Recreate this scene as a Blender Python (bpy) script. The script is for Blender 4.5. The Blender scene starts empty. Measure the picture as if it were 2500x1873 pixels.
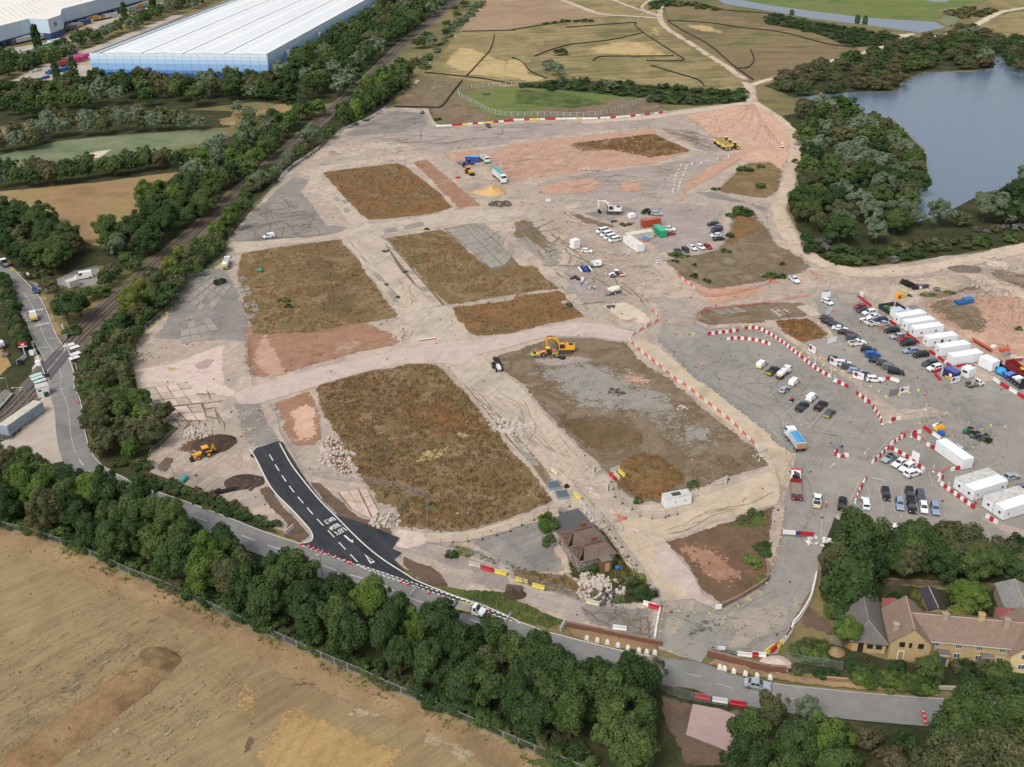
import bpy,math,random
import numpy as np
from mathutils import Vector,Matrix
from mathutils.geometry import delaunay_2d_cdt
from mathutils import noise as MN
S=bpy.context.scene
C=S.collection
R=random.Random(7)
PI=math.pi
# ---------------------------------------------------------------- camera
FPX,CAM_H=2483.0,136.0
TH,RO=math.radians(28.3),math.radians(1.1)
FW=Vector((0,math.cos(TH),-math.sin(TH)))
_U=Vector((0,math.sin(TH),math.cos(TH)))
RT=Vector((1,0,0))*math.cos(RO)-_U*math.sin(RO)
UP=Vector((1,0,0))*math.sin(RO)+_U*math.cos(RO)
CAM=Vector((0,0,CAM_H))
cd=bpy.data.cameras.new('camera')
cam=bpy.data.objects.new('camera',cd)
C.objects.link(cam)
cam.matrix_world=Matrix(((RT.x,UP.x,-FW.x,0),(RT.y,UP.y,-FW.y,0),(RT.z,UP.z,-FW.z,CAM_H),(0,0,0,1)))
cd.sensor_width=36
cd.sensor_fit='HORIZONTAL'
cd.lens=FPX/2500*36
cd.clip_start,cd.clip_end=1,12000
S.camera=cam
# ---------------------------------------------------------------- world, sun, exposure
SUN_EL,SUN_AZ=math.radians(52),math.radians(215)
w=bpy.data.worlds.new('World')
S.world=w
w.use_nodes=True
nt=w.node_tree
bg=nt.nodes['Background']
sky=nt.nodes.new('ShaderNodeTexSky')
sky.sky_type='NISHITA'
sky.sun_disc=False
sky.sun_elevation,sky.sun_rotation=SUN_EL,SUN_AZ
sky.air_density,sky.dust_density=1.0,4.0
hs=nt.nodes.new('ShaderNodeHueSaturation')
hs.inputs['Saturation'].default_value=0.42
nt.links.new(sky.outputs[0],hs.inputs['Color'])
nt.links.new(hs.outputs[0],bg.inputs['Color'])
bg.inputs['Strength'].default_value=0.15
sl=bpy.data.lights.new('sun','SUN')
sl.energy,sl.angle,sl.color=1.3,math.radians(16),(1,.955,.89)
sun=bpy.data.objects.new('sun',sl)
C.objects.link(sun)
sdir=Vector((math.sin(SUN_AZ)*math.cos(SUN_EL),math.cos(SUN_AZ)*math.cos(SUN_EL),math.sin(SUN_EL)))
sun.rotation_euler=sdir.to_track_quat('Z','Y').to_euler()
sun.location=sdir*500
S.view_settings.view_transform='Standard'
S.view_settings.look='None'
S.view_settings.exposure=0.28
S.view_settings.gamma=1
S.view_settings.use_curve_mapping=False
S.render.engine='CYCLES'
S.cycles.max_bounces=5
S.cycles.diffuse_bounces=3
S.cycles.transparent_max_bounces=24
S.cycles.use_denoising=True
S.cycles.caustics_reflective=S.cycles.caustics_refractive=False
# ---------------------------------------------------------------- survey helpers: photo pixel -> point on the ground
def G(p,z=0.0):
 d=FW*FPX+RT*(p[0]-1250)-UP*(p[1]-936.5)
 t=(z-CAM_H)/d.z
 return CAM+d*t
def pt(cr,x,y):
 return(int(cr[0])*625+x/3.5392,int(cr[1])*468+y/3.5385)
def Q(s):
 out=[]
 for seg in s.split(';'):
  t=seg.split()
  for i in range(1,len(t)-1,2):
   out.append(pt(t[0],float(t[i]),float(t[i+1])))
 return out
def QG(s,z=0.0):
 return[G(p,z)for p in Q(s)]
def P1(cr,x,y,z=0.0):
 return G(pt(cr,x,y),z)
 # ---------------------------------------------------------------- materials
def lin(c,k=0.86):
 return tuple(((v/255/12.92)if v/255<=.04045 else((v/255+.055)/1.055)**2.4)*k for v in c)+(1,)
def nn(nt,typ,ins=None,**kw):
 n=nt.nodes.new(typ)
 for k,v in kw.items():setattr(n,k,v)
 for k,v in(ins or{}).items():
  if isinstance(v,bpy.types.NodeSocket):nt.links.new(v,n.inputs[k])
  else:n.inputs[k].default_value=v
 return n
def newmat(name):
 m=bpy.data.materials.new(name)
 m.use_nodes=True
 return m,m.node_tree,m.node_tree.nodes['Principled BSDF']
def mix(nt,f,a,b,mode='MIX'):
 n=nn(nt,'ShaderNodeMix',data_type='RGBA',blend_type=mode)
 for k,v in((0,f),(6,a),(7,b)):
  if isinstance(v,bpy.types.NodeSocket):nt.links.new(v,n.inputs[k])
  else:n.inputs[k].default_value=v
 return n.outputs[2]
def mrange(nt,v,a,b,c=0.0,d=1.0,smooth=False):
 n=nn(nt,'ShaderNodeMapRange',{0:v,1:a,2:b,3:c,4:d})
 if smooth:n.interpolation_type='SMOOTHSTEP'
 return n.outputs[0]
def noise(nt,vec,scale,detail=5,rough=.6,dist=0.0):
 return nn(nt,'ShaderNodeTexNoise',{'Vector':vec,'Scale':scale,'Detail':detail,'Roughness':rough,'Distortion':dist}).outputs[0]
MATS={}
def gm(name,cols,sc=.05,fine=1.1,var=.22,streak=(),speck=(),feather=False,bump=.4,rough=.95,soft=.5,mot=.1):
 """ground: colours mixed by broad noise, fine grain, optional streaks (angle deg, colour, amount, width) and specks (colour, amount, size)"""
 m,nt,b=newmat(name)
 pos=nn(nt,'ShaderNodeNewGeometry').outputs['Position']
 n1=noise(nt,pos,sc,9,.64,.4)
 rp=nn(nt,'ShaderNodeValToRGB',{0:n1})
 el=rp.color_ramp.elements
 k=len(cols)
 lo,hi=.5-.22*soft*1.4,.5+.22*soft*1.4
 el[0].position,el[1].position=lo,hi
 el[0].color,el[1].color=lin(cols[0]),lin(cols[-1])
 for i in range(1,k-1):
  e=el.new(lo+(hi-lo)*i/(k-1));e.color=lin(cols[i])
 col=rp.outputs[0]
 for ang,sc_col,amt,wd in streak:
  mp=nn(nt,'ShaderNodeMapping',{'Vector':pos,'Rotation':(0,0,math.radians(ang)),'Scale':(wd*16,wd,wd*4)},vector_type='TEXTURE')
  sn=noise(nt,mp.outputs[0],.8,5,.62)
  f=mrange(nt,sn,.5-.05,.72,0,amt)
  col=mix(nt,f,col,lin(sc_col))
 for sp_col,amt,size in speck:
  sn=noise(nt,pos,1/size,3,.6,.3)
  f=mrange(nt,sn,.72-amt*.3,.78-amt*.3)
  col=mix(nt,f,col,lin(sp_col))
 n3=noise(nt,pos,sc*5.5,5,.65,.8)
 g3=mrange(nt,n3,.3,.7,1-mot,1+mot)
 col=mix(nt,1.0,col,nn(nt,'ShaderNodeCombineColor',{0:g3,1:g3,2:g3}).outputs[0],'MULTIPLY')
 n2=noise(nt,pos,fine,6,.7)
 g=mrange(nt,n2,.25,.75,1-var,1+var)
 col=mix(nt,1.0,col,nn(nt,'ShaderNodeCombineColor',{0:g,1:g,2:g}).outputs[0],'MULTIPLY')
 nt.links.new(col,b.inputs['Base Color'])
 b.inputs['Roughness'].default_value=rough
 b.inputs['Specular IOR Level'].default_value=.15
 if bump:
  bp=nn(nt,'ShaderNodeBump',{'Strength':bump,'Distance':.25,'Height':n2})
  nt.links.new(bp.outputs[0],b.inputs['Normal'])
 if feather:
  e=nn(nt,'ShaderNodeAttribute',attribute_name='e').outputs['Fac']
  nz=noise(nt,pos,.22,7,.68)
  nf=noise(nt,pos,1.1,4,.7)
  nz=nn(nt,'ShaderNodeMath',{0:nz,1:.62,2:nn(nt,'ShaderNodeMath',{0:nf,1:.5},operation='MULTIPLY').outputs[0]},operation='MULTIPLY_ADD').outputs[0]
  v=nn(nt,'ShaderNodeMath',{0:nz,1:2.1,2:e},operation='MULTIPLY_ADD').outputs[0]
  a=mrange(nt,v,1.43,1.47,0,1)
  nt.links.new(a,b.inputs['Alpha'])
 MATS[name]=m
 return m
def pm(name,c,rough=.6,metal=0.0,dirt=.12,dsc=.6,spec=.4,coat=0.0,k=.86,dcol=None):
 """painted or plain surface with a little uneven grime"""
 if name in MATS:return MATS[name]
 m,nt,b=newmat(name)
 tc=nn(nt,'ShaderNodeTexCoord').outputs['Object']
 n=noise(nt,tc,dsc,6,.7)
 f=mrange(nt,n,.42,.75,0,min(1,dirt*2.2))
 base=lin(c,k)
 dc=lin(dcol,k)if dcol else tuple(x*.45+.03 for x in base[:3])+(1,)
 nt.links.new(mix(nt,f,base,dc),b.inputs['Base Color'])
 b.inputs['Roughness'].default_value=rough
 b.inputs['Metallic'].default_value=metal
 b.inputs['Specular IOR Level'].default_value=spec
 b.inputs['Coat Weight'].default_value=coat
 MATS[name]=m
 return m
 # ---------------------------------------------------------------- mesh helpers
def tag(o,label=None,cat=None,group=None,kind=None):
 if label:o['label']=label
 if cat:o['category']=cat
 if group:o['group']=group
 if kind:o['kind']=kind
 return o
def link(name,me,mat=None,parent=None,loc=None,rz=None):
 o=bpy.data.objects.new(name,me)
 C.objects.link(o)
 if mat and me and not me.materials:me.materials.append(mat)
 if parent:o.parent=parent
 if loc is not None:o.location=loc
 if rz is not None:o.rotation_euler=(0,0,rz)
 return o
def empty(name,loc,rz=0,label=None,cat=None,group=None):
 o=link(name,None,loc=loc,rz=rz)
 o.empty_display_size=.5
 return tag(o,label,cat,group)
class MB:
 def __init__(s):s.v,s.f=[],[]
 def add(s,vs,fs):
  k=len(s.v);s.v+=[tuple(v)for v in vs];s.f+=[tuple(i+k for i in f)for f in fs];return s
 def box(s,c,d,rz=0.0,tp=(1,1),sh=(0,0)):
  """box centre c, size d, top scaled by tp and shifted by sh"""
  x,y,z=d[0]/2,d[1]/2,d[2]/2
  cs,sn=math.cos(rz),math.sin(rz)
  vs=[]
  for zz,(a,b2),(ox,oy)in((-z,(1,1),(0,0)),(z,tp,sh)):
   for sx,sy in((-1,-1),(1,-1),(1,1),(-1,1)):
    px,py=sx*x*a+ox,sy*y*b2+oy
    vs.append((c[0]+px*cs-py*sn,c[1]+px*sn+py*cs,c[2]+zz))
  return s.add(vs,[(3,2,1,0),(4,5,6,7),(0,1,5,4),(1,2,6,5),(2,3,7,6),(3,0,4,7)])
 def prism(s,prof,y0,y1,tp=None):
  """profile in x,z extruded from y0 to y1; tp = list of y insets per profile point"""
  n=len(prof)
  tp=tp or[0]*n
  vs=[(x,y0+t,z)for(x,z),t in zip(prof,tp)]+[(x,y1-t,z)for(x,z),t in zip(prof,tp)]
  return s.add(vs,[tuple(range(n)),tuple(range(2*n-1,n-1,-1))]+[(i,i+n,(i+1)%n+n,(i+1)%n)for i in range(n)])
 def tube(s,p,q,r,n=6,r2=None):
  p,q=Vector(p),Vector(q)
  d=(q-p)
  if d.length<1e-6:return s
  d.normalize()
  a=d.orthogonal().normalized();b=d.cross(a)
  r2=r if r2 is None else r2
  vs=[p+(a*math.cos(2*PI*i/n)+b*math.sin(2*PI*i/n))*r for i in range(n)]
  vs+=[q+(a*math.cos(2*PI*i/n)+b*math.sin(2*PI*i/n))*r2 for i in range(n)]
  return s.add(vs,[tuple(range(n-1,-1,-1)),tuple(range(n,2*n))]+[(i,(i+1)%n,(i+1)%n+n,i+n)for i in range(n)])
 def path(s,pts,r,n=5):
  for a,b in zip(pts,pts[1:]):s.tube(a,b,r,n)
  return s
 def lathe(s,prof,c=(0,0,0),n=12,axis='z'):
  vs,fs=[],[]
  for r,h in prof:
   for i in range(n):
    a=2*PI*i/n
    u,v=r*math.cos(a),r*math.sin(a)
    vs.append({'z':(c[0]+u,c[1]+v,c[2]+h),'y':(c[0]+u,c[1]+h,c[2]-v),'x':(c[0]+h,c[1]+u,c[2]+v)}[axis])
  for k in range(len(prof)-1):
   for i in range(n):
    j=(i+1)%n
    fs.append((k*n+i,k*n+j,k*n+n+j,k*n+n+i))
  fs.append(tuple(range(n-1,-1,-1)));m=(len(prof)-1)*n
  fs.append(tuple(range(m,m+n)))
  return s.add(vs,fs)
 def mesh(s,name,smooth=False):
  me=bpy.data.meshes.new(name)
  me.from_pydata(s.v,[],s.f)
  if smooth:me.shade_smooth()
  return me
 def obj(s,name,mat,parent=None,smooth=False,**kw):
  return link(name,s.mesh(name,smooth),mat,parent,**kw)
def dup(o,parent=None,loc=None,rz=None):
 """copy of a thing with copies of its parts and sub-parts, mesh data shared"""
 c=o.copy();C.objects.link(c)
 if parent:c.parent=parent
 for ch in KIDS.get(o.name)or list(o.children):
  dup(ch,c)
 if loc is not None:c.location=loc
 if rz is not None:c.rotation_euler=(0,0,rz)
 return c
KIDS={}
def npmesh(name,verts,faces4):
 me=bpy.data.meshes.new(name)
 n,m=len(verts),len(faces4)
 me.vertices.add(n);me.vertices.foreach_set('co',np.asarray(verts,np.float32).ravel())
 k=faces4.shape[1]
 me.loops.add(m*k);me.loops.foreach_set('vertex_index',faces4.astype(np.int32).ravel())
 me.polygons.add(m);me.polygons.foreach_set('loop_start',np.arange(0,m*k,k,dtype=np.int32))
 me.update(calc_edges=True)
 return me
 # ---------------------------------------------------------------- ground sheets
LAYZ=.02
GZ=.17
_lay={}
def lz(lay):
 _lay[lay]=k=_lay.get(lay,-1)+1
 return lay*LAYZ+(k%11)*.0016
SHEETS={}
def inside(poly,x,y):
 """vectorised point in polygon"""
 x,y=np.asarray(x,float),np.asarray(y,float)
 r=np.zeros(x.shape,bool)
 n=len(poly)
 for i in range(n):
  x1,y1=poly[i][0],poly[i][1];x2,y2=poly[(i+1)%n][0],poly[(i+1)%n][1]
  if y1==y2:continue
  c=((y1>y)!=(y2>y))&(x<(x2-x1)*(y-y1)/(y2-y1)+x1)
  r^=c
 return r
def edge_dist(poly,x,y):
 d=np.full(np.shape(x),1e9)
 n=len(poly)
 for i in range(n):
  ax,ay=poly[i][0],poly[i][1];bx,by=poly[(i+1)%n][0],poly[(i+1)%n][1]
  L=(bx-ax)**2+(by-ay)**2+1e-9
  t=np.clip(((x-ax)*(bx-ax)+(y-ay)*(by-ay))/L,0,1)
  d=np.minimum(d,np.hypot(x-ax-t*(bx-ax),y-ay-t*(by-ay)))
 return d
def catmull(pts,closed,k=6):
 out=[]
 n=len(pts)
 rng=range(n)if closed else range(n-1)
 for i in rng:
  p=[pts[(i+j)%n]if closed else pts[min(max(i+j,0),n-1)]for j in(-1,0,1,2)]
  for q in range(k):
   t=q/k
   out.append(.5*((2*p[1])+(p[2]-p[0])*t+(2*p[0]-5*p[1]+4*p[2]-p[3])*t*t+(3*p[1]-p[0]-3*p[2]+p[3])*t**3))
 if not closed:out.append(pts[-1])
 return out
def dens(pts,closed,rag=0.0):
 out=[]
 n=len(pts)
 for i in range(n if closed else n-1):
  a,b=pts[i],pts[(i+1)%n]
  L=(b-a).length
  st=max(.7,a.length*.0045)if rag else max(3,a.length*.03)
  k=max(1,int(L/st))
  for q in range(k):out.append(a.lerp(b,q/k))
 if not closed:out.append(pts[-1])
 if rag:
  m=len(out)
  res=[]
  for i,p in enumerate(out):
   q,r=out[i-1]if(closed or i)else p,out[(i+1)%m]if(closed or i<m-1)else p
   t=(r-q);t.z=0
   if t.length<1e-6:res.append(p);continue
   nrm=Vector((-t.y,t.x,0)).normalized()
   f=MN.noise(Vector((p.x*.09,p.y*.09,3)))+.6*MN.noise(Vector((p.x*.33,p.y*.33,9)))+.4*MN.noise(Vector((p.x*.9,p.y*.9,5)))
   res.append(p+nrm*f*rag)
  out=res
 return out
def sheet(name,pts,mat,lay,rag=.3,feather=0.0,sm=False,kind='structure',parent=None):
 if isinstance(pts,str):pts=QG(pts)
 pts=[Vector((p.x,p.y,0))for p in pts]
 feather*=1.4
 SHEETS.setdefault(name,[]).append(pts)
 if sm:pts=catmull(pts,True,5)
 b=dens(pts,True,rag)
 co=[Vector((p.x,p.y))for p in b]
 nb=len(co)
 ed=[(i,(i+1)%nb)for i in range(nb)]
 xs,ys=np.array([p.x for p in co]),np.array([p.y for p in co])
 if feather:
  A=(xs.max()-xs.min())*(ys.max()-ys.min())
  sp=max(feather*.55,math.sqrt(A/1500))
  gx,gy=np.meshgrid(np.arange(xs.min(),xs.max(),sp),np.arange(ys.min(),ys.max(),sp))
  rs=np.random.RandomState(5)
  gx=gx.ravel()+rs.uniform(-.2,.2,gx.size)*sp;gy=gy.ravel()+rs.uniform(-.2,.2,gy.size)*sp
  pl=[(p.x,p.y)for p in co]
  ok=inside(pl,gx,gy)
  gx,gy=gx[ok],gy[ok]
  d=edge_dist(pl,gx,gy)
  ok=d>sp*.4
  co+=[Vector((x,y))for x,y in zip(gx[ok],gy[ok])]
 vs,es,fs,ov,oe,of=delaunay_2d_cdt(co,ed,[],1,1e-5)
 me=bpy.data.meshes.new(name)
 zz=lz(lay)
 me.from_pydata([(v.x,v.y,zz)for v in vs],[],[f if(vs[f[1]]-vs[f[0]]).cross(vs[f[2]]-vs[f[0]])>0 else f[::-1]for f in fs])
 if feather:
  vx,vy=np.array([v.x for v in vs]),np.array([v.y for v in vs])
  e=np.clip(edge_dist([(p.x,p.y)for p in co[:nb]],vx,vy)/feather,0,1)
  at=me.attributes.new('e','FLOAT','POINT')
  at.data.foreach_set('value',e.astype(np.float32))
 o=link(name,me,mat,parent)
 if kind and not parent:o['kind']=kind
 return o
def offset(pts,d):
 """polyline moved d metres to its left"""
 out=[]
 n=len(pts)
 for i,p in enumerate(pts):
  t=pts[min(i+1,n-1)]-pts[max(i-1,0)]
  t.z=0
  t.normalize()
  out.append(p+Vector((-t.y,t.x,0))*d)
 return out
def ribbon(name,pts,w,mat,lay,sm=True,rag=0.0,feather=0.0,parent=None,kind='structure'):
 if isinstance(pts,str):pts=QG(pts)
 if sm:pts=catmull(pts,False,5)
 poly=offset(pts,w/2)+offset(pts,-w/2)[::-1]
 return sheet(name,poly,mat,lay,rag,feather,parent=parent,kind=kind)
def plen(pts):return sum((b-a).length for a,b in zip(pts,pts[1:]))
def along(pts,s):
 for a,b in zip(pts,pts[1:]):
  L=(b-a).length
  if s<=L:return a.lerp(b,s/max(L,1e-9)),(b-a).normalized()
  s-=L
 return pts[-1].copy(),(pts[-1]-pts[-2]).normalized()
def lines(name,pts,w,mat,lay,on=0,off=0,sm=True,parent=None,start=0):
 """painted line, dashed when on > 0, as one sheet"""
 if isinstance(pts,str):pts=QG(pts)
 if sm:pts=catmull(pts,False,6)
 m=MB()
 z=lz(lay)
 def quadstrip(pp):
  a,b=offset(pp,w/2),offset(pp,-w/2)
  m.add([(p.x,p.y,z)for p in b+a],[(i,i+1,len(pp)+i+1,len(pp)+i)for i in range(len(pp)-1)])
 if not on:quadstrip(pts)
 else:
  s,L=start,plen(pts)
  while s<L-.2:
   e=min(s+on,L)
   k=max(1,int(on/2))
   quadstrip([along(pts,s+(e-s)*i/k)[0]for i in range(k+1)])
   s+=on+off
 o=m.obj(name,mat,parent)
 if not parent:o['kind']='structure'
 return o
 # ================================================================ GROUND MATERIALS
gm('mat_rough',[(92,96,62),(120,112,76),(140,122,86)],.02,.9,.3)
gm('mat_stubble',[(122,104,80),(141,120,90),(152,134,98),(138,118,92)],.03,2.2,.14,streak=[(40,(166,146,108),.6,.5),(40,(112,98,78),.5,.9),(44,(172,150,108),.35,3)],bump=.5)
gm('mat_gold',[(148,122,82),(164,136,92),(176,150,106)],.05,1.8,.2,streak=[(35,(192,160,104),.5,1.2),(70,(136,104,62),.4,1)],feather=True)
gm('mat_drystrip',[(134,112,84),(154,128,96),(168,142,106)],.07,2.0,.22,speck=[((96,84,54),.3,1.2)],feather=True)
gm('mat_paletrack',[(158,142,112),(172,156,126),(148,130,102)],.1,2.0,.16,streak=[(-28,(132,112,86),.6,.7),(-28,(186,170,138),.5,.6)],feather=True)
gm('mat_greengrass',[(62,78,40),(84,98,52),(110,112,64)],.12,1.6,.3,feather=True)
gm('mat_under',[(48,54,34),(62,66,42),(80,76,50)],.15,1.5,.35)
gm('mat_underf',[(46,50,30),(64,64,38),(86,78,50)],.15,1.5,.35,feather=True)
gm('mat_hard',[(150,138,126),(176,160,144),(162,150,138),(190,172,154),(168,150,132)],.045,1.6,.15,mot=.13,streak=[(62,(168,148,132),.5,.9),(62,(206,190,176),.4,.8)],speck=[((132,120,104),.2,2.4),((116,102,78),.08,1.3)])
gm('mat_conc',[(162,152,138),(180,166,148),(192,176,158),(170,158,142)],.07,1.9,.12,mot=.12,streak=[(62,(162,148,134),.5,.8),(62,(208,194,178),.35,1.2)],speck=[((120,108,90),.04,1.6)],bump=.2)
gm('mat_conc2',[(184,168,146),(198,180,156),(176,160,138)],.07,2.2,.08,streak=[(20,(178,160,140),.4,.9)],speck=[((132,112,86),.03,1.2)],bump=.2)
gm('mat_pink',[(184,166,156),(194,176,166),(178,160,148)],.08,2.6,.09,streak=[(14,(182,158,148),.45,.5),(14,(214,196,188),.4,.5)],bump=.2)
gm('mat_pinkpad',[(170,146,142),(178,156,150)],.2,4,.12,bump=.3)
gm('mat_tarmac',[(132,128,124),(144,140,134),(154,148,140)],.05,1.7,.1,streak=[(60,(120,116,112),.45,.8),(30,(166,158,148),.3,1.4)],speck=[((112,104,94),.06,1.4)],bump=.2)
gm('mat_oldtar',[(124,119,114),(142,136,130),(156,148,140)],.07,1.5,.15,streak=[(25,(104,98,90),.5,.6)],speck=[((106,94,72),.14,1.6)],feather=True,bump=.25)
gm('mat_greyfan',[(148,138,130),(162,150,142),(176,162,152)],.05,1.4,.15,streak=[(-25,(126,116,108),.5,.8),(60,(186,172,160),.4,1)],feather=True)
gm('mat_lot',[(136,132,124),(148,143,135),(158,151,141)],.04,1.6,.07,streak=[(-35,(132,128,122),.35,1.2),(55,(164,158,150),.3,1.6)],speck=[((118,112,104),.02,1.2)],bump=.12)
gm('mat_lotdust',[(168,156,140),(160,150,138)],.1,1.6,.08,streak=[(30,(150,142,130),.4,1)],feather=True,bump=.1)
gm('mat_road',[(120,119,116),(132,130,127),(140,138,134)],.08,1.8,.07,bump=.12)
gm('mat_skid',[(92,92,92),(106,105,104)],.2,1.2,.1,streak=[(-30,(74,75,78),.7,.5)],feather=True,bump=0)
gm('mat_newtar',[(46,49,54),(54,57,62),(62,64,68)],.1,3,.08,streak=[(-55,(84,84,84),.5,.5),(-50,(74,76,78),.4,1.5)],bump=.1)
gm('mat_weed',[(108,86,60),(128,104,74),(112,98,64),(142,120,92),(116,88,58),(110,106,68)],.07,1.9,.3,speck=[((140,118,92),.1,1.1)],streak=[(85,(132,104,72),.35,1)],feather=True,bump=.7)
gm('mat_weedrust',[(126,94,62),(136,102,68),(114,92,60),(134,116,82)],.1,2.0,.3,feather=True,bump=.7)
gm('mat_weeddark',[(98,82,60),(112,94,68),(124,106,78)],.09,1.9,.3,feather=True,bump=.7)
gm('mat_weedgrey',[(116,102,82),(132,118,98),(112,96,74),(142,130,110)],.08,1.8,.25,speck=[((96,78,54),.25,1.6)],feather=True,bump=.6)
gm('mat_gravel',[(138,134,126),(152,146,136),(128,126,114)],.09,2.0,.22,speck=[((104,104,76),.25,1.8),((184,168,156),.12,1)],feather=True,bump=.6)
gm('mat_redsoil',[(146,110,88),(164,128,106),(152,116,94),(178,148,126)],.06,1.5,.2,streak=[(20,(134,90,66),.45,.9)],speck=[((108,80,58),.12,1.3)],feather=True)
gm('mat_pinksoil',[(176,140,118),(190,154,132),(180,142,120),(200,168,148)],.045,1.3,.14,streak=[(15,(156,118,96),.45,1),(60,(206,178,158),.35,1.2)],speck=[((140,116,94),.1,1.5)],feather=True)
gm('mat_orange',[(194,156,134),(204,168,146),(196,158,136)],.04,1.2,.1,streak=[(80,(210,172,148),.5,1.2),(100,(184,138,110),.4,1.2),(55,(212,176,152),.35,1.4)],feather=True)
gm('mat_brownsoil',[(98,82,70),(112,94,80),(90,74,62)],.15,2.4,.2,speck=[((146,128,114),.06,.8)],feather=True,bump=.6)
gm('mat_brown',[(104,82,64),(120,96,76)],.2,2,.25,feather=True,bump=.5)
gm('mat_crust',[(196,176,164),(208,188,176),(186,166,152)],.1,1.5,.15,speck=[((128,112,100),.1,1.2)],feather=True)
gm('mat_moor',[(104,100,68),(126,116,80),(152,136,98),(114,106,72),(138,118,88)],.018,.7,.22,streak=[(12,(182,160,112),.55,5),(8,(92,98,58),.5,6)],bump=.4)
gm('mat_moor2',[(98,94,62),(124,106,80),(134,116,86),(96,100,60)],.016,.7,.22,streak=[(-10,(152,134,98),.45,5),(5,(84,96,56),.5,7)],bump=.4)
gm('mat_plough',[(146,122,98),(158,134,108),(166,144,116)],.012,.6,.1,streak=[(28,(136,112,90),.4,6)],bump=.3)
gm('mat_straw',[(176,154,108),(188,166,120),(162,138,96)],.04,.9,.18,feather=True)
gm('mat_reed',[(98,108,78),(112,122,92),(128,132,106),(118,116,80)],.03,.9,.16,streak=[(8,(134,144,118),.5,3),(8,(86,98,66),.4,3)],bump=.4,feather=True)
gm('mat_dryfield',[(136,112,80),(156,126,92),(146,130,88),(166,138,104)],.025,.9,.18,streak=[(-20,(172,142,104),.45,3),(-20,(120,106,70),.4,3)],bump=.4)
gm('mat_lush',[(92,106,56),(108,118,66),(112,110,70)],.02,.8,.16,streak=[(-6,(128,146,84),.4,4)])
gm('mat_sand',[(198,184,162),(208,194,172),(190,174,152)],.05,1.2,.1,streak=[(60,(180,164,142),.4,.8)],feather=True)
gm('mat_track',[(188,168,146),(200,182,162),(180,158,136)],.06,1.2,.12,bump=.2,feather=True)
gm('mat_ballast',[(104,94,84),(118,108,98),(96,84,74)],.1,2.5,.2,speck=[((136,126,116),.1,.7)],bump=.4)
gm('mat_yard',[(176,164,150),(186,174,160),(166,154,142)],.03,.9,.08,bump=.1)
gm('mat_sandpile',[(196,158,104),(206,170,118),(188,146,94)],.25,2.0,.12,bump=.4)
gm('mat_bund',[(124,100,72),(142,116,84),(156,130,96),(118,98,70)],.1,2.2,.25,speck=[((80,70,44),.25,.9),((182,150,112),.15,.8)],streak=[(46,(178,138,98),.35,.8)],bump=.9)
gm('mat_earthheap',[(70,58,50),(86,72,62),(60,50,44)],.4,3,.25,bump=.9)
gm('mat_slab',[(166,152,138),(182,168,152),(192,178,162),(172,160,146)],.09,2.0,.12,streak=[(62,(150,138,124),.4,.7)],speck=[((118,102,84),.08,1.0)],bump=.25)
gm('mat_slabgrey',[(138,132,122),(152,146,136),(162,156,146)],.1,1.8,.12,streak=[(30,(170,164,154),.5,.6),(30,(118,112,102),.4,.5)],speck=[((110,96,70),.1,1.2)],bump=.25)
gm('mat_slabpink',[(196,174,160),(210,190,176),(186,162,146)],.1,1.8,.12,speck=[((140,116,98),.08,1.2)],bump=.25)
gm('mat_crack',[(112,96,76),(128,110,88),(116,110,80)],.5,2,.3)
paint=pm('white_paint',(226,224,216),.7,dirt=.18,dsc=2)
paintold=pm('worn_paint',(196,192,182),.8,dirt=.35,dsc=2)
# ================================================================ TERRAIN
def disc(name,rad,mat,z):
 m=MB();n=48
 m.add([(rad*math.cos(2*PI*i/n),600+rad*math.sin(2*PI*i/n),z)for i in range(n)],[tuple(range(n))])
 o=m.obj(name,mat);o['kind']='structure';return o
disc('ground',7000,MATS['mat_rough'],0)
FENCE_S=QG('02 -900 1120 -300 1190 0 1245 240 1300 560 1400 850 1520;03 1130 0 1400 100 1570 175 1780 270 2212 475;13 250 580 490 690 740 800 870 850 1120 970 1400 1085 1540 1150 1670 1210 1960 1330 2212 1450;23 360 1600 700 1750 1200 2000')
ROAD_R=QG('01 -260 480 0 590 130 690 350 930 480 1230 570 1380 640 1570;02 640 30 700 170 735 420 790 600 900 730 1100 840 1250 910 1550 1010 1900 1140 2212 1265;12 180 1330 390 1400 620 1490 860 1575 1130 1650;13 1400 120 1720 225 2030 345;23 0 395 300 500 450 540 800 630 1060 690 1350 735 1640 770 1900 870 2212 930;33 200 960 450 985 800 1020 1300 1060 1700 1085 2212 1130 2900 1190')
ROAD_R=catmull(ROAD_R,False,4)
ROAD_C=offset(ROAD_R,-3.4)
ROAD_L=offset(ROAD_R,-6.9)
# ---- fields south of the road
sheet('field',FENCE_S[:]+[Vector((260,60,0)),Vector((-300,30,0)),Vector((-420,120,0))],MATS['mat_stubble'],1,0)
sheet('field_margin',offset(FENCE_S,0.0)+offset(FENCE_S,-7.5)[::-1],MATS['mat_drystrip'],2,.8,3)
sheet('field_margin','03 1500 400 2212 640;13 500 940 1000 1100 1700 1400 2300 1656 1750 1680 1200 1380 640 1180 330 1010;03 2212 700',MATS['mat_paletrack'],3,.8,4)
sheet('field_margin','13 300 890 520 940 450 1000 280 960',MATS['mat_brownsoil'],4,.8,2)
sheet('field_margin','03 2150 1300;13 -10 1400 260 1030 320 1000 150 1250 20 1450;03 2050 1656',MATS['mat_brownsoil'],4,.5,1.2)
sheet('field_margin','13 240 1060 620 1190 1300 1500 1500 1640 1300 1750;03 2000 1850 2150 1560;13 60 1380',MATS['mat_gold'],4,1,4)
sheet('field_margin','03 1260 480 1500 560 1420 640 1200 600',MATS['mat_gold'],4,1,4)
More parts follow.
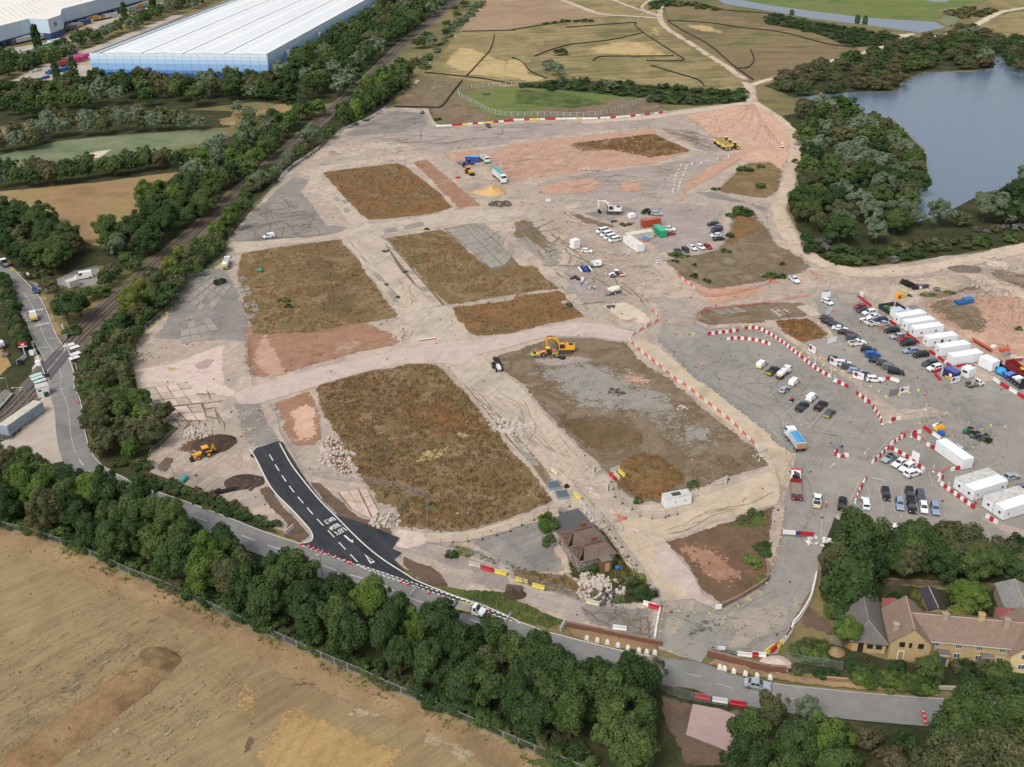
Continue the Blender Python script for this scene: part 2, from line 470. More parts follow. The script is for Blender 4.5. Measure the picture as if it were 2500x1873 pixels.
sheet('field_margin','03 1900 860 2212 900;13 120 800 60 1150;03 2000 1500 1700 1400 1780 1100',MATS['mat_gold'],3,1,8)
sheet('field_margin','23 30 1500 360 1590 640 1700 400 1750 60 1620;13 2100 1560',MATS['mat_greengrass'],5,.8,2.5)
sheet('verge',FENCE_S+ROAD_L[::-1],MATS['mat_under'],2,0)
sheet('verge',[p for p in offset(ROAD_L,-9)]+ROAD_L[::-1],MATS['mat_under'],3,.5)
# ---- building site base
SITE=('01 1130 1400 1270 1200 1450 1050 1700 800 1960 560 1990 380 2212 130;10 150 1620 200 1540 560 1290 720 1130 1140 930;''10 1480 940 1560 1090 2212 1040;20 700 1030 1300 970 1600 930 2030 880 2020 720 2100 720 2120 870;30 0 960 180 1060 260 1200;''30 250 1500 220 1656;31 150 130 250 350 480 620 700 660 1200 620 1500 560 1900 530 2212 460 2700 380;32 2700 1100 2212 1350 1800 1250 1400 1350 950 1400 560 1150;''32 440 1450;33 430 0 400 100 200 400 80 680;23 1990 700 1680 690 1640 760 1280 640 1260 560 480 440 0 240;13 1400 30;12 1190 1530 480 1405;''02 2212 1170 1900 990 1300 770 1270 660 1550 390 1280 260 1180 30')
sheet('site_ground',SITE,MATS['mat_hard'],4,.6)
SITE_G=SHEETS['site_ground'][0]
# ---- worn tarmac, fans of grey
for s,mt,fe in(('11 -220 440 -100 250 150 0;10 330 1520 480 1560;11 400 0 540 170 620 290 830 300 700 370 400 410 0 440','mat_oldtar',2),('10 720 1180 1150 945 1470 960 1550 1090 2000 1090;20 0 1060 1000 1050 1300 1000 1500 1100 900 1120 0 1220;10 2212 1250 1500 1330 1250 1240 760 1220','mat_greyfan',5),('10 760 1150 1170 960 1460 970 1500 1090 1250 1150 800 1190','mat_oldtar',4),('20 700 1480 1250 1420 1650 1330 1900 1330 1700 1500 1500 1656;21 1400 60 800 60 250 30;20 150 1600 300 1560','mat_greyfan',4),('20 1250 1100 1600 1120 1850 1300 1700 1340 1500 1250','mat_greyfan',3),('21 420 150 900 90 1450 90 1850 130 1850 380 1700 480 1300 560 1180 480 900 180','mat_greyfan',4),('21 560 190 1000 120 1150 180 800 270','mat_oldtar',4),('21 1560 0 1750 0 2030 90 2212 140;31 0 330;21 2180 180 2030 110 1700 60','mat_oldtar',1.5),('21 430 640 700 600 800 760 1050 900 900 1000 600 950 450 790','mat_greyfan',4),('21 1150 880 1350 900 1650 1010 1560 1120 1300 1120 1230 980','mat_greyfan',3),('01 1500 700 1960 640 2060 800 2212 1200;11 0 1330;01 2000 1300 1300 1280 1400 1120','mat_oldtar',3),('12 -20 100 60 160 130 330 230 520 0 570;02 2150 560 2040 300 2000 170','mat_oldtar',2),('12 1760 1385 2212 1260;22 400 1060 560 1100 800 1500 600 1400 380 1200 330 1500 250 1656;12 2212 1620 1900 1430','mat_oldtar',1.5),('22 0 1340 250 1240 380 1380 470 1656 200 1656 0 1500','mat_oldtar',2),('12 1180 1440 1240 1340 1500 1370 1620 1420 2212 1620;23 0 60 440 180 1230 280 1260 560 700 450 480 420 430 390 0 200;13 1800 60;12 1900 1656 1400 1500','mat_greyfan',2),('23 560 250 1180 280 1240 560 700 450 640 420','mat_oldtar',1.5)):
 sheet('hardstanding',s,MATS[mt],5,.8,fe)
 # ---- car parks
LOT=('21 1250 1290 1300 1140 1590 1140 1700 1190 2100 1150 2212 1180;31 100 1230 400 1450 740 1656;32 900 190 990 360 1180 320 1610 265 1350 400 1060 560;''32 840 840 710 1060 580 1150 460 1450;33 430 0 380 130 180 430 60 690;23 1690 690 1640 760 1280 620 1310 320 1800 330 2110 190;33 20 0;32 80 1500 150 1150 140 1000 215 780 240 620 60 500;22 2212 430 1650 0;21 1600 1640')
sheet('car_park',LOT,MATS['mat_lot'],7,.25)
sheet('car_park','31 480 850 820 880 900 1000 1250 1280 1600 1500 1850 1656 2400 1500;32 2400 1330 1750 1130 1380 800 1060 560 1130 440 1400 340 1610 270 1400 200 1150 250 830 40;31 800 1600 300 1310 480 1250 590 1280 450 1080 400 940',MATS['mat_lot'],6,.3)
sheet('car_park','32 860 760 1060 575 1400 790 1830 1160 2300 1450 1500 1400 900 1400 600 1150',MATS['mat_lot'],6,.2)
for s in('23 1290 330 1450 330 1560 420 1380 560 1300 600 1270 480','23 1640 420 1900 300;33 60 200 230 300 120 520;23 2000 660 1750 660 1900 520','33 300 0 440 20 330 220 150 470 100 430','32 100 1420 250 1450 440 1530 430 1570 90 1470','21 1300 1150 1500 1150 1640 1240 1500 1300 1330 1250','31 560 870 800 890 820 960 640 1000'):
 sheet('dust_patch',s,MATS['mat_lotdust'],8,.5,2)
sheet('skid_marks','23 1400 560 1480 440 1800 360 2212 170 2212 260 1850 440 1600 560 1560 720 1750 860 2100 960 1950 970 1600 920 1300 850 1100 770 1450 760',MATS['mat_skid'],19,0,5)
sheet('skid_marks','23 1330 840 1420 860 1560 950 1800 1010 1500 980',MATS['mat_skid'],20,0,3)
# ---- public road and new asphalt spur
road=sheet('road',ROAD_R+ROAD_L[::-1],MATS['mat_road'],16,0)
def sub(pts,a,b):
 """the stretch of a polyline nearest to ground points a .. b"""
 ia=min(range(len(pts)),key=lambda i:(pts[i]-a).length);ib=min(range(len(pts)),key=lambda i:(pts[i]-b).length)
 return pts[min(ia,ib):max(ia,ib)+1]
SPUR='12 -52 640 0 570 190 510 235 520 260 570 430 840 560 1010 680 1140 1000 1240 1235 1345 1175 1435 1260 1475 1190 1530 1310 1660;13 1500 115 1750 205 2000 292 2212 368;23 60 425 0 397;13 2030 348 1720 228 1400 122;12 1130 1650 860 1575 620 1490 390 1400 470 1375 490 1330 430 1230 300 1090 170 960 90 840 0 660'
spur=sheet('new_asphalt_road',SPUR,MATS['mat_newtar'],17,.06)
lines('edge_line','12 -52 580 0 660 90 840 170 960 300 1090 430 1230 480 1300 489 1345 465 1378 395 1392',.28,paint,19,parent=spur)
lines('edge_line','12 205 527 300 700 430 875 570 1040 700 1170 900 1370 1080 1520 1290 1655;13 1400 65 1700 185 2000 290;23 0 385 70 430',.28,paint,19,parent=spur)
lines('lane_dash','12 118 625 190 750 290 900 400 1035 530 1185 640 1300 740 1410 850 1525 930 1610',.24,paint,19,3.2,2.2,parent=spur)
lines('give_way_line','12 400 1412 640 1500 880 1585;13 1060 5 1400 118 1720 228 2030 345 2212 412',.26,paint,20,.75,.45,parent=spur)
lines('give_way_line','12 880 1575;13 1090 -10 1410 98 1730 205 2040 322 2212 388',.26,paint,20,.75,.45,parent=spur)
lines('edge_line',sub(ROAD_R,P1('01',90,660),P1('12',390,1400)),.18,paint,18,sm=False,parent=road)
lines('edge_line',sub(ROAD_R,P1('23',60,420),P1('23',1240,715)),.18,paint,18,sm=False,parent=road)
lines('edge_line',offset(sub(ROAD_R,P1('33',30,930),P1('33',2900,1190)),-.3),.14,paintold,18,sm=False,parent=road)
CL=offset(ROAD_R,-3.45)
lines('centre_line',sub(CL,P1('02',560,560),P1('13',2212,430)),.15,paint,18,4,3.4,sm=False,parent=road)
lines('centre_line',sub(CL,P1('01',200,900),P1('02',640,600)),.14,paintold,18,sm=False,parent=road)
lines('edge_line',offset(sub(ROAD_R,P1('01',200,760),P1('02',560,130)),-6.7),.14,paintold,18,sm=False,parent=road)
lines('centre_line',sub(CL,P1('23',1500,900),P1('33',300,1050)),.12,paintold,18,3,3,sm=False,parent=road)
for cr,x,y,x2,y2 in(('01',190,925,330,895),('01',420,1285,500,1268),('02',480,70,580,48),('01',330,1360,430,1350)):
 lines('stop_line',[P1(cr,x,y),P1(cr,x2,y2)],.35,paintold,19,sm=False,parent=road)
def worn(s,w,on=0,off=0,lay=9,m=None):lines('bay_line' if not on else 'dash',s,w,m or paintold,lay,on,off,sm=False)
# ---- lettering on the new road: LEFT TURN ONLY, arrow, give-way triangle
def uvquad(cr,o,u,v):
 """basis on the ground from an origin pixel and two other pixels"""
 a=P1(cr,*o);return a,P1(cr,*u)-a,P1(cr,*v)-a
STROKES={'L':[((0,1),(0,0)),((0,0),(.8,0))],'E':[((0,0),(0,1)),((0,1),(.8,1)),((0,.5),(.7,.5)),((0,0),(.8,0))],'F':[((0,0),(0,1)),((0,1),(.8,1)),((0,.52),(.7,.52))],'T':[((0,1),(.9,1)),((.45,1),(.45,0))],'U':[((0,1),(0,.12)),((0,0),(.8,0)),((.8,.12),(.8,1))],'R':[((0,0),(0,1)),((0,1),(.75,1)),((.8,.95),(.8,.55)),((0,.5),(.75,.5)),((.35,.5),(.85,0))],'N':[((0,0),(0,1)),((.8,0),(.8,1)),((0,1),(.8,0))],'O':[((0,.1),(0,.9)),((.8,.1),(.8,.9)),((0,1),(.8,1)),((0,0),(.8,0))],'Y':[((.4,0),(.4,.5)),((.4,.5),(0,1)),((.4,.5),(.8,1))]}
def road_word(word,cr,o,u,v,lay):
 """letters laid between o (lower left of the word), u (lower right) and v (upper left), each letter one mesh"""
 a,U,V=uvquad(cr,o,u,v)
 n=len(word);zl=lz(lay)
 for i,ch in enumerate(word):
  m=MB()
  for p,q in STROKES[ch]:
   A=a+U*((i+p[0]*.92)/n)+V*p[1];B=a+U*((i+q[0]*.92)/n)+V*q[1]
   d=(B-A).normalized();nn_=Vector((-d.y,d.x,0))*.13
   A,B=A-d*.1,B+d*.1
   m.add([(p_.x,p_.y,zl)for p_ in(A-nn_,B-nn_,B+nn_,A+nn_)],[(0,1,2,3)])
  m.obj('letter',paint,spur)
road_word('ONLY','12',(660,1169),(578,1209),(690,1190),20)
road_word('TURN','12',(708,1219),(624,1261),(738,1241),20)
road_word('LEFT','12',(752,1259),(668,1302),(784,1282),20)
m=MB()
a,U,V=uvquad('12',(762,1322),(838,1392),(756,1330))
def gpoly(name,cr,pts,lay,mat=paint,parent=None):
 mb=MB();zl=lz(lay);mb.add([(p.x,p.y,zl)for p in(P1(cr,x,y)for x,y in pts)][::-1],[tuple(range(len(pts)))])
 return mb.obj(name,mat,parent)
gpoly('lane_arrow','12',[(757,1328),(772,1322),(818,1364),(840,1384),(836,1392),(822,1380),(808,1374)],20,parent=spur)
gpoly('lane_arrow','12',[(802,1366),(838,1364),(842,1390),(828,1388),(824,1378)],21,parent=spur)
for t in([(937,1487),(990,1572),(998,1560),(952,1500)],[(990,1572),(1030,1556),(1022,1548),(986,1558)],[(1030,1556),(937,1487),(952,1503),(1016,1550)]):
 gpoly('give_way_triangle','12',t,20,parent=spur)
 # ---- haul road, concrete roads
sheet('haul_road','11 90 1656 560 1520 960 1435 1300 1360 1700 1300 2212 1235;21 300 1170 560 1130 800 1150 1100 1230 1010 1300 700 1258 330 1250;11 2212 1340 1930 1410 1760 1500 1600 1485 1250 1490 900 1570 580 1665;12 480 42 250 112 0 185;02 2070 185 2015 95;12 -60 40',MATS['mat_pink'],9,.25)
sheet('haul_road','23 1260 0;22 1230 1370 1300 1360 1560 1656;23 1640 180 1800 270 1780 310 1600 230 1440 80',MATS['mat_pink'],10,.2)
sheet('concrete_road','11 1620 1480 1750 1620;12 1790 0 1960 230;22 0 545 160 700 300 930 390 1080 600 1080 760 1240 1060 1656;23 1240 230 1300 230 1600 210;22 1560 1656 1310 1360 1480 1310 1700 1222 2212 1065;32 90 1040 150 780;22 2212 748 1980 860 1700 960 1300 1050 1090 1060 920 950 820 810 560 560 300 300 60 20;11 2090 1560 1950 1420',MATS['mat_conc'],8,.2)
sheet('concrete_road','22 900 1180 1300 1080 1700 960 2212 770;32 130 800 80 1040;22 2212 1060 1700 1215 1300 1350 1560 1656;23 1500 190 1280 220;22 1080 1600',MATS['mat_conc2'],9,.3)
sheet('concrete_road','12 1470 1300 1800 1300 2212 1185;22 0 1180 390 1080 410 1150 0 1255;12 2212 1270 1780 1380 1470 1380',MATS['mat_conc2'],9,.2)
sheet('concrete_road','12 1180 1310 1230 1260 1480 1290 1480 1400 1300 1440 1180 1430 1235 1345',MATS['mat_crust'],9,.4,1)
sheet('concrete_road','11 720 395 1065 360 1640 990 1750 1100 1880 1275 1500 1360 1250 1330 1400 1210 1260 1090 1190 1000 870 560',MATS['mat_conc'],8,.4)
sheet('concrete_road','11 -300 440 400 420 700 365 850 310 900 290 1150 270 1550 200 1760 165 1950 150 2212 170;21 130 180;11 2212 260 1600 300 1110 380 730 400 450 440 0 510;01 2050 540',MATS['mat_conc'],8,.5)
sheet('concrete_road','10 480 1480 560 1440 1330 1330 1400 1350 1240 1395 560 1500;11 700 0 850 150 940 260 830 310 600 0;10 450 1580',MATS['mat_conc'],8,.4)
sheet('concrete_road','22 1650 0 2212 440;32 60 520 230 620 130 790;22 2180 700 2100 540 1430 0;21 1030 1310 1080 1290 1250 1330 1600 1640',MATS['mat_conc2'],9,.2)
sheet('tyre_track','11 830 520 1000 640 1400 1000 1300 1010 900 560',MATS['mat_conc2'],10,.4)
sheet('tyre_track','22 -60 150 330 560 700 900 1000 1180 1150 1300 1050 1320 800 1080 400 700 0 330',MATS['mat_crust'],10,.8,2)
sheet('tyre_track','21 -20 0 200 150 700 520 1100 760 1400 920 1250 900 900 700 350 300;20 -20 1620',MATS['mat_track'],9,.6,2.5)
sheet('tyre_track','20 1500 1560 1900 1330 2050 1290 2000 1370 1700 1560 1520 1656;21 1480 100 1420 80',MATS['mat_pinksoil'],9,.6,2)
# ---- site earth and weed plots
for nm,s,mt,lay,fe in(('soil','10 2000 1340;20 0 1240 480 1190 1200 1105 1300 1180 1570 1310 1250 1420 700 1480 0 1580;10 2100 1500','mat_pinksoil',6,3),('soil','20 1480 1000 1900 930 2060 900;30 0 970 150 1080 205 1200 185 1400 110 1500;20 2212 1400 1950 1400 1950 1290 1700 1170 1600 1080','mat_orange',8,3),('soil','20 200 1620 450 1560 700 1540 820 1600 700 1656;21 600 20 250 30','mat_pinksoil',8,2),('soil','20 920 1600 1020 1550 1130 1580 1130 1656;21 1020 10;20 910 1660','mat_pinksoil',8,2),('soil','10 1600 1330 1900 1290 2100 1340 1900 1420 1700 1420','mat_pinksoil',7,3),('soil','10 1340 1400 1480 1370 1600 1480;11 1960 125 1750 160 1600 0','mat_redsoil',7,2),('soil','11 -120 1130 200 1200 500 1180 850 1090 1260 1250 1250 1330 900 1400 250 1580 60 1640 -100 1580;01 2100 1500','mat_redsoil',8,3),('soil','11 0 1190 120 1240 300 1560 100 1640 -40 1500','mat_pinksoil',9,3),('soil','12 130 180 480 50 560 250 600 480 520 540 400 560 280 530','mat_redsoil',8,2),('soil','12 250 250 500 150 545 260 570 470 420 540 330 510','mat_orange',9,3),('soil','12 540 500 700 430 870 800 690 800 600 640','mat_brown',9,2),('soil','12 530 530 590 540 650 690 690 790 640 770 590 660','mat_crust',10,1),('soil','12 440 850 560 860 700 1000 900 1160 1160 1240 1180 1320 1000 1245 690 1145 560 1010','mat_brownsoil',12,.6),('soil','12 20 920 110 880 250 1060 420 1250 470 1330 380 1385 240 1330 260 1230 100 1050','mat_brownsoil',12,.8),('soil','12 1200 1490 1260 1480 1500 1580 1600 1656;13 1700 120 1500 100;12 1320 1656','mat_brownsoil',12,1),('soil','02 1330 740 1420 640 1520 640 1480 740 1420 780','mat_brownsoil',9,1),('soil','02 1480 560 1760 440 1920 500 1880 620 1620 620','mat_brown',8,3),('soil','21 0 800 340 1000 430 1080 300 1130 0 1000','mat_redsoil',8,3),('soil','31 1250 950 1700 880 2212 900 2400 1500 1900 1420 1600 1230 1350 1030','mat_pinksoil',5,4),('soil','31 1300 960 1600 890 1900 1000 1950 1250 1650 1230 1400 1050','mat_weedgrey',6,6),('soil','21 1230 570 1700 760 2212 830;31 0 760 280 770 460 630 0 880;21 1700 1010 1650 900','mat_pinksoil',6,3),('weed_plot','10 560 1490 1240 1405 1320 1450;11 1580 0 1710 140 1500 200 1150 240 960 250 850 150 710 0','mat_weedrust',9,1.5),('weed_plot','01 2070 540;11 0 510 450 445 730 405 830 500 1180 990 1250 1090 900 1150 500 1230 0 1250;01 2140 1150 2030 760','mat_weed',9,2),('weed_plot','11 380 560 520 500 700 640 880 980 800 1100 500 1050 640 800 400 640','mat_weeddark',10,4),('weed_plot','11 1110 400 1590 330 1720 390 1860 530 2050 680 2212 640;21 200 640 340 780 430 850 280 860 0 900;11 1900 955 1650 985 1420 760','mat_weed',9,1.5),('weed_plot','11 1500 350 1700 400 2000 690 2212 660;21 200 660 100 760;11 1700 560','mat_weedrust',10,3),('weed_plot','11 1680 1000 2212 930;21 0 905 420 850 640 1080 550 1110 200 1180;11 2212 1230 1880 1265 1720 1100','mat_weedrust',9,2),('weed_plot','12 490 30;11 600 1650 900 1572 1300 1490 1560 1485 1740 1650;12 1800 50 1970 260 2212 570;22 0 560 160 730 330 950 375 1040 0 1180;12 2212 1188 1800 1290 1500 1300 1480 1280 1190 1240 1200 1080 1060 1050 900 850 700 500 560 250','mat_weed',10,1.6),('weed_plot','12 1150 60 1650 20 1900 330 2100 600 1700 500 1300 400','mat_weedrust',11,5),('weed_plot','12 900 300 1200 450 1300 800 1000 800 750 450','mat_weeddark',11,5),('soil','12 1400 600 1700 540 1720 610 1520 690 1380 680','mat_straw',12,2),('soil','12 1710 410 1880 440 1850 500 1730 470','mat_straw',12,1.5),('soil','12 1500 1120 1900 1090 1960 1160 1600 1180','mat_crust',12,3),('weed_plot','11 2010 1430 2212 1375;21 330 1265 700 1265 1000 1315 1100 1450 1430 1656;22 1430 30 1680 230 2110 570 2190 640 2200 730 1750 878 1290 1050 1090 1045 930 945 820 800 570 560 310 300 90 30;11 2140 1560','mat_weedgrey',10,1.5),('soil','21 60 1440 500 1390 900 1480 1250 1640;22 1500 150 1950 520 1500 660 1240 480 1000 300 520 260 250 20;21 40 1600','mat_gravel',11,12),('soil','21 150 1440 600 1390 800 1480 300 1540','mat_greyfan',12,4),('soil','21 900 1500 1200 1550;22 1450 100 1650 300 1300 150;21 900 1656','mat_pinksoil',12,9),('weed_plot','22 40 0 500 280 900 300 1200 450 1180 560 800 600 620 580 330 280','mat_weeddark',12,4),('weed_plot','22 1000 640 1180 570 1480 750 1500 850 1300 1020 1110 1040 900 880 900 720','mat_weedrust',13,2.5),('soil','22 1530 800 1900 740 2180 700 1750 870 1560 900','mat_greengrass',12,4),('weed_plot','22 1310 1370 1480 1320 1700 1235 2212 1085;32 60 1065 10 1400;33 -30 90;23 2100 140 1860 250 1780 265 1620 100;22 1450 1500','mat_brown',10,1),('soil','22 1350 1400 1600 1340 1800 1400 2000 1600;23 2000 60 1820 220 1640 60;22 1480 1540','mat_redsoil',11,5),('soil','22 1700 1240 2212 1090;32 50 1075 10 1400;33 -30 80;23 2100 130 1900 240;22 2180 1560 2140 1250 1800 1300','mat_greengrass',12,3),('weed_plot','20 470 1248 800 1205 1220 1155 1330 1200 1575 1310 1200 1372 900 1290 600 1320','mat_weed',9,3),('weed_plot','20 1910 1500 2000 1410;30 50 1400 140 1450 110 1656;31 30 50;21 2190 70 1850 20;20 1750 1640','mat_weed',8,3),('weed_plot','21 1880 120 2060 125 2170 250;31 0 300 120 480 300 570 390 650 200 760 0 780;21 2212 790 1700 860 1450 740 1280 590 1450 560 1750 500 1860 380','mat_weedgrey',7,3),('weed_plot','21 1880 130 2060 140 2190 330 2000 420 1860 500 1830 450 1900 300','mat_weedrust',8,4),('weed_plot','21 1640 1000 2212 960;31 0 960 300 960 420 1020 330 1090 0 1120;21 2212 1140 1700 1160 1590 1110','mat_weedgrey',7,1.5),('weed_plot','31 50 1115 340 1090 550 1245 300 1312 130 1230','mat_weedrust',9,1.2),('soil','21 400 170 560 190 900 300 1050 250 1080 290 800 320 560 260','mat_weedgrey',8,2),('soil','21 0 250 180 240 420 540 330 580 150 430 0 400','mat_weedgrey',7,3),('soil','31 1330 860 1600 850 1830 800 1850 840 1500 930 1300 920','mat_weedgrey',9,2),('soil','31 1900 650 2212 700 2600 700 2600 900 2212 860 1880 720','mat_weedgrey',6,4),('soil','31 1850 620 1940 590 2100 610 2090 690 1900 650','mat_crust',8,1.5),('soil','31 1620 660 1700 635 1780 680 1700 695','mat_brown',8,1.5),('soil','31 700 720 850 700 850 730 710 745','mat_redsoil',8,1),('soil','22 400 1100 470 1656;23 900 250 1250 260;22 1090 1600 800 1240 640 1180','mat_underf',7,1.5),('soil','23 480 0 880 0;22 640 1600;23 860 250 760 250 640 120','mat_crust',8,1.5),('soil','12 1600 1400 2212 1640;23 0 60 500 200 760 210;22 480 1656 250 1640;12 2212 1600 1700 1400','mat_weed',10,1.2),('soil','13 1420 30 1700 120;12 2212 1800;23 0 200 480 400 300 490 0 380;13 2000 280 1600 130','mat_greengrass',11,1),('soil','23 450 430 760 500 1270 600 1260 690 800 620 480 540','mat_drystrip',11,1),('soil','23 1640 770 1750 720 2212 830;33 150 850 700 930 1480 1010 1500 1060 800 1010 200 950;23 2212 920 1900 860','mat_drystrip',17,.8),('soil','21 760 980 980 960 1180 1060 1230 1130 1150 1160 900 1100','mat_sand',10,1.5),('soil','01 1130 1540 1500 1480;11 -250 1300;12 -260 0 -170 60 -130 130;02 1200 100 1180 20','mat_crust',6,2),('soil','01 1420 1530 1480 1515 1560 1530 1470 1560','mat_straw',9,.8),('soil','01 1690 1500 1780 1450 1870 1450 1800 1520 1720 1535','mat_pinkpad',9,.6),('soil','02 1300 340 1700 140 1790 330 1700 360 1500 330','mat_brown',8,4),('soil','33 320 240 560 380 580 560 400 480 270 500 200 560 260 400','mat_brownsoil',9,2),('soil','33 180 640 320 500 500 560 540 780 300 770','mat_greengrass',11,1.5),('soil','33 250 1000 700 1150 480 1200 300 1150','mat_road',15,0),('soil','33 1000 30 1500 60 2300 100 2300 150 1800 150 1400 110 1000 120','mat_brownsoil',9,1),('soil','23 1290 1060 1550 1110 2030 1180 2030 1656 1500 1656 1300 1300','mat_brownsoil',12,1),('gravel_pad','23 1560 1120 1800 1165 1985 1240 1975 1500 1940 1560 1500 1390 1510 1340','mat_pinkpad',14,0)):
 if fe:sheet(nm,s,MATS[mt],lay,.7,fe)
 else:sheet(nm,s,MATS[mt],lay,.15)
 # ---- land beyond the site
for nm,s,mt,lay,fe in(('field','10 2010 -40 1760 270 2212 262;20 0 262 300 190 900 140 1260 155 1240 120 700 60 300 -60','mat_plough',2,0),('grassland','10 1765 275 2212 265;20 0 265 300 195 900 150 1260 162 1290 230 1500 400 1800 560 2010 710 2010 790 1500 800 900 760 100 740;10 2212 760 1800 690 1460 640','mat_moor',2,0),('grassland','20 1290 165 2212 240;30 0 250 750 400 800 430 400 570 0 700;20 2090 730 1700 450 1330 230','mat_moor2',2,0),('grassland','20 1300 0 1800 60;30 0 110 500 220 1150 340 700 410 0 260;20 1350 160','mat_moor2',2,0),('grassland','20 420 0 1200 0 1260 80 1240 140 800 110 560 60','mat_moor',3,0),('grassland','10 2060 1010 1840 880 1800 810 2212 745;20 0 745 500 790 1180 855 800 1000 0 1000','mat_lush',4,0),('grassland','20 100 960 500 900 900 850 1180 860 1300 900 1350 980 800 1030 200 1000','mat_weedgrey',5,4),('grassland','20 0 760 500 800 860 900 500 950 0 900','mat_greengrass',5,6),('grassland','10 1430 650 1780 705 1600 925 1170 920','mat_weedgrey',3,2),('grassland','10 1500 950 1740 830 1800 900 2060 1010 2020 1045 1600 1085','mat_weedgrey',4,2),('field','20 1500 -90;30 0 -80 1900 -80 1900 0 1490 100 1480 185 900 155 400 95 0 40;20 1900 0','mat_lush',2,0),('grassland','30 1450 95 1900 10 2300 -60 2600 -40 2212 70 1980 120 1700 110 1500 125','mat_moor',3,0),('grassland','30 1800 210 2100 110 2600 80 2600 360 2212 360 1950 290','mat_moor',3,0),('reed_bed','30 1460 180 1540 110 1680 160 1600 220 1540 240','mat_reed',4,3),('sandy_bank','30 1100 300 1300 280 1240 330 1130 350 1100 340','mat_sand',4,3),('straw_patch','10 1720 400 1900 420 2212 540 2212 690 1800 650 1600 560','mat_straw',3,8),('straw_patch','20 -60 510 120 510 180 640 320 680 200 720 -100 660','mat_straw',4,5),('straw_patch','20 600 400 1100 330 1350 440 1450 520 1000 490 650 470','mat_straw',3,14),('straw_patch','20 1100 210 1300 240 1450 380 1250 330','mat_straw',3,12),('straw_patch','20 1400 200 1700 210 1950 300 1600 280','mat_straw',3,12),('reed_bed','00 -400 1420 0 1335 300 1250 500 1195 1000 1160 2010 1110 1960 1200 1560 1290 1380 1330 700 1390 300 1440 0 1480 -400 1560','mat_reed',2,6),('sandy_bank','00 735 1340 800 1315 1000 1285 930 1325 860 1370 740 1372','mat_sand',4,1.5),('sandy_bank','00 1370 1300 1540 1285 1480 1310 1390 1325','mat_sand',4,2),('sandy_bank','00 1880 1030 2010 1000 2090 1020 2040 1090 1900 1090','mat_drystrip',4,3),('field','00 0 1640 400 1605 900 1540 1540 1470 1500 1656;01 1250 60 1230 300 850 470 760 460 480 330 280 180 0 120','mat_dryfield',2,0),('field','10 -60 1000 200 900 420 900 560 880 420 1040 200 1160 0 1220;00 2100 1180 2050 1100','mat_dryfield',2,0),('field','01 -400 1030 0 1010 60 1090 110 1300 160 1450 0 1580 -400 1700','mat_gold',3,1.5),('yard','00 -300 860 60 720 300 600 500 520 760 440 840 680 600 720 300 730 0 800','mat_yard',3,0),('yard','00 500 520 1000 330 1500 130 1600 130 760 470','mat_yard',3,0),('yard','00 -300 560 0 430 400 370 560 300 900 150 1400 20 1560 0 1700 -60 1500 20 1100 120 750 330 500 440 0 560','mat_yard',3,0),('yard','02 -300 640 0 520 130 470 250 300 420 110 500 90 530 300 560 560 640 640 300 760 -300 800','mat_yard',6,0),('yard','01 480 760 640 680 850 660 900 760 840 800 660 830 480 800','mat_tarmac',4,0),('yard','01 150 690 260 780 360 800 560 760 560 790 380 860 330 840','mat_tarmac',4,0),('footway','01 150 930 200 940 320 1280 400 1500 420 1656;02 430 100 250 330;01 250 1656 300 1400 180 1050','mat_crust',5,1),('footway','01 370 890 440 1000 560 1300 640 1350 600 1390 480 1200 350 930','mat_drystrip',5,1)):
 if fe:sheet(nm,s,MATS[mt],lay,1.2,fe)
 else:sheet(nm,s,MATS[mt],lay,1.0)
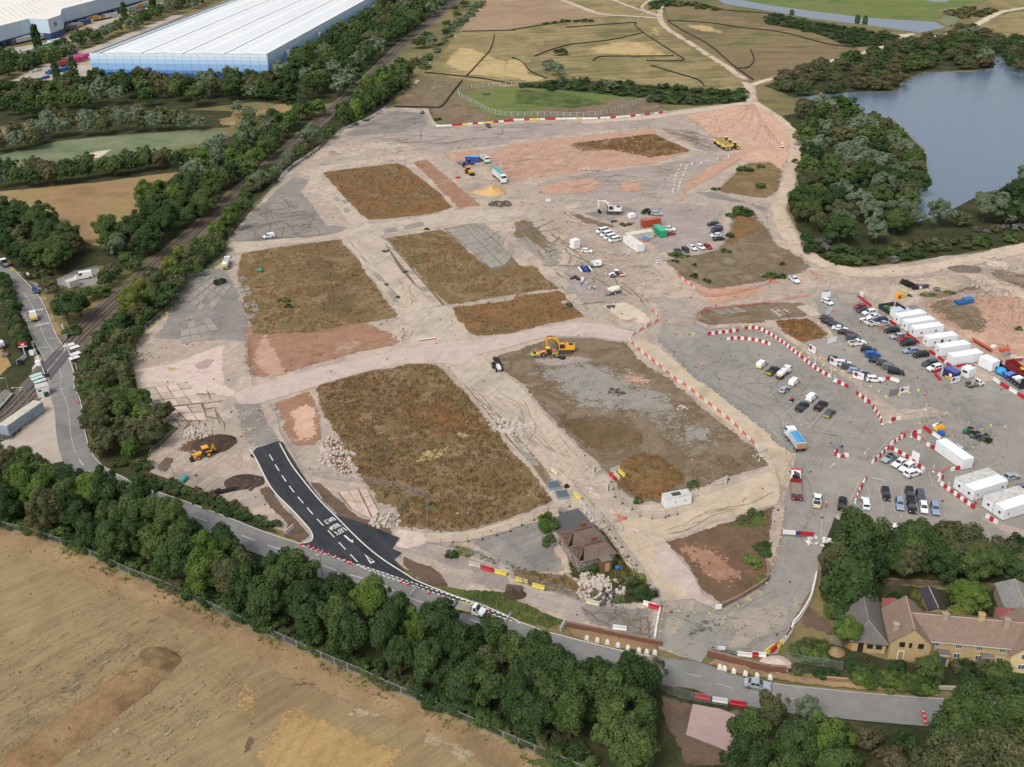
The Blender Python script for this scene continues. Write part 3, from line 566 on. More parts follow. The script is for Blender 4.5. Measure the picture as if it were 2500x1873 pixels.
for s in('00 -300 900 0 700 400 700 900 640 1300 640 1900 600 2212 640;10 100 680 500 440 980 130 1200 -20 1720 0 1220 410 930 650 700 890 180 900;00 2212 880 1700 940 1300 960 600 1000 200 1060 -300 1150','00 -300 1350 240 1150 450 1060 1000 990 1600 950 2000 960 1990 1100 1000 1170 500 1220 0 1340','00 -200 1480 0 1460 800 1390 1500 1340 1600 1480 800 1580 0 1656;01 -200 40','01 -200 60 130 120 300 200 500 340 760 440 850 480 1220 290 1250 80;00 1520 1600 1600 1300;10 -100 1150 300 1010 500 1030 230 1250;00 2212 1560;01 1950 0 1600 420 1220 600 1000 640 820 640 640 690 480 760 250 740 130 660 -200 560','30 -40 740 240 850 700 800 1120 780 1160 700 1350 620 1950 600 2000 480 1750 330 1350 330 1000 430 500 560 100 690','30 240 980 120 1000 250 1180 270 1656;31 170 100 260 330 480 610 700 650 1250 600 1900 500 2212 440 2500 300 2500 0 2000 -20 1640 0 1280 240;30 1250 1656 1390 1600 1340 1300 1100 1060 780 990 450 900','30 1460 330 1750 250 2212 400 2600 420 2600 700 2212 640 2060 570 2030 480 1960 490 1800 380','20 60 720 500 690 1000 720 1500 770 2010 790 2020 880 1600 915 1250 900 900 830 500 790 60 780','30 0 110 450 190 1110 310 1120 350 1000 400 700 410 420 290 0 210','10 700 900 1000 700 1330 640 1290 800 1100 930 760 1120 560 1290 180 1560 100 1656;11 -50 150;01 1960 530 1660 800 1440 1040 1250 1200 1120 1400;02 1200 60 1290 280 1540 390 1270 650 1310 760 1100 820 900 710 790 560 720 160;01 620 1520 700 1400 950 1130 1060 990 1700 460;10 380 1270 560 1080','02 1000 740 1300 770 1900 990 2212 1170;12 100 1230 220 1310 0 1250;02 1900 1110 1500 980 1150 850','32 560 1150 950 1400 1500 1300 1900 1200 2400 1500;33 2400 100 1000 30 900 500 600 450 440 100;32 460 1450','33 200 770 560 620 800 680 1100 740 2300 780 2300 1060 1500 1000 700 900 200 860','33 480 200 700 60 1000 60 1400 110 2300 140 2300 450 1000 400 700 220 560 400','33 -300 1200 450 1215 1300 1270 2400 1330 2400 2200 -300 2200;23 1990 1700 2040 1180'):
 sheet('undergrowth',s,MATS['mat_under'],3,1.0)
 # ---- tracks
for s,w,mt in(('20 1450 -30 1330 20 1285 70 1280 150 1330 240 1500 350 1700 480 1900 610 2030 720 2065 850 2085 960',6.5,'mat_track'),('20 2060 740;30 0 690 260 620 500 540 800 465 1050 390 1340 330',6.5,'mat_sand'),('30 1340 330 1560 290 1740 245 1980 120 2120 85 2300 60',8,'mat_sand'),('20 380 -20 560 50 760 120 1000 140 1290 160',7,'mat_track'),('20 800 -30 1000 50 1290 150',5,'mat_track'),('20 1230 -20 1120 70 1290 140',4,'mat_track'),('20 2075 880;30 10 975 120 1060 210 1170 235 1300 200 1500 150 1656;31 90 110 110 220 200 420 360 560 560 660',7.5,'mat_track'),('20 2085 900 1950 905 1700 945 1400 985 1250 1010 900 1040 600 1060',8,'mat_track'),('10 1990 20 1700 340 1440 600 1440 640 1260 860 1150 930',3.5,'mat_track'),('31 560 660 900 710 1500 650 1900 560 2300 470',9,'mat_track'),('31 1500 650 1750 720 1950 800 2300 930',7,'mat_track')):
 ribbon('track',s,w,MATS[mt],8,rag=.6,feather=1.6)
for a in((1500,1050),(1640,1110),(1740,1180),(1930,1200),(2090,1220)):
 ribbon('tyre_track',[P1('20',2075,900),P1('20',(a[0]+2075)/2+60,(a[1]+900)/2+10),P1('20',*a)],1.6,MATS['mat_pinksoil'],10,rag=.3,feather=.8)
for a in((30,20,1200),(30,100,1250)):
 ribbon('tyre_track',[P1('20',2085,900),P1('20',2150,1030),P1('30',a[1],a[2])],1.6,MATS['mat_pinksoil'],10,rag=.3,feather=.8)
 # ---- water
wm,wnt,wb=newmat('water')
wpos=nn(wnt,'ShaderNodeNewGeometry').outputs['Position']
wb.inputs['Base Color'].default_value=(.10,.14,.19,1)
wb.inputs['Roughness'].default_value=.1
wb.inputs['IOR'].default_value=1.33
wb.inputs['Specular IOR Level'].default_value=.9
wn=noise(wnt,nn(wnt,'ShaderNodeMapping',{'Vector':wpos,'Scale':(.5,1.1,1),'Rotation':(0,0,.4)}).outputs[0],.55,5,.65)
wnt.links.new(nn(wnt,'ShaderNodeBump',{'Strength':.35,'Distance':.5,'Height':wn}).outputs[0],wb.inputs['Normal'])
LAKE='30 240 840 700 800 1120 790 1160 710 1350 630 1750 620 1950 590 1960 490 2030 480 2060 570 2300 640 2700 1300;31 2300 -60 1900 0 1500 200 1290 260;30 1260 1656 1400 1600 1350 1300 1100 1050 780 980 450 890'
sheet('lake',LAKE,wm,5,.8)
sheet('lake','20 1750 -10 1850 40;30 0 95 400 165 900 225 1310 285 1530 240 1440 190 900 158 400 100 0 45;20 1980 0',wm,5,.8)
sheet('lake','30 1310 -15 1600 -15 1540 18 1420 18',wm,5,.8)
# ================================================================ TREES, BUSHES, WEEDS
ONES='first second third fourth fifth sixth seventh eighth ninth tenth eleventh twelfth thirteenth fourteenth fifteenth sixteenth seventeenth eighteenth nineteenth'.split()
TENS='twenty thirty forty fifty sixty seventy eighty ninety'.split()
def ordw(n):
 """1 -> first, 42 -> forty-second"""
 if n>=100:return('hundredth' if n==100 else 'hundred-and-'+ordw(n-100))if n<200 else 'two-hundred-and-'+(ordw(n-200)if n>200 else 'zeroth')
 if n<20:return ONES[n-1]
 return TENS[n//10-2][:-1]+'ieth' if n%10==0 else TENS[n//10-2]+'-'+ONES[n%10-1]
def leafmat(name,c1,c2,c3):
 m,nt,b=newmat(name)
 rnd=nn(nt,'ShaderNodeObjectInfo').outputs['Random']
 t=nn(nt,'ShaderNodeAttribute',attribute_name='tint').outputs['Fac']
 f=nn(nt,'ShaderNodeMath',{0:nn(nt,'ShaderNodeMath',{0:rnd,1:.45},operation='MULTIPLY').outputs[0],1:nn(nt,'ShaderNodeMath',{0:t,1:.55},operation='MULTIPLY').outputs[0]},operation='ADD').outputs[0]
 rp=nn(nt,'ShaderNodeValToRGB',{0:f})
 e=rp.color_ramp.elements
 e[0].color,e[1].color,e[1].position=lin(c1),lin(c3),.9
 e[0].position=.1
 x=e.new(.5);x.color=lin(c2)
 nt.links.new(rp.outputs[0],b.inputs['Base Color'])
 b.inputs['Roughness'].default_value=.75
 b.inputs['Specular IOR Level'].default_value=.2
 tr=nn(nt,'ShaderNodeBsdfTranslucent',{'Color':rp.outputs[0]})
 mx=nn(nt,'ShaderNodeMixShader',{0:.38,1:b.outputs[0],2:tr.outputs[0]})
 nt.links.new(mx.outputs[0],nt.nodes['Material Output'].inputs['Surface'])
 return m
LEAF={'dark green':leafmat('leaf_dark',(58,80,46),(74,98,56),(90,112,64)),'mid green':leafmat('leaf_mid',(76,96,54),(94,114,64),(112,128,74)),'fresh green':leafmat('leaf_fresh',(88,114,54),(108,132,62),(126,146,76)),'yellowish green':leafmat('leaf_yellow',(112,122,60),(134,142,72),(150,154,86)),'olive green':leafmat('leaf_olive',(88,94,62),(106,110,74),(124,124,86)),'silvery green':leafmat('leaf_willow',(106,122,94),(128,142,112),(148,160,132)),'brownish green':leafmat('leaf_brown',(94,90,64),(110,104,76),(130,120,90)),'greyish':leafmat('leaf_grey',(112,112,104),(128,128,120),(144,142,134))}
bark=pm('bark',(92,80,64),.9,dirt=.4,dsc=3)
def crown_data(seed,kind,nleaf,leaf):
 """leaf clumps spread over uneven lobes; unit tree height 1, unit crown radius 1 (scaled per tree)"""
 rs=np.random.RandomState(seed)
 L,r=[],[]
 if kind=='conifer':
  for k in range(46):
   h=rs.uniform(.06,.97)**.9
   a=rs.uniform(0,2*PI);rr=(1-h)*.86+.06
   L.append((math.cos(a)*rr*.72,math.sin(a)*rr*.72,h));r.append(.2+.14*(1-h))
 elif kind=='poplar':
  for k in range(34):
   h=rs.uniform(.12,.95);a=rs.uniform(0,2*PI);rr=.75*math.sin(PI*min(1,max(.05,h*.92+.1)))**.6
   L.append((math.cos(a)*rr*.6,math.sin(a)*rr*.6,h));r.append(rs.uniform(.34,.5))
 elif kind=='bush':
  for k in range(16):
   a=rs.uniform(0,2*PI);rr=math.sqrt(rs.uniform(0,1))*.78;h=rs.uniform(.25,.68)*(1-.35*rr)
   L.append((math.cos(a)*rr,math.sin(a)*rr,h));r.append(rs.uniform(.26,.42))
 else:
  n=62 if kind=='broad' else 70
  sq=rs.normal(size=3)*.16
  for k in range(n):
   d=rs.normal(size=3);d/=np.linalg.norm(d)
   if d[2]<-.55:d[2]=-d[2]
   q=rs.uniform(.42,1.02)*(1+sq[0]*d[0]*2+sq[1]*d[1]*2+.22*math.sin(3*math.atan2(d[1],d[0])+seed))
   L.append((d[0]*q*.8,d[1]*q*.8,.54+d[2]*q*.36));r.append(rs.uniform(.12,.3)if kind=='broad' else rs.uniform(.1,.24))
 L,r=np.array(L),np.array(r)
 li=rs.choice(len(L),nleaf,p=(r**2)/(r**2).sum())
 d=rs.normal(size=(nleaf,3));d/=np.linalg.norm(d,axis=1)[:,None]
 out=L[li].copy();out[:,2]=(out[:,2]-.45)*1.6
 out/=np.linalg.norm(out,axis=1)[:,None]+.2
 flip=(d*out).sum(1)<-.35
 d[flip]*=-1
 zs=.45
 pos=L[li]+d*(r[li]*rs.uniform(.6,1.2,nleaf))[:,None]*np.array([1,1,zs])
 pos[:,2]=np.clip(pos[:,2],.02,1.02)
 nrm=d*.9+out*.35+rs.normal(size=(nleaf,3))*.5+np.array([0,0,.25])
 nrm/=np.linalg.norm(nrm,axis=1)[:,None]
 a=np.cross(nrm,rs.normal(size=(nleaf,3)));a/=np.linalg.norm(a,axis=1)[:,None]
 b=np.cross(nrm,a)
 s1=leaf*rs.uniform(.6,1.25,nleaf);s2=s1*rs.uniform(.5,.9,nleaf)
 a*=s1[:,None];b*=s2[:,None]
 sc=np.array([1,1,zs])
 v=np.stack([pos-a*sc,pos-b*sc*.9,pos+a*sc,pos+b*sc*.9],1)
 tint=np.clip(rs.uniform(0,1,len(L))[li]*.8+rs.uniform(0,.25,nleaf),0,1)
 return v,tint
def crown_mesh(name,v,tint):
 n=len(v)
 me=npmesh(name,v.reshape(-1,3),np.arange(n*4).reshape(n,4))
 at=me.attributes.new('tint','FLOAT','FACE')
 at.data.foreach_set('value',tint.astype(np.float32))
 me.materials.append(None)
 return me
PROTO={}
for kind,nv,lf in(('broad',6,.058),('willow',4,.052),('bush',4,.1),('conifer',1,.085),('poplar',2,.12)):
 for i in range(nv):
  n0={'broad':9500,'willow':9500,'bush':1700,'conifer':6500,'poplar':3600}[kind]
  for lod,k,l in((0,1,1),(1,.24,2.0)):
   v,t=crown_data(100+i*7+len(kind),kind,int(n0*k),lf*l)
   PROTO[kind,i,lod]=(v,t,crown_mesh('foliage',v,t))
def trunk_mesh(seed,hi=.62):
 rs=random.Random(seed);m=MB()
 m.tube((0,0,-.03),(0,0,.2),.035,7,.027);m.tube((0,0,.2),(rs.uniform(-.05,.05),rs.uniform(-.05,.05),hi),.027,6,.009)
 for k in range(5):
  a=k*1.3+rs.uniform(0,.6);z=rs.uniform(.16,.36);q=rs.uniform(.2,.3)
  m.tube((0,0,z),(math.cos(a)*q,math.sin(a)*q,z+rs.uniform(.18,.3)),.015,5,.005)
 return m.mesh('trunk')
TRUNK=[trunk_mesh(i)for i in range(4)]
TREES,BUSHES=[],[]
def put(p,h,cr,shape,colr,zone):
 s=(G((1250,936.5))-CAM).length
 (BUSHES if shape=='bush' else TREES).append(dict(p=Vector((p.x,p.y,.05)),h=h,r=cr,k=shape,c=colr,z=zone,s=h/(p-CAM).length))
def zone(name,poly,spacing,hr,ratio,kinds,seed=1,maxn=400):
 g=QG(poly)if isinstance(poly,str)else poly
 rs=random.Random(seed)
 xs,ys=[p.x for p in g],[p.y for p in g]
 pts=[]
 A=(max(xs)-min(xs))*(max(ys)-min(ys))
 cand=int(min(60000,A/spacing**2*14))
 X=np.array([rs.uniform(min(xs),max(xs))for _ in range(cand)]);Y=np.array([rs.uniform(min(ys),max(ys))for _ in range(cand)])
 ok=inside([(p.x,p.y)for p in g],X,Y)
 for x,y in zip(X[ok],Y[ok]):
  if len(pts)>=maxn:break
  if all((x-a)**2+(y-b)**2>spacing**2 for a,b in pts):pts.append((x,y))
 for x,y in pts:
  sh,cl=rs.choices([k[:2]for k in kinds],[k[2]for k in kinds])[0]
  h=rs.uniform(*hr)
  put(Vector((x,y,0)),h,max(h*ratio,spacing*.55)*rs.uniform(.88,1.15),sh,cl,name)
def row(name,pts,step,hr,ratio,kinds,seed=1,jit=.8):
 g=QG(pts)if isinstance(pts,str)else pts
 rs=random.Random(seed)
 s,L=step*.4,plen(g)
 while s<L:
  p,d=along(g,s)
  h=rs.uniform(*hr)
  sh,cl=rs.choices([k[:2]for k in kinds],[k[2]for k in kinds])[0]
  put(p+Vector((-d.y,d.x,0))*rs.uniform(-jit,jit),h,h*ratio*rs.uniform(.85,1.2),sh,cl,name)
  s+=step*rs.uniform(.8,1.2)
def one(name,cr,x,y,h,r,shape,colr):put(P1(cr,x,y),h,r,shape,colr,name)
BELT=[('broad','dark green',5),('broad','mid green',3),('broad','fresh green',1.2),('broad','olive green',1)]
# foreground belt between the stubble field fence and the road
bl=[p for p in offset(FENCE_S,1.8)if p.x>-260]
fs=[p for p in FENCE_S if p.x>-260]
nb_=len(fs)
deep=[]
for i,p in enumerate(fs):
 t=i/(nb_-1)
 dd=18-6*min(1,t/.3)if t<.3 else 12 if t<.62 else 12+7*(t-.62)/.38
 deep.append(offset(fs,dd)[i])
belt=bl+[p for p in deep if p.x<P1('23',1400,1300).x][::-1]
zone('belt between field and road',belt,4.7,(9.5,12),.37,BELT,3,190)
row('belt between field and road',[p for p in offset(FENCE_S,1.5)if p.x>-200][:-1],3.4,(2.2,4.2),.7,[('bush','dark green',3),('bush','olive green',1),('bush','mid green',1)],77,.5)
zone('clump at the bottom edge','33 -300 1420 250 1480 470 1560 520 1950 -300 2000',5.6,(10,12.5),.4,[('broad','mid green',3),('broad','dark green',2),('broad','fresh green',1)],5)
zone('thicket below the road','33 470 1380 900 1420 1330 1430 1330 1950 560 1950',4.2,(3.5,5.5),.6,[('bush','olive green',2),('bush','mid green',2),('bush','brownish green',2),('bush','dark green',2)],6)
zone('copse at the bottom right','33 1430 1440 1700 1400 2450 1420 2450 2000 1400 2000',6.0,(10.5,12.5),.42,[('broad','dark green',3),('broad','mid green',3),('broad','yellowish green',.5),('broad','olive green',1)],8)
one('road edge trees','33',20,1290,6.5,3.2,'willow','olive green');one('road edge trees','33',320,1270,6.5,2.6,'willow','silvery green');one('road edge trees','23',1180,1010,7,3,'broad','olive green')
# corner by the lower car park
one('corner by the lower car park','32',720,1600,15,6.2,'broad','mid green');one('corner by the lower car park','33',690,230,17,6.2,'conifer','dark green')
one('corner by the lower car park','33',560,60,10,4,'broad','olive green');one('corner by the lower car park','33',850,60,10.5,4.4,'broad','dark green')
row('line behind the lower car park','32 1000 1560 1230 1540 1500 1600 1800 1640 2300 1690',4.6,(8,10.5),.5,[('broad','dark green',3),('broad','olive green',2),('broad','mid green',1)],4,1.5)
row('line behind the lower car park','33 940 0 1300 10 1700 20 2300 50',4.2,(7.5,9.5),.5,[('broad','dark green',3),('broad','mid green',1),('willow','olive green',1)],9,1)
one('line behind the lower car park','32',1560,1500,9,3.6,'willow','brownish green');one('line behind the lower car park','32',1290,1440,8,3.4,'broad','mid green')
# cottage gardens
one('cottage gardens','33',1690,330,8,4.2,'broad','fresh green');one('cottage gardens','33',1640,470,5.5,3.2,'broad','yellowish green');one('cottage gardens','33',650,620,6.5,2.8,'broad','fresh green')
one('cottage gardens','33',1370,930,6.5,2.9,'broad','mid green');one('cottage gardens','33',1090,860,4.2,2.2,'bush','dark green')
for x,y,h,r,c in((980,330,4,2.4,'mid green'),(1130,280,4,2.6,'dark green'),(1250,330,3.6,2.4,'olive green'),(1060,420,3,2,'fresh green'),(1200,430,3,2.4,'brownish green'),(1310,230,3.4,2,'yellowish green'),(1770,520,3.6,2.6,'dark green'),(1880,420,3,2.4,'olive green'),(1850,600,3,2.2,'dark green'),(740,800,2.2,1.8,'dark green'),(620,400,5,2.6,'dark green'),(560,330,5,3,'mid green'),(1720,880,3.2,2.6,'dark green'),(1800,800,2.6,2.2,'olive green'),(1640,820,2.6,2,'olive green'),(1960,900,4,2.6,'mid green'),(2100,1000,4,3,'dark green'),(1850,1000,3.4,2.8,'mid green'),(2200,1040,3.6,2.8,'dark green'),(1760,1010,3,2.4,'dark green'),(2030,850,3,2.2,'mid green'),(440,880,1.6,1.3,'dark green'),(560,860,1.5,1.2,'dark green'),(290,690,2.6,2.2,'mid green'),(380,740,2.4,2,'fresh green'),(460,640,2,1.6,'mid green'),(330,620,2,1.8,'olive green'),(240,830,1.6,1.4,'olive green'),(830,790,1.8,1.6,'brownish green')):
 one('cottage gardens','33',x,y,h,r,'bush',c)
row('clipped hedge by the road','33 740 920 900 950 1080 985 1250 1000 1440 990',1.7,(2.7,3.1),.62,[('bush','mid green',2),('bush','fresh green',1)],2,.3)
row('clipped hedge by the road','33 760 860 950 900 1200 920 1420 930',1.9,(2.6,3.0),.62,[('bush','mid green',2),('bush','dark green',1)],12,.3)
# inside of the road bend
zone('thicket inside the road bend','02 760 40 800 560 960 700 1270 640 1500 380 1270 260 1180 60;01 1120 1500 950 1480 700 1600',4.4,(5,7),.55,[('broad','olive green',3),('broad','mid green',2),('willow','olive green',1),('broad','fresh green',.6)],7)
zone('bank inside the road bend','02 960 720 1270 660 1300 750 1150 800',2.6,(1.8,3),.8,[('bush','dark green',1),('bush','mid green',1)],8)
row('low hedge above the road','02 1180 810 1500 930 1900 1085 2180 1190;12 160 1250',2.0,(1.7,2.4),.75,[('bush','dark green',2),('bush','mid green',2),('bush','olive green',1)],9,1.0)
row('low hedge above the road','02 1450 860 1700 960 2000 1080 2212 1180',2.2,(1.5,2.2),.75,[('bush','mid green',2),('bush','brownish green',1)],19,.8)
# railway corridor
zone('strip along the railway','01 760 1440 960 1200 1090 1070 1230 930 1430 720 1700 500 1930 470 1930 560 1660 800 1440 1030 1250 1190 1110 1400 1080 1560 850 1600',4.3,(4.5,7),.5,[('broad','mid green',2),('broad','olive green',2),('broad','dark green',1.4)],11)
for x,y,h,r,c in((1150,1080,10,4,'yellowish green'),(1240,980,10.5,4.2,'yellowish green'),(1390,880,10,4,'mid green'),(1500,760,9,3.6,'yellowish green'),(1330,1010,8,3.6,'mid green'),(1560,640,8,3,'yellowish green'),(2010,350,10,4,'fresh green'),(1880,420,7.5,3.6,'fresh green')):
 one('strip along the railway','01',x,y,h,r,'broad',c)
zone('strip along the railway','01 1950 420 2150 160;11 -90 60;10 150 1580 480 1310 460 1250 100 1500;01 2100 60',5.0,(4,7),.5,[('broad','mid green',2),('willow','silvery green',1),('bush','olive green',2)],13)
one('strip along the railway','10',490,1290,12,5.6,'willow','silvery green');one('strip along the railway','10',30,1640,8,5,'willow','silvery green')
one('strip along the railway','10',640,1200,7,4,'broad','mid green')
zone('strip along the railway','10 700 1080 760 1120 1100 920 1280 760 1330 640 1240 650 1010 760 850 960',6.6,(10,12.5),.42,[('broad','mid green',2),('broad','dark green',2),('poplar','mid green',1),('poplar','fresh green',.5)],15)
for x,y,h,r,c,k in((1540,400,8,6,'silvery green','willow'),(1420,420,8,6.5,'dark green','broad'),(1480,350,7,5,'dark green','broad'),(1650,240,6,4,'olive green','broad'),(1740,160,6,4.5,'mid green','broad'),(1640,300,5,4,'dark green','broad'),(1720,100,6,4,'olive green','broad'),(1380,560,5,4,'olive green','broad'),(1800,60,6,5,'mid green','broad')):
 one('scrub east of the railway','10',x,y,h,r,k,c)
 # level crossing surroundings
one('trees by the level crossing','01',600,1150,10.5,6.2,'broad','dark green');one('trees by the level crossing','01',700,1080,8.5,4.6,'broad','dark green');one('trees by the level crossing','01',620,1225,3.4,3,'bush','mid green')
for x,y,h,r,c in((940,830,6.5,3.6,'dark green'),(780,940,5,3.4,'mid green'),(880,900,4.5,3,'fresh green'),(440,880,5,3.4,'olive green'),(400,800,3.6,3,'olive green'),(1000,760,6,3.6,'olive green'),(1100,660,6,4,'mid green'),(1180,690,5,3,'mid green'),(690,900,4,3,'olive green'),(270,740,4,3,'olive green'),(350,730,4.4,3.4,'olive green')):
 one('trees by the level crossing','01',x,y,h,r,'broad' if h>4.5 else 'bush',c)
row('hedge west of the level crossing','01 10 760 60 900 110 1080 170 1260 205 1380',2.8,(3.6,5.2),.55,[('broad','dark green',2),('bush','mid green',1),('bush','olive green',1)],3,.8)
zone('wood north of the level crossing','01 -100 230 130 190 300 260 520 400 740 500 700 660 480 720 230 680 120 620 -100 540',7,(8.5,11),.5,[('broad','mid green',3),('broad','olive green',2),('broad','dark green',2)],21)
zone('wood beside the dry field','01 840 500 1000 600 1240 580 1600 410 1900 80 1960 -20;00 2212 1500;10 250 1230 560 1000 400 1010 150 1120 0 1190;00 1900 1430 1560 1620;01 1270 130 1240 330',8.2,(9,12),.5,[('broad','mid green',3),('broad','dark green',2),('willow','silvery green',1),('broad','fresh green',1)],23)
row('tree row above the dry field','00 -100 1650 60 1630 450 1590 900 1530 1540 1450',7.5,(8,10),.5,[('broad','mid green',2),('broad','dark green',2),('broad','brownish green',1),('willow','silvery green',.6)],25,3)
row('tree row above the dry field','00 -60 1500 450 1520 900 1470 1500 1400',9,(7,9),.55,[('broad','mid green',2),('broad','dark green',2),('broad','olive green',1)],26,3)
row('willow row above the reed bed','00 -60 1340 240 1290 480 1200 1000 1150 1400 1130 1850 1120',8.5,(8,10.5),.55,[('willow','silvery green',3),('broad','olive green',2),('broad','brownish green',1),('broad','mid green',1)],27,3)
row('willow row above the reed bed','00 -60 1240 300 1150 650 1080 1100 1060 1700 1050',10,(8,10),.6,[('willow','silvery green',2),('broad','olive green',2),('broad','mid green',1)],28,4)
row('willow row above the reed bed','00 2010 1000 2130 1040 2180 1160 2060 1250 1780 1330 1650 1440',9,(7,9),.6,[('willow','silvery green',2),('broad','mid green',1)],29,3)
for x,y,h,r,c in((120,870,9,6,'dark green'),(470,1010,9,7,'dark green'),(100,1130,9,7.5,'olive green'),(250,880,7,6,'dark green'),(0,860,9,6,'silvery green')):
 one('trees below the wood','10',x,y,h,r,'broad' if c!='silvery green' else 'willow',c)
WOODK=[('broad','dark green',4),('broad','mid green',3),('broad','olive green',2),('willow','silvery green',1)]
zone('wood below the warehouse','00 -200 960 0 1000 200 1040 600 975 1300 935 1680 925;10 0 870 0 730;00 1900 740 1400 760 900 760 500 800 0 830 -200 850',12,(11,14),.5,WOODK,31)
zone('wood along the warehouse','10 60 860 200 880 640 870 740 840 910 640 1200 400 1480 180 1700 -20 1750 -80 1250 -80 1000 160 510 490 290 680 150 740',12.5,(12,15),.52,WOODK,33)
zone('trees between the warehouses','00 500 590 330 590 480 480 700 380 1000 290 1400 100 1560 60 1850 -30 2000 -30 1500 130 1000 330 700 430',11,(9,12),.5,[('broad','mid green',2),('willow','silvery green',2),('broad','dark green',2)],35)
zone('trees beside the lorry yard','00 -200 560 0 500 150 540 400 500 480 510 300 600 60 690 -200 800',10,(8,11),.55,[('broad','mid green',2),('willow','silvery green',1),('broad','dark green',2)],36)
for x,y,h in((340,460,19),(1090,200,16),(1330,110,22),(500,700,13),(655,690,14)):
 one('poplars in the lorry yard','00',x,y,h,3.6 if h>15 else 3,'poplar','dark green')
 # lake surroundings
LW=[('broad','mid green',3),('broad','dark green',1.4),('willow','silvery green',3),('broad','olive green',2)]
zone('lakeside wood','30 270 1000 450 960 760 1040 980 1150 1240 1400 1320 1600;31 1180 260 1230 420 850 520 620 460 380 360 260 200;30 330 1620 320 1250',9.6,(9,12),.55,LW,41)
zone('edge of the lakeside wood','31 270 380 420 450 650 520 850 560 1250 470 1500 440 1740 420 1750 490 1450 530 1200 600 880 640 700 640 480 600 330 480',4.6,(2.5,4.2),.8,[('bush','dark green',3),('bush','mid green',2),('bush','olive green',2),('bush','greyish',1)],43)
one('willows at the lake corner','31',1460,290,11,5.6,'willow','silvery green');one('willows at the lake corner','31',1850,270,13,8,'willow','silvery green');one('willows at the lake corner','31',1660,300,6,4,'broad','olive green');one('willows at the lake corner','31',2050,290,10,6,'broad','dark green');one('willows at the lake corner','31',2180,280,10,6,'broad','mid green')
one('willows at the lake corner','31',2100,150,12,6.4,'broad','dark green');one('willows at the lake corner','31',2260,120,13,7,'broad','mid green');one('willows at the lake corner','31',2260,0,13,7,'willow','silvery green')
row('thicket by the haul track','31 1780 350 1950 340 2100 320 2260 330',3.4,(2,3),.9,[('bush','greyish',2),('bush','brownish green',1)],44,1.2)
for x,y in((1800,450),(1880,470),(2090,410),(2110,430),(1850,420)):one('thicket by the haul track','31',x,y,3.4,3,'bush','mid green')
zone('scrub on the far lake bank','30 0 730 240 840 700 790 1120 770 1160 690 1350 610 1940 590 1950 480 1750 350 1350 350 1000 450 500 580 100 700',11,(5.5,8),.7,[('broad','olive green',3),('broad','brownish green',2),('broad','dark green',1),('broad','mid green',1)],45)
one('scrub on the far lake bank','30',1900,570,11,6.5,'willow','silvery green');one('scrub on the far lake bank','30',735,540,8,6,'broad','dark green')
zone('scrub beyond the lake','30 1480 330 1750 260 2212 390 2400 420 2400 660 2212 630 2070 560 2040 470 1960 470 1820 380',12,(5,8),.75,[('broad','olive green',2),('broad','dark green',2),('willow','silvery green',1)],46)
zone('bushes beside the sandy track','30 20 130 450 210 800 260 1110 320 1060 380 750 410 430 290 0 200',9,(2.4,4),1.2,[('bush','dark green',3),('bush','mid green',1)],47)
zone('scrub band beyond the site','20 80 740 500 700 1000 730 1500 780 2010 800 2015 875 1600 905 1250 890 900 820 500 780 100 770',7.5,(2.6,4.4),.9,[('bush','dark green',3),('bush','mid green',2)],48)
one('scrub band beyond the site','20',290,610,7,6,'willow','silvery green');one('scrub band beyond the site','20',400,650,8,7,'willow','silvery green');one('scrub band beyond the site','20',850,780,6,4.5,'willow','silvery green');one('scrub band beyond the site','20',420,480,5,5.5,'broad','dark green')
row('scrub band beyond the site','20 250 210 480 190 740 185',9,(2,3.5),1.4,[('bush','dark green',1)],49,2)
row('ditch beside the railway','10 1960 20 1700 260 1560 420 1430 600',9,(2.6,4),1,[('bush','silvery green',2),('bush','mid green',1)],50,3)
zone('scrub at the top edge','20 1170 70 1300 0 1420 0 1340 50 1240 80',9,(3,5),1,[('bush','dark green',1)],51)
zone('scrub at the top edge','20 1400 20 1700 60 1800 100 1450 60',10,(3,5),1,[('bush','dark green',1),('bush','olive green',1)],52)
zone('scrub at the top edge','30 1520 120 1750 80 1950 100 1750 170 1640 160',11,(4,6),1,[('bush','dark green',1),('bush','olive green',1)],53)
for x,y in((205,130),(770,200),(835,210)):one('scrub at the top edge','30',x,y,6 if x>700 else 4,2.4,'poplar','mid green')
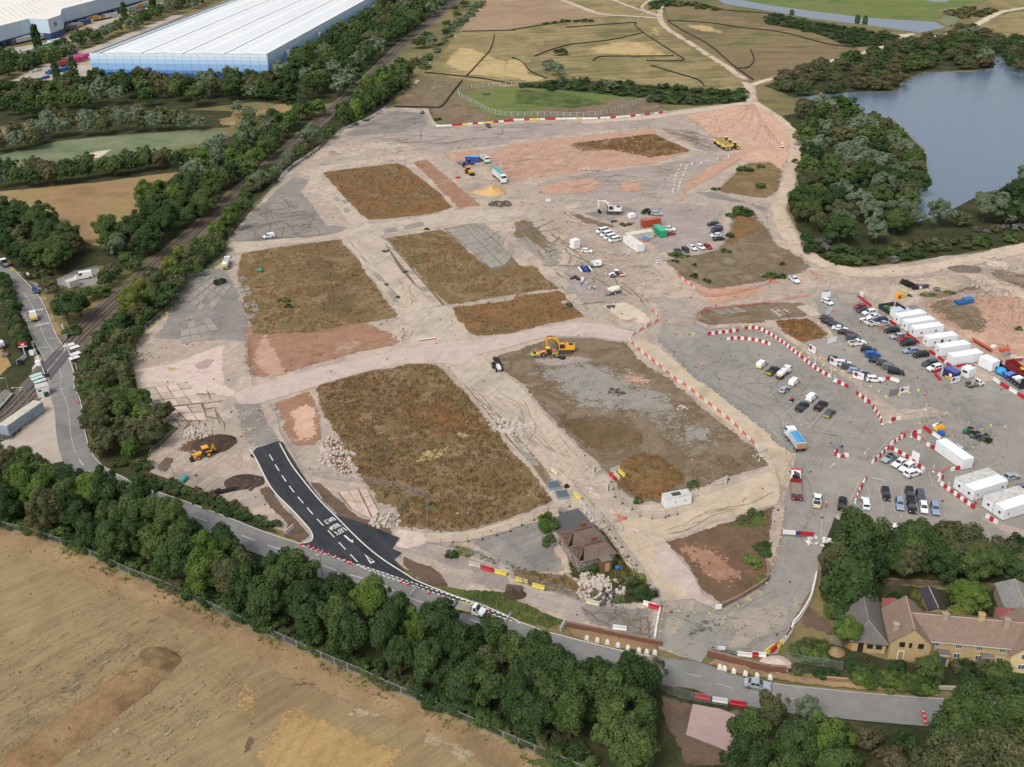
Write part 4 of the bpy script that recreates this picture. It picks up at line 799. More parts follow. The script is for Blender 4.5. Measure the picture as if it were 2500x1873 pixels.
# single bushes and weeds clumps inside the site
for cr,x,y,h,r,c in(('12',-1,1,0,0,''),('22',290,1260,5.5,2.7,'fresh green'),('22',310,1390,3,1.8,'mid green'),('22',700,1580,2.2,2,'dark green'),('22',640,1620,2,2,'mid green'),('22',820,1560,2.2,1.8,'mid green'),('23',1090,170,3.2,2.4,'dark green'),('23',1180,200,2.8,2,'dark green'),('23',1000,60,2,1.8,'olive green'),('23',930,240,1.6,1.2,'fresh green'),('23',1100,60,2,1.8,'yellowish green'),('12',1700,1500,1.8,1.5,'dark green'),('12',1800,1480,1.6,1.5,'yellowish green'),('01',1900,800,3,2.2,'dark green'),('11',240,950,1.6,2.3,'fresh green'),('11',290,1000,1.4,1.8,'dark green'),('11',850,730,1,1.2,'fresh green'),('11',1230,920,1,1,'dark green'),('11',1125,810,1,1,'dark green'),('11',1480,330,1.2,1.2,'dark green'),('11',1290,700,1,1.1,'olive green'),('11',1120,520,1.2,1.2,'dark green'),('21',490,990,1.4,1.3,'mid green'),('21',1400,560,1.8,2,'dark green'),('21',1480,560,1.4,2.2,'fresh green'),('21',1410,610,1.4,1.4,'dark green'),('21',1580,740,1.6,1.8,'dark green'),('21',1680,780,1.4,1.6,'dark green'),('21',1580,640,1,1.2,'dark green'),('21',1850,520,1.6,2,'mid green'),('21',1950,170,2.6,3,'mid green'),('21',2030,200,2.6,3,'dark green'),('21',1900,210,2,2.4,'mid green'),('21',1880,390,2,1.8,'dark green'),('21',1175,190,2.6,2.6,'dark green'),('21',980,290,1.4,2.2,'brownish green'),('21',880,265,1.2,1.4,'brownish green'),('20',2010,1480,3,3.4,'mid green'),('20',2140,1620,2.4,3,'mid green'),('20',2150,1450,2,2,'mid green'),('20',1760,1640,1.6,2,'dark green'),('31',20,740,1.8,2.6,'dark green'),('31',110,740,1.6,2,'dark green'),('31',120,630,1.2,1.4,'dark green'),('31',1570,880,1.2,1.8,'fresh green'),('31',1420,900,1,1.4,'fresh green'),('31',1340,900,1,1.2,'fresh green'),('31',1225,905,.9,1,'dark green'),('31',400,510,1.5,1.8,'mid green'),('31',560,600,1.6,1.8,'mid green'),('02',1330,520,1.4,2,'brownish green'),('31',2160,1190,1.2,1.4,'mid green'),('10',1570,1040,2,2.6,'dark green'),('10',1990,820,1.8,2,'silvery green'),('10',960,1045,1.2,1.6,'dark green'),('10',850,1080,1.4,2,'dark green'),('33',100,60,.1,.1,''),('22',1560,880,1.2,1.6,'mid green'),('22',1080,1020,1,1.4,'mid green'),('22',2100,1140,1.4,2,'mid green'),('22',1990,1190,1.2,1.8,'olive green'),('22',2180,1450,2,2.2,'mid green'),('22',2080,1560,1.6,2,'fresh green'),('32',-20,1480,1.6,1.6,'mid green')):
 if c:one('site weeds and bushes',cr,x,y,h,r,'bush',c)
def build_plants(specs,limit,nm,cat):
 specs.sort(key=lambda d:-d['s'])
 byz={}
 for d in specs[:limit]:byz.setdefault((d['z'],d['c'],d['k']),[]).append(d)
 for(zn,cl,kd),ds in byz.items():
  ds.sort(key=lambda d:d['p'].x/d['p'].y)
  for i,d in enumerate(ds):
   lod=0 if d['s']>.022 or(kd=='bush' and d['s']>.008)else 1
   q=R.randrange(4)
   nvar={'broad':6,'willow':4,'bush':4,'conifer':1,'poplar':2}[kd]
   me=PROTO[kd,(i*3+q)%nvar,lod][2]
   what={'broad':'broadleaf tree','willow':'willow','bush':'bush','conifer':'conifer','poplar':'slim poplar'}[kd]
   lab=(f'{cl} {what} in the {zn}' if len(ds)==1 else f'{ordw(i + 1)} {cl} {what} from the left, {zn}')
   name={'broad':'broadleaf_tree','willow':'willow_tree','bush':'bush','conifer':'conifer_tree','poplar':'poplar_tree'}[kd]
   if kd=='bush':
    o=link(name,me,loc=d['p'],rz=R.uniform(0,6.28));cr=o
    o.scale=(d['r'],d['r']*R.uniform(.85,1.15),d['h'])
   else:
    o=empty(name,d['p'],R.uniform(0,6.28))
    t=link('trunk',TRUNK[q],bark,o);t.scale=(d['h'],)*3
    cr=link('crown',me,None,o);cr.scale=(d['r'],d['r']*R.uniform(.88,1.12),d['h'])
   cr.material_slots[0].link='OBJECT';cr.material_slots[0].material=LEAF[cl]
   tag(o,lab,'bush' if kd=='bush' else 'tree',('bushes' if kd=='bush' else 'trees')+' in the '+zn)
 rest=specs[limit:]
 if rest:
  V,T,M=[],[],[]
  keys=list(LEAF)
  for d in rest:
   v,t,_=PROTO[d['k'],0,1]
   k=max(160,int(len(v)*.6));sel=np.random.RandomState(int(d['p'].x*10)&0xffff).choice(len(v),min(k,len(v)),replace=False)
   a=R.uniform(0,6.28);c,s_=math.cos(a),math.sin(a)
   w_=v[sel]*np.array([d['r'],d['r'],d['h']])
   w_=np.stack([w_[...,0]*c-w_[...,1]*s_+d['p'].x,w_[...,0]*s_+w_[...,1]*c+d['p'].y,w_[...,2]],-1)
   V.append(w_);T.append(t[sel]);M.append(np.full(len(sel),keys.index(d['c'])))
  V=np.concatenate(V);n=len(V)
  me=npmesh(nm,V.reshape(-1,3),np.arange(n*4).reshape(n,4))
  at=me.attributes.new('tint','FLOAT','FACE');at.data.foreach_set('value',np.concatenate(T).astype(np.float32))
  for k in keys:me.materials.append(LEAF[k])
  me.polygons.foreach_set('material_index',np.concatenate(M).astype(np.int32))
  tag(link(nm,me),kind='stuff')
print('trees',len(TREES),'bushes',len(BUSHES))
build_plants(TREES,330,'far_woodland','tree')
build_plants(BUSHES,300,'far_scrub','bush')
# ---- standing dead weeds and grass on the plots: thin blades, one object per cover
def wmat(name,cols):
 m,nt,b=newmat(name)
 t=nn(nt,'ShaderNodeAttribute',attribute_name='tint').outputs['Fac']
 rp=nn(nt,'ShaderNodeValToRGB',{0:t});el=rp.color_ramp.elements
 el[0].color,el[1].color=lin(cols[0]),lin(cols[-1])
 for i in range(1,len(cols)-1):
  e=el.new(i/(len(cols)-1));e.color=lin(cols[i])
 nt.links.new(rp.outputs[0],b.inputs['Base Color']);b.inputs['Roughness'].default_value=.9;b.inputs['Specular IOR Level'].default_value=.1
 return m
def blades(name,polys,dens_,hr,wid,mat,seed=1,holes=0.35,nb=4):
 rs=np.random.RandomState(seed)
 P_=[]
 for s in polys:
  g=QG(s)if isinstance(s,str)else s
  pl=[(p.x,p.y)for p in g]
  xs,ys=np.array([p[0]for p in pl]),np.array([p[1]for p in pl])
  n=int((xs.max()-xs.min())*(ys.max()-ys.min())*dens_)
  X,Y=rs.uniform(xs.min(),xs.max(),n),rs.uniform(ys.min(),ys.max(),n)
  ok=inside(pl,X,Y)&(edge_dist(pl,X,Y)>.5)
  P_.append(np.stack([X[ok],Y[ok]],1))
 P_=np.concatenate(P_)
 f=np.array([MN.noise(Vector((x*.11,y*.11,seed)))+.5*MN.noise(Vector((x*.4,y*.4,seed+5)))for x,y in P_])
 ok=f>-holes*(.4+rs.uniform(0,1.2,len(f)))
 P_,f=P_[ok],f[ok]
 n=len(P_)
 P_=np.repeat(P_,nb,0)+rs.normal(size=(n*nb,2))*.22
 f=np.repeat(f,nb)
 n*=nb
 h=rs.uniform(hr[0],hr[1],n)*(1+.5*np.clip(f,-.5,1));a=rs.uniform(0,2*PI,n);lean=rs.normal(size=(n,2))*.22*h[:,None]
 dx,dy=np.cos(a)*wid/2*rs.uniform(.6,1.5,n),np.sin(a)*wid/2*rs.uniform(.6,1.5,n)
 z0=np.full(n,.12)
 v=np.stack([np.stack([P_[:,0]-dx,P_[:,1]-dy,z0],1),np.stack([P_[:,0]+dx,P_[:,1]+dy,z0],1),np.stack([P_[:,0]+lean[:,0],P_[:,1]+lean[:,1],z0+h],1)],1)
 me=npmesh(name,v.reshape(-1,3),np.arange(n*3).reshape(n,3))
 at=me.attributes.new('tint','FLOAT','FACE');at.data.foreach_set('value',np.clip(.45+f*.45+rs.normal(size=n)*.22,0,1).astype(np.float32))
 return tag(link(name,me,mat),kind='stuff')
WB=wmat('weed_blades',[(92,70,50),(114,86,60),(132,102,74),(148,124,96),(158,140,112)])
WG=wmat('grass_blades',[(70,88,42),(100,112,56),(130,128,76),(150,138,96)])
WR=wmat('rust_blades',[(112,74,44),(130,88,54),(146,106,68),(122,98,68)])
blades('dead_weeds',['12 500 50;11 620 1656 1300 1500 1560 1500;12 1790 50 2200 570;22 0 600 370 1040;12 2212 1170 1800 1270 1500 1280 1210 1220 1210 1080 900 830 720 500 570 250'],1.5,(.4,1.15),.2,WB,3)
blades('dead_weeds',['11 20 530 450 460 720 420 830 520 1160 990 900 1140 500 1220 20 1240;01 2150 1100 2060 760','11 1120 420 1580 350 2050 700;21 330 780 400 840 0 890;11 1900 940 1440 760','10 580 1500 1240 1420;11 1690 140 960 235 720 0','11 1700 1010;21 0 920 400 870 620 1070 0 1215;11 1890 1250'],.55,(.3,.8),.24,WB,4)
blades('dead_weeds',['22 40 20 500 290 900 310 1200 460 1160 560 800 620 600 560','22 1540 700 2100 600 2180 700 1750 860 1300 1030 1500 860'],1.0,(.3,.7),.2,WB,5)
blades('rust_weeds',['22 1000 640 1180 580 1480 760 1500 840 1300 1010 1110 1030 900 880','31 60 1120 340 1095 540 1245 300 1305 140 1230','20 480 1248 1220 1160 1560 1310 1200 1365'],1.6,(.4,.9),.2,WR,6)
blades('rough_grass',['22 1720 1245 2212 1095;32 40 1080 0 1400;33 -30 80;23 2100 130 1900 235;22 2170 1560 2130 1260','12 1600 1400 2212 1640;23 0 60 500 200;22 480 1656 250 1640;12 1700 1390','13 1450 40 1800 140;23 0 210 480 410 300 480 0 370;13 2000 270','22 430 1150 480 1656;23 900 240 1230 250;22 1090 1600 800 1250','33 190 650 320 510 500 560 540 770 300 770'],2.2,(.35,.9),.2,WG,7)
blades('verge_grass',[offset(FENCE_S[4:25],3)+offset(FENCE_S[4:25],-3.5)[::-1]],1.2,(.3,.7),.2,WG,8,.1)
# ================================================================ BUILDINGS, CABINS, CONTAINERS
glass=pm('dark_glass',(44,50,58),.12,dirt=.05,spec=.8)
bglass=pm('window_glass',(78,88,98),.1,dirt=.05,spec=.8)
white=pm('white_panel',(228,230,232),.5,dirt=.1,dsc=.5,k=.95)
whited=pm('weathered_white',(206,204,198),.7,dirt=.4,dsc=.7)
frame_w=pm('white_frame',(232,232,228),.5,dirt=.05)
grey=pm('grey_metal',(140,142,142),.5,.3,dirt=.2)
dgrey=pm('dark_grey',(70,72,74),.6,dirt=.2)
black=pm('black_rubber',(30,30,31),.8,dirt=.15)
galv=pm('galvanised',(158,162,162),.5,.4,dirt=.2)
wood=pm('bare_wood',(176,144,102),.8,dirt=.3,dsc=2)
brickm=pm('red_brick',(132,88,70),.9,dirt=.4,dsc=1.5)
def face_quad(vs,u0,u1,v0,v1,out=.012):
 """a sub-rectangle of quad vs (bl, br, tr, tl), moved outward a little"""
 A,B,Cc,D=[Vector(v)for v in vs]
 f=lambda u,v:(A.lerp(B,u)).lerp(D.lerp(Cc,u),v)
 n=(B-A).cross(D-A).normalized()*out
 return[f(u0,v0)+n,f(u1,v0)+n,f(u1,v1)+n,f(u0,v1)+n]
def panel(name,q,mat,parent,thick=.02):
 """thin plate standing on quad q"""
 n=(q[1]-q[0]).cross(q[3]-q[0]).normalized()*thick
 m=MB();m.add([tuple(v)for v in q]+[tuple(v+n)for v in q],[(3,2,1,0),(4,5,6,7),(0,1,5,4),(1,2,6,5),(2,3,7,6),(3,0,4,7)])
 return m.obj(name,mat,parent)
def win(name,o,p0,du,w,z0,h,parent=None,fr=None,gl=None,mull=1):
 """window on a wall: p0 = left bottom on the wall line (2D), du = unit direction along it (outside on its right)"""
 n=Vector((du[1],-du[0],0));d=Vector((du[0],du[1],0));P=Vector((p0[0],p0[1],z0))
 m=MB()
 def bar(a,b,t,dep):
  q=[P+d*a[0]+Vector((0,0,a[1])),P+d*b[0]+Vector((0,0,a[1])),P+d*b[0]+Vector((0,0,b[1])),P+d*a[0]+Vector((0,0,b[1]))]
  m.add([v+n*.004 for v in q]+[v+n*dep for v in q],[(0,1,5,4),(1,2,6,5),(2,3,7,6),(3,0,4,7),(4,5,6,7)])
 t=.07
 for a,b in(((0,0),(w,t)),((0,h-t),(w,h)),((0,t),(t,h-t)),((w-t,t),(w,h-t))):bar(a,b,t,.06)
 for k in range(1,mull):bar((w*k/mull-t/2,t),(w*k/mull+t/2,h-t),t,.055)
 f=m.obj(name,fr or frame_w,parent)
 g=MB();g.add([P+d*t+n*.02+Vector((0,0,t)),P+d*(w-t)+n*.02+Vector((0,0,t)),P+d*(w-t)+n*.02+Vector((0,0,h-t)),P+d*t+n*.02+Vector((0,0,h-t))],[(0,1,2,3)])
 g.obj('pane',gl or glass,f)
 return f
def zoomp(x0,y0,sc):
 return lambda x,y,z=GZ:G((x0+x/sc,y0+y/sc),z)
def frame_at(N,Rr,side=1):
 """origin N, x axis toward Rr; returns rotation, length"""
 d=Rr-N
 return math.atan2(d.y,d.x),d.length
 # ---- portable cabins and containers: origin near corner, x along the seen long side, y away from the viewer
def cabin(label,N,Rp,wdt=3.0,hgt=2.75,mat=None,roofm=None,wins=(),endwins=(),door=None,name='site_cabin',cat='cabin',group=None,L=None,flip=False,ribs=0,sign=None):
 rz,l=frame_at(N,Rp)
 L=L or l
 o=empty(name,N,rz,label,cat,group)
 sy=-1 if flip else 1
 m=MB();m.box((L/2,sy*wdt/2,hgt/2+.12),(L-.02,wdt-.02,hgt-.1))
 if ribs:
  n=int(L/.5)
  for i in range(n):
   x=(i+.5)*L/n
   for y in(0,sy*wdt):m.box((x,y,hgt/2+.12),(.22,.06,hgt-.4))
  for i in range(int(wdt/.5)):m.box((0,sy*(i+.5)*.5,hgt/2+.12),(.06,.22,hgt-.4))
 m.obj('walls',mat or white,o)
 r=MB();r.box((L/2,sy*wdt/2,hgt+.1),(L+.06,wdt+.06,.12))
 if ribs:
  for i in range(int(L/.6)):r.box(((i+.5)*.6,sy*wdt/2,hgt+.17),(.3,wdt-.1,.03))
 else:r.box((L/2,sy*wdt/2,hgt+.18),(L-.2,wdt-.2,.05))
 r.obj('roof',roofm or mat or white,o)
 b=MB()
 for x in(.2,L-.2):
  for y in(.2,wdt-.2):b.box((x,sy*y,.06),(.3,.3,.12))
 b.obj('footing',dgrey,o)
 du=(1,0)if not flip else(-1,0)
 for x,w_,z0,h in wins:win('window',o,(x if not flip else x+w_,0),du,w_,z0,h,o,mull=1)
 for y,w_,z0,h in endwins:win('window',o,(0,sy*(y+w_ if not flip else y)),(0,-1),w_,z0,h,o)
 if door:
  x,mt=door
  panel('door',[Vector((x,-sy*.005,.2)),Vector((x+.9,-sy*.005,.2)),Vector((x+.9,-sy*.005,2.2)),Vector((x,-sy*.005,2.2))][::(1 if not flip else-1)],mt,o,.04)
 return o
z8=zoomp(2200,740,10.055)
names8=[('first',-57,553,640,440),('second',135,710,838,603),('third',335,862,1030,762),('fourth',660,1103,1365,1003),('fifth',960,1327,1665,1222),('sixth',1265,1557,1985,1437)]
for i,(nm,x,y,x2,y2)in enumerate(names8):
 cabin(f'{nm} white cabin from the far end of the compound row',z8(x,y),z8(x2,y2),L=9.7,wins=((1.6,.8,1.15,.75),(6.6,.8,1.15,.75))if i in(1,2,3)else((2.0,.8,1.15,.75),)if i==0 else(),endwins=((1.1,.75,1.1,.85),)if i<5 else(),door=(4.0,dgrey)if i==3 else None,group='white cabins in the compound row')
cabin('small white cabin with pale blue roof behind the cabin row',P1('31',1100,1105,GZ),P1('31',1190,1090,GZ),3,2.6,L=3.2,roofm=pm('pale_blue',(186,206,226),.5))
cabin('small white cabin with grey roof half hidden by the row',P1('31',1225,1080,GZ),P1('31',1320,1062,GZ),2.4,2.5,L=3.2,roofm=grey)
z2=zoomp(2130,1000,5.919)
cabin('long white cabin beside the brown bank and buggies',z2(1290,882),z2(893,592),3.0,2.8,flip=True,wins=((10.6,.8,1.2,.8),(6.9,.35,1.3,.3)),group='white cabins by the lower car park')
for lab,n,r_ in(('rear white double cabin nearest the brown bank',(1297,1228),(1800,1075)),('front white double cabin facing the barrier bend',(1440,1332),(1905,1187)),('third white cabin from the barrier bend beside the tree line',(1720,1502),(2220,1345)),('lowest white cabin partly behind the tree line',(1882,1612),(2380,1450))):
 cabin(lab,z2(*n),z2(*r_),3.0,2.8,L=10.2,wins=((1.0,.5,1.2,.8),(8.4,.7,1.2,.8)),endwins=((.9,.8,1.2,.8),),roofm=whited if 'rear' in lab or 'third' in lab else None,group='white cabins by the lower car park')
z7=zoomp(1440,480,8.508)
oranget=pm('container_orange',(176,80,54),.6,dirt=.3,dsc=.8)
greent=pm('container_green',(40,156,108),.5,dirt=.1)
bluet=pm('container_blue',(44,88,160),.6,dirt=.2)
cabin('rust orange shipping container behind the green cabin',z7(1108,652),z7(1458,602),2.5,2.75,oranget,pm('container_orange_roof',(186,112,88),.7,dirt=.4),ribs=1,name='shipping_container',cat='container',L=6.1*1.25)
cabin('green cabin set end-on against the white cabins',z7(1470,862),z7(1262,684),2.6,2.6,greent,pm('container_green_lit_top',(74,184,146),.5),flip=True,L=7.6)  # roof is the wall green made paler, light from above put into its colour
cabin('white cabin set lengthways under the mast, middle of the site',z7(800,948),z7(1327,862),3,2.6,whited,pm('cream_roof',(222,214,194),.7,dirt=.3),group='white cabins in the middle of the site')
cabin('white cabin with end window beside the parked vans',z7(985,1168),z7(690,962),3,2.6,white,pm('cream_roof2',(226,220,204),.7,dirt=.25),flip=True,wins=((3.8,.5,1.1,.9),(7,.5,1.1,.9)),group='white cabins in the middle of the site')
cabin('white steel container with a dark hatch on its roof',P1('22',1325,1087,GZ),P1('22',1548,1046,GZ),2.44,2.6,white,whited,name='shipping_container',cat='container')
hat=[o for o in C.objects if o.get('label','').startswith('white steel container')][0]
MB().box((3.0,1.2,2.8),(2.2,1.4,.06)).obj('roof_hatch',dgrey,hat)
for x,s_ in((2.3,.5),(4.6,.9)):
 m=MB()
 for k in range(4):m.tube((x+k*.12*s_,-.03,1.2+.25*(k%2)),(x+(k+1)*.14*s_,-.03,1.7-.3*(k%2)),.03,4)
 m.obj('graffiti_mark',black,hat)
z4=zoomp(1110,360,11.64)
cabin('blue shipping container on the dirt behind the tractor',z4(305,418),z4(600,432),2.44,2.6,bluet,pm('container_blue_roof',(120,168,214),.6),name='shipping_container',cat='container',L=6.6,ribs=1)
cabin('tall white box cabin beside the dirt track, middle of the site',P1('21',535,502,GZ),P1('21',586,488,GZ),2.6,3.2,white,white,L=2.9)
cabin('low white store cabin behind the rust container',z7(850,470),z7(985,440),2.4,1.6,white,white,L=2.6)
cabin('small square white cabin with big side window near the gate',P1('31',1728,1622,GZ),P1('31',1800,1590,GZ),2.6,2.7,white,white,L=2.7,endwins=((.5,1.6,1.5,.8),))
cabin('white welfare unit on a dark frame beside the last cabin',P1('31',1925,1562,GZ),P1('31',2010,1535,GZ),4.6,2.9,white,white,L=3.0)
o=cabin('blue kiosk with open white door and yellow base',P1('31',1605,1640,GZ),P1('31',1640,1628,GZ),4.2,2.4,pm('kiosk_navy',(48,46,92),.5),pm('kiosk_roof',(86,92,168),.5),L=2.3,name='kiosk',cat='kiosk')
MB().box((-.12,1.6,.35),(.2,2.8,.5)).obj('yellow_base',pm('yellow_panel',(222,190,60),.5),o)
MB().box((-.4,4.0,1.2),(.8,.06,2.2)).obj('door',white,o)
MB().box((-.03,1.4,1.3),(.06,.9,1.0)).obj('side_panel',white,o)
cabin('small white store with slanted roof among the vans by the railway',P1('01',610,842,GZ),P1('01',690,815,GZ),3,2.4,whited,whited,L=3.6)
cabin('grey blue steel building beside the station track',P1('02',85,460,GZ),P1('02',270,330,GZ),2.9,3.0,pm('steel_blue',(158,176,192),.5,dirt=.2),pm('steel_blue_roof',(206,198,182),.6,dirt=.35),L=13.5,ribs=0,name='steel_building',cat='building')
# ---- big warehouse
def proj(P):
 d=Vector(P)-CAM
 z=d.dot(FW)
 return 1250+FPX*d.dot(RT)/z,936.5-FPX*d.dot(UP)/z
WL,WR=G((229.2,187)),G((658.5,192))
HW=15.0
ax=(WR-WL);wl=ax.length;ax.normalize()
ay=Vector((-ax.y,ax.x,0))
far=G((905,46.0));ay=(G((880,14),HW)-G((647.6,134),HW)).normalized()
ay=(ay-ax*ay.dot(ax)).normalized()
rzw=math.atan2(ax.y,ax.x)
wh=empty('warehouse',WL,rzw,'huge white roofed warehouse with blue banded cladding beyond the wood','warehouse')
DW=520.0
bands=[(0,2.6,(52,84,138)),(2.6,4.6,(96,146,208)),(4.6,8.6,(146,186,228)),(8.6,11.2,(176,210,240)),(11.2,13.4,(206,226,244)),(13.4,HW,(226,236,246))]
m=MB();m.box((wl/2,DW/2,HW/2-.2),(wl-.4,DW-.4,HW-.4));m.obj('frame',dgrey,wh)
nb=21
def clad(x0,y0,dx,dy,L,n,mats):
 for bi,(za,zb,c)in enumerate(bands):
  me=MB();me.box((0,0,0),((L/n-.14)if dx else .22,.22 if dx else(L/n-.14),zb-za-.05));me=me.mesh('cladding_panel');me.materials.append(mats[bi])
  for i in range(n):
   t=(i+.5)*L/n
   link('cladding_panel',me,None,wh,(x0+dx*t,y0+dy*t,(za+zb)/2))
bm=[pm(f'cladding_{i}',c,.55,dirt=.04,dsc=.05,k=.9)for i,(_,_,c)in enumerate(bands)]
clad(0,0,1,0,wl,nb,bm)
clad(wl,0,0,1,420,24,bm)
clad(0,0,0,1,420,12,bm)
roofw=pm('warehouse_roof',(226,228,228),.6,dirt=.06,dsc=.02,k=.95)
nv=4
gut=pm('roof_gutter',(128,134,140),.6)
rl=pm('rooflight',(204,212,216),.4,k=.95)
eav=pm('roof_edge',(178,190,194),.5)
w0=8.0
span=(wl-w0)/nv
for k in range(nv):
 m=MB();x0=w0+k*span
 m.add([(x0+.5,.2,HW+.1),(x0+span/2,.2,HW+1.4),(x0+span-.5,.2,HW+.1),(x0+.5,DW,HW+.1),(x0+span/2,DW,HW+1.4),(x0+span-.5,DW,HW+.1)],[(0,1,4,3),(1,2,5,4),(0,2,1)])
 m.obj('roof_bay',roofw,wh)
 g=MB();g.box((x0+(span if k<nv-1 else span-.2),DW/2,HW+.12),(.9,DW-1,.2));g.obj('gutter',gut,wh)
 l=MB()
 for j in range(56):
  for sx in(.27,.73):
   xc=x0+span*sx;zc=HW+.1+1.3*.54
   l.add([(xc-4.5,8+j*7.4,zc-(.42 if sx<.5 else-.42)),(xc+4.5,8+j*7.4,zc+(.42 if sx<.5 else-.42)),(xc+4.5,9.3+j*7.4,zc+(.42 if sx<.5 else-.42)),(xc-4.5,9.3+j*7.4,zc-(.42 if sx<.5 else-.42))],[(0,1,2,3)])
 lo=l.obj('rooflights',rl,wh);lo.location.z=.06;lo['kind']='stuff'
m=MB();m.add([(-.2,-.1,HW-.6),(w0,-.1,HW+.3),(w0,DW,HW+.3),(-.2,DW,HW-.6)],[(0,1,2,3)]);m.obj('roof_edge',eav,wh)
m=MB()
for j in range(14):m.box((-1.6,6+j*16,HW-3),(3,5,.3))
m.obj('dock_canopy',white,wh)
for y0 in(34,104):
 MB().box((wl+1.8,y0,5.9),(3.4,3.4,11.8)).obj('stair_tower',pm('stair_tower',(148,160,178),.5),wh)
 # ---- second warehouse, top left
zw=zoomp(0,20,6.9125)
base=[zw(-420,800,0),zw(560,525,0),zw(880,540,0),zw(1095,455,0),zw(1110,345,0),zw(2420,-35,0)]
H2=15.5
w2=empty('warehouse',base[1],0,'pale blue grey warehouse with navy dock wall at the top left','warehouse')
o0=base[1]
far_d=(Vector((-.62,1,0))).normalized()*150
lightc,navyc=pm('dock_light',(196,214,228),.55,dirt=.04,dsc=.05),pm('dock_navy',(58,82,122),.55,dirt=.08,dsc=.05)
for a,b in zip(base,base[1:]):
 a,b=a-o0,b-o0
 d=b-a;L=d.length;n=max(1,int(L/12));u=d.normalized();nr=Vector((u.y,-u.x,0))
 for i in range(n):
  p,q=a+d*(i/n)+u*.06,a+d*((i+1)/n)-u*.06
  for z0,z1,mt,nm in((0,5.0,navyc,'dock_panel'),(5.05,H2,lightc,'cladding_panel')):
   m=MB();m.add([(v.x,v.y,z)for v in(p,q,q-nr*.4,p-nr*.4)for z in(z0,z1)],[(0,2,3,1),(2,4,5,3),(4,6,7,5),(6,0,1,7),(1,3,5,7),(0,6,4,2)]);m.obj(nm,mt,w2)
  if L>45 and i%1==0:
   for t in(.25,.75):
    c=p.lerp(q,t)+nr*.4
    m=MB();m.box((c.x,c.y,2.2),(2.6,.7,3.6),math.atan2(u.y,u.x));m.obj('dock_door',black if i%3 else grey,w2)
pl=[p-o0 for p in base]
ro=[pl[0],pl[1],pl[2],pl[3],pl[4],pl[5],pl[5]+far_d*2.5,pl[0]+far_d*1.6]
m=MB();m.add([(p.x,p.y,H2+.1)for p in ro],[tuple(range(len(ro)))]);m.obj('roof',pm('dock_roof',(224,220,210),.6,dirt=.1,dsc=.05,k=.95),w2)
m=MB()
for j in range(40):
 p=pl[1]+(pl[5]-pl[4]).normalized()*(j*7-60)+far_d*.12
 q=p+far_d*.5
 m.tube((p.x,p.y,H2+.3),(q.x,q.y,H2+.3),.3,4)
m.obj('roof_ribs',pm('dock_ribs',(206,202,194),.6),w2)
MB().box(((pl[2].x+pl[3].x)/2,(pl[2].y+pl[3].y)/2-.5,10.5),(5,.3,3.0),math.atan2((pl[3]-pl[2]).y,(pl[3]-pl[2]).x)).obj('louvre',grey,w2)
# ---- lorry trailers and stored boxes in the yards
def trailer(label,cr,x,y,dx,dy,colr,roofc=None,L=13.0,W=2.5,H=2.9,z0=1.15,group='trailers in the lorry yard',cab=None):
 a,b=P1(cr,x,y),P1(cr,x+dx,y+dy)
 o=empty('box_trailer',Vector((a.x,a.y,.1)),math.atan2((b-a).y,(b-a).x),label,'trailer',group)
 mt=pm('trailer_%d_%d_%d'%colr,colr,.5,dirt=.12)
 MB().box((0,0,z0+H/2),(L,W,H)).obj('box',mt,o)
 MB().box((0,0,z0+H+.03),(L-.1,W-.1,.06)).obj('roof',pm('trailer_%d_%d_%d'%(roofc or colr),roofc or colr,.6),o)
 MB().box((0,0,z0-.12),(L-.6,.9,.22)).obj('chassis',dgrey,o)
 for k in range(3):
  for s in(-1,1):
   MB().lathe([(.3,-.15),(.5,-.15),(.5,.15),(.3,.15)],(-L/2+2+k*1.3,s*.95,.5),10,'y').obj('wheel',black,o)
 if cab:
  cm=pm('trailer_%d_%d_%d'%cab,cab,.4)
  MB().box((L/2+1.4,0,2.0),(2.2,2.4,2.9),0,(.8,.95),(-.2,0)).obj('cab',cm,o)
  MB().box((L/2+2.42,0,2.4),(.12,2.0,.9)).obj('windscreen',glass,o)
 return o
for i,(x,y,colr,rc,cab,lab)in enumerate(((205,370,(214,214,210),None,None,'nearest pair, left white trailer at the dock wall'),(255,352,(218,218,214),None,None,'nearest pair, right white trailer at the dock wall'),(315,345,(220,220,216),None,None,'white trailer at the dock just left of the tall poplar'),(395,340,(216,216,212),None,None,'white trailer right of the poplar at the dock'),(610,265,(96,98,100),(170,168,160),None,'grey open sided trailer below the warehouse corner'),(650,245,(180,176,166),None,(220,170,60),'grey trailer with a yellow cab by the trees'),(735,215,(52,84,140),(96,130,176),(226,226,226),'blue trailer with a white cab at the far docks'),(800,185,(176,128,60),(190,150,84),None,'ochre trailer beside the blue one'),(860,178,(196,150,84),None,None,'tan trailer behind the ochre one'),(900,170,(222,220,214),None,None,'first white trailer of the far dock rank'),(940,160,(222,220,214),None,None,'second white trailer of the far dock rank'),(970,155,(220,218,212),None,None,'third white trailer of the far dock rank'),(1150,98,(160,166,162),(186,190,186),None,'grey trailer in the far rank under the poplars'),(1190,82,(206,128,92),None,None,'orange trailer in the far rank under the poplars'),(1230,70,(120,186,208),None,None,'turquoise trailer in the far rank'),(1260,58,(214,180,110),None,None,'yellow trailer in the far rank'),(420,420,(92,180,120),(214,222,216),None,'green sided trailer half hidden by the trees'),(480,390,(222,222,218),None,None,'white trailer behind the green one'),(735,320,(214,92,122),None,None,'pink trailer end among the roadside trees'),(240,480,(220,220,216),None,None,'white trailer end behind the yard trees'))):
 trailer(lab,'00',x,y,60,-14 if x<500 else-12,colr,rc,L=12.5,cab=cab)
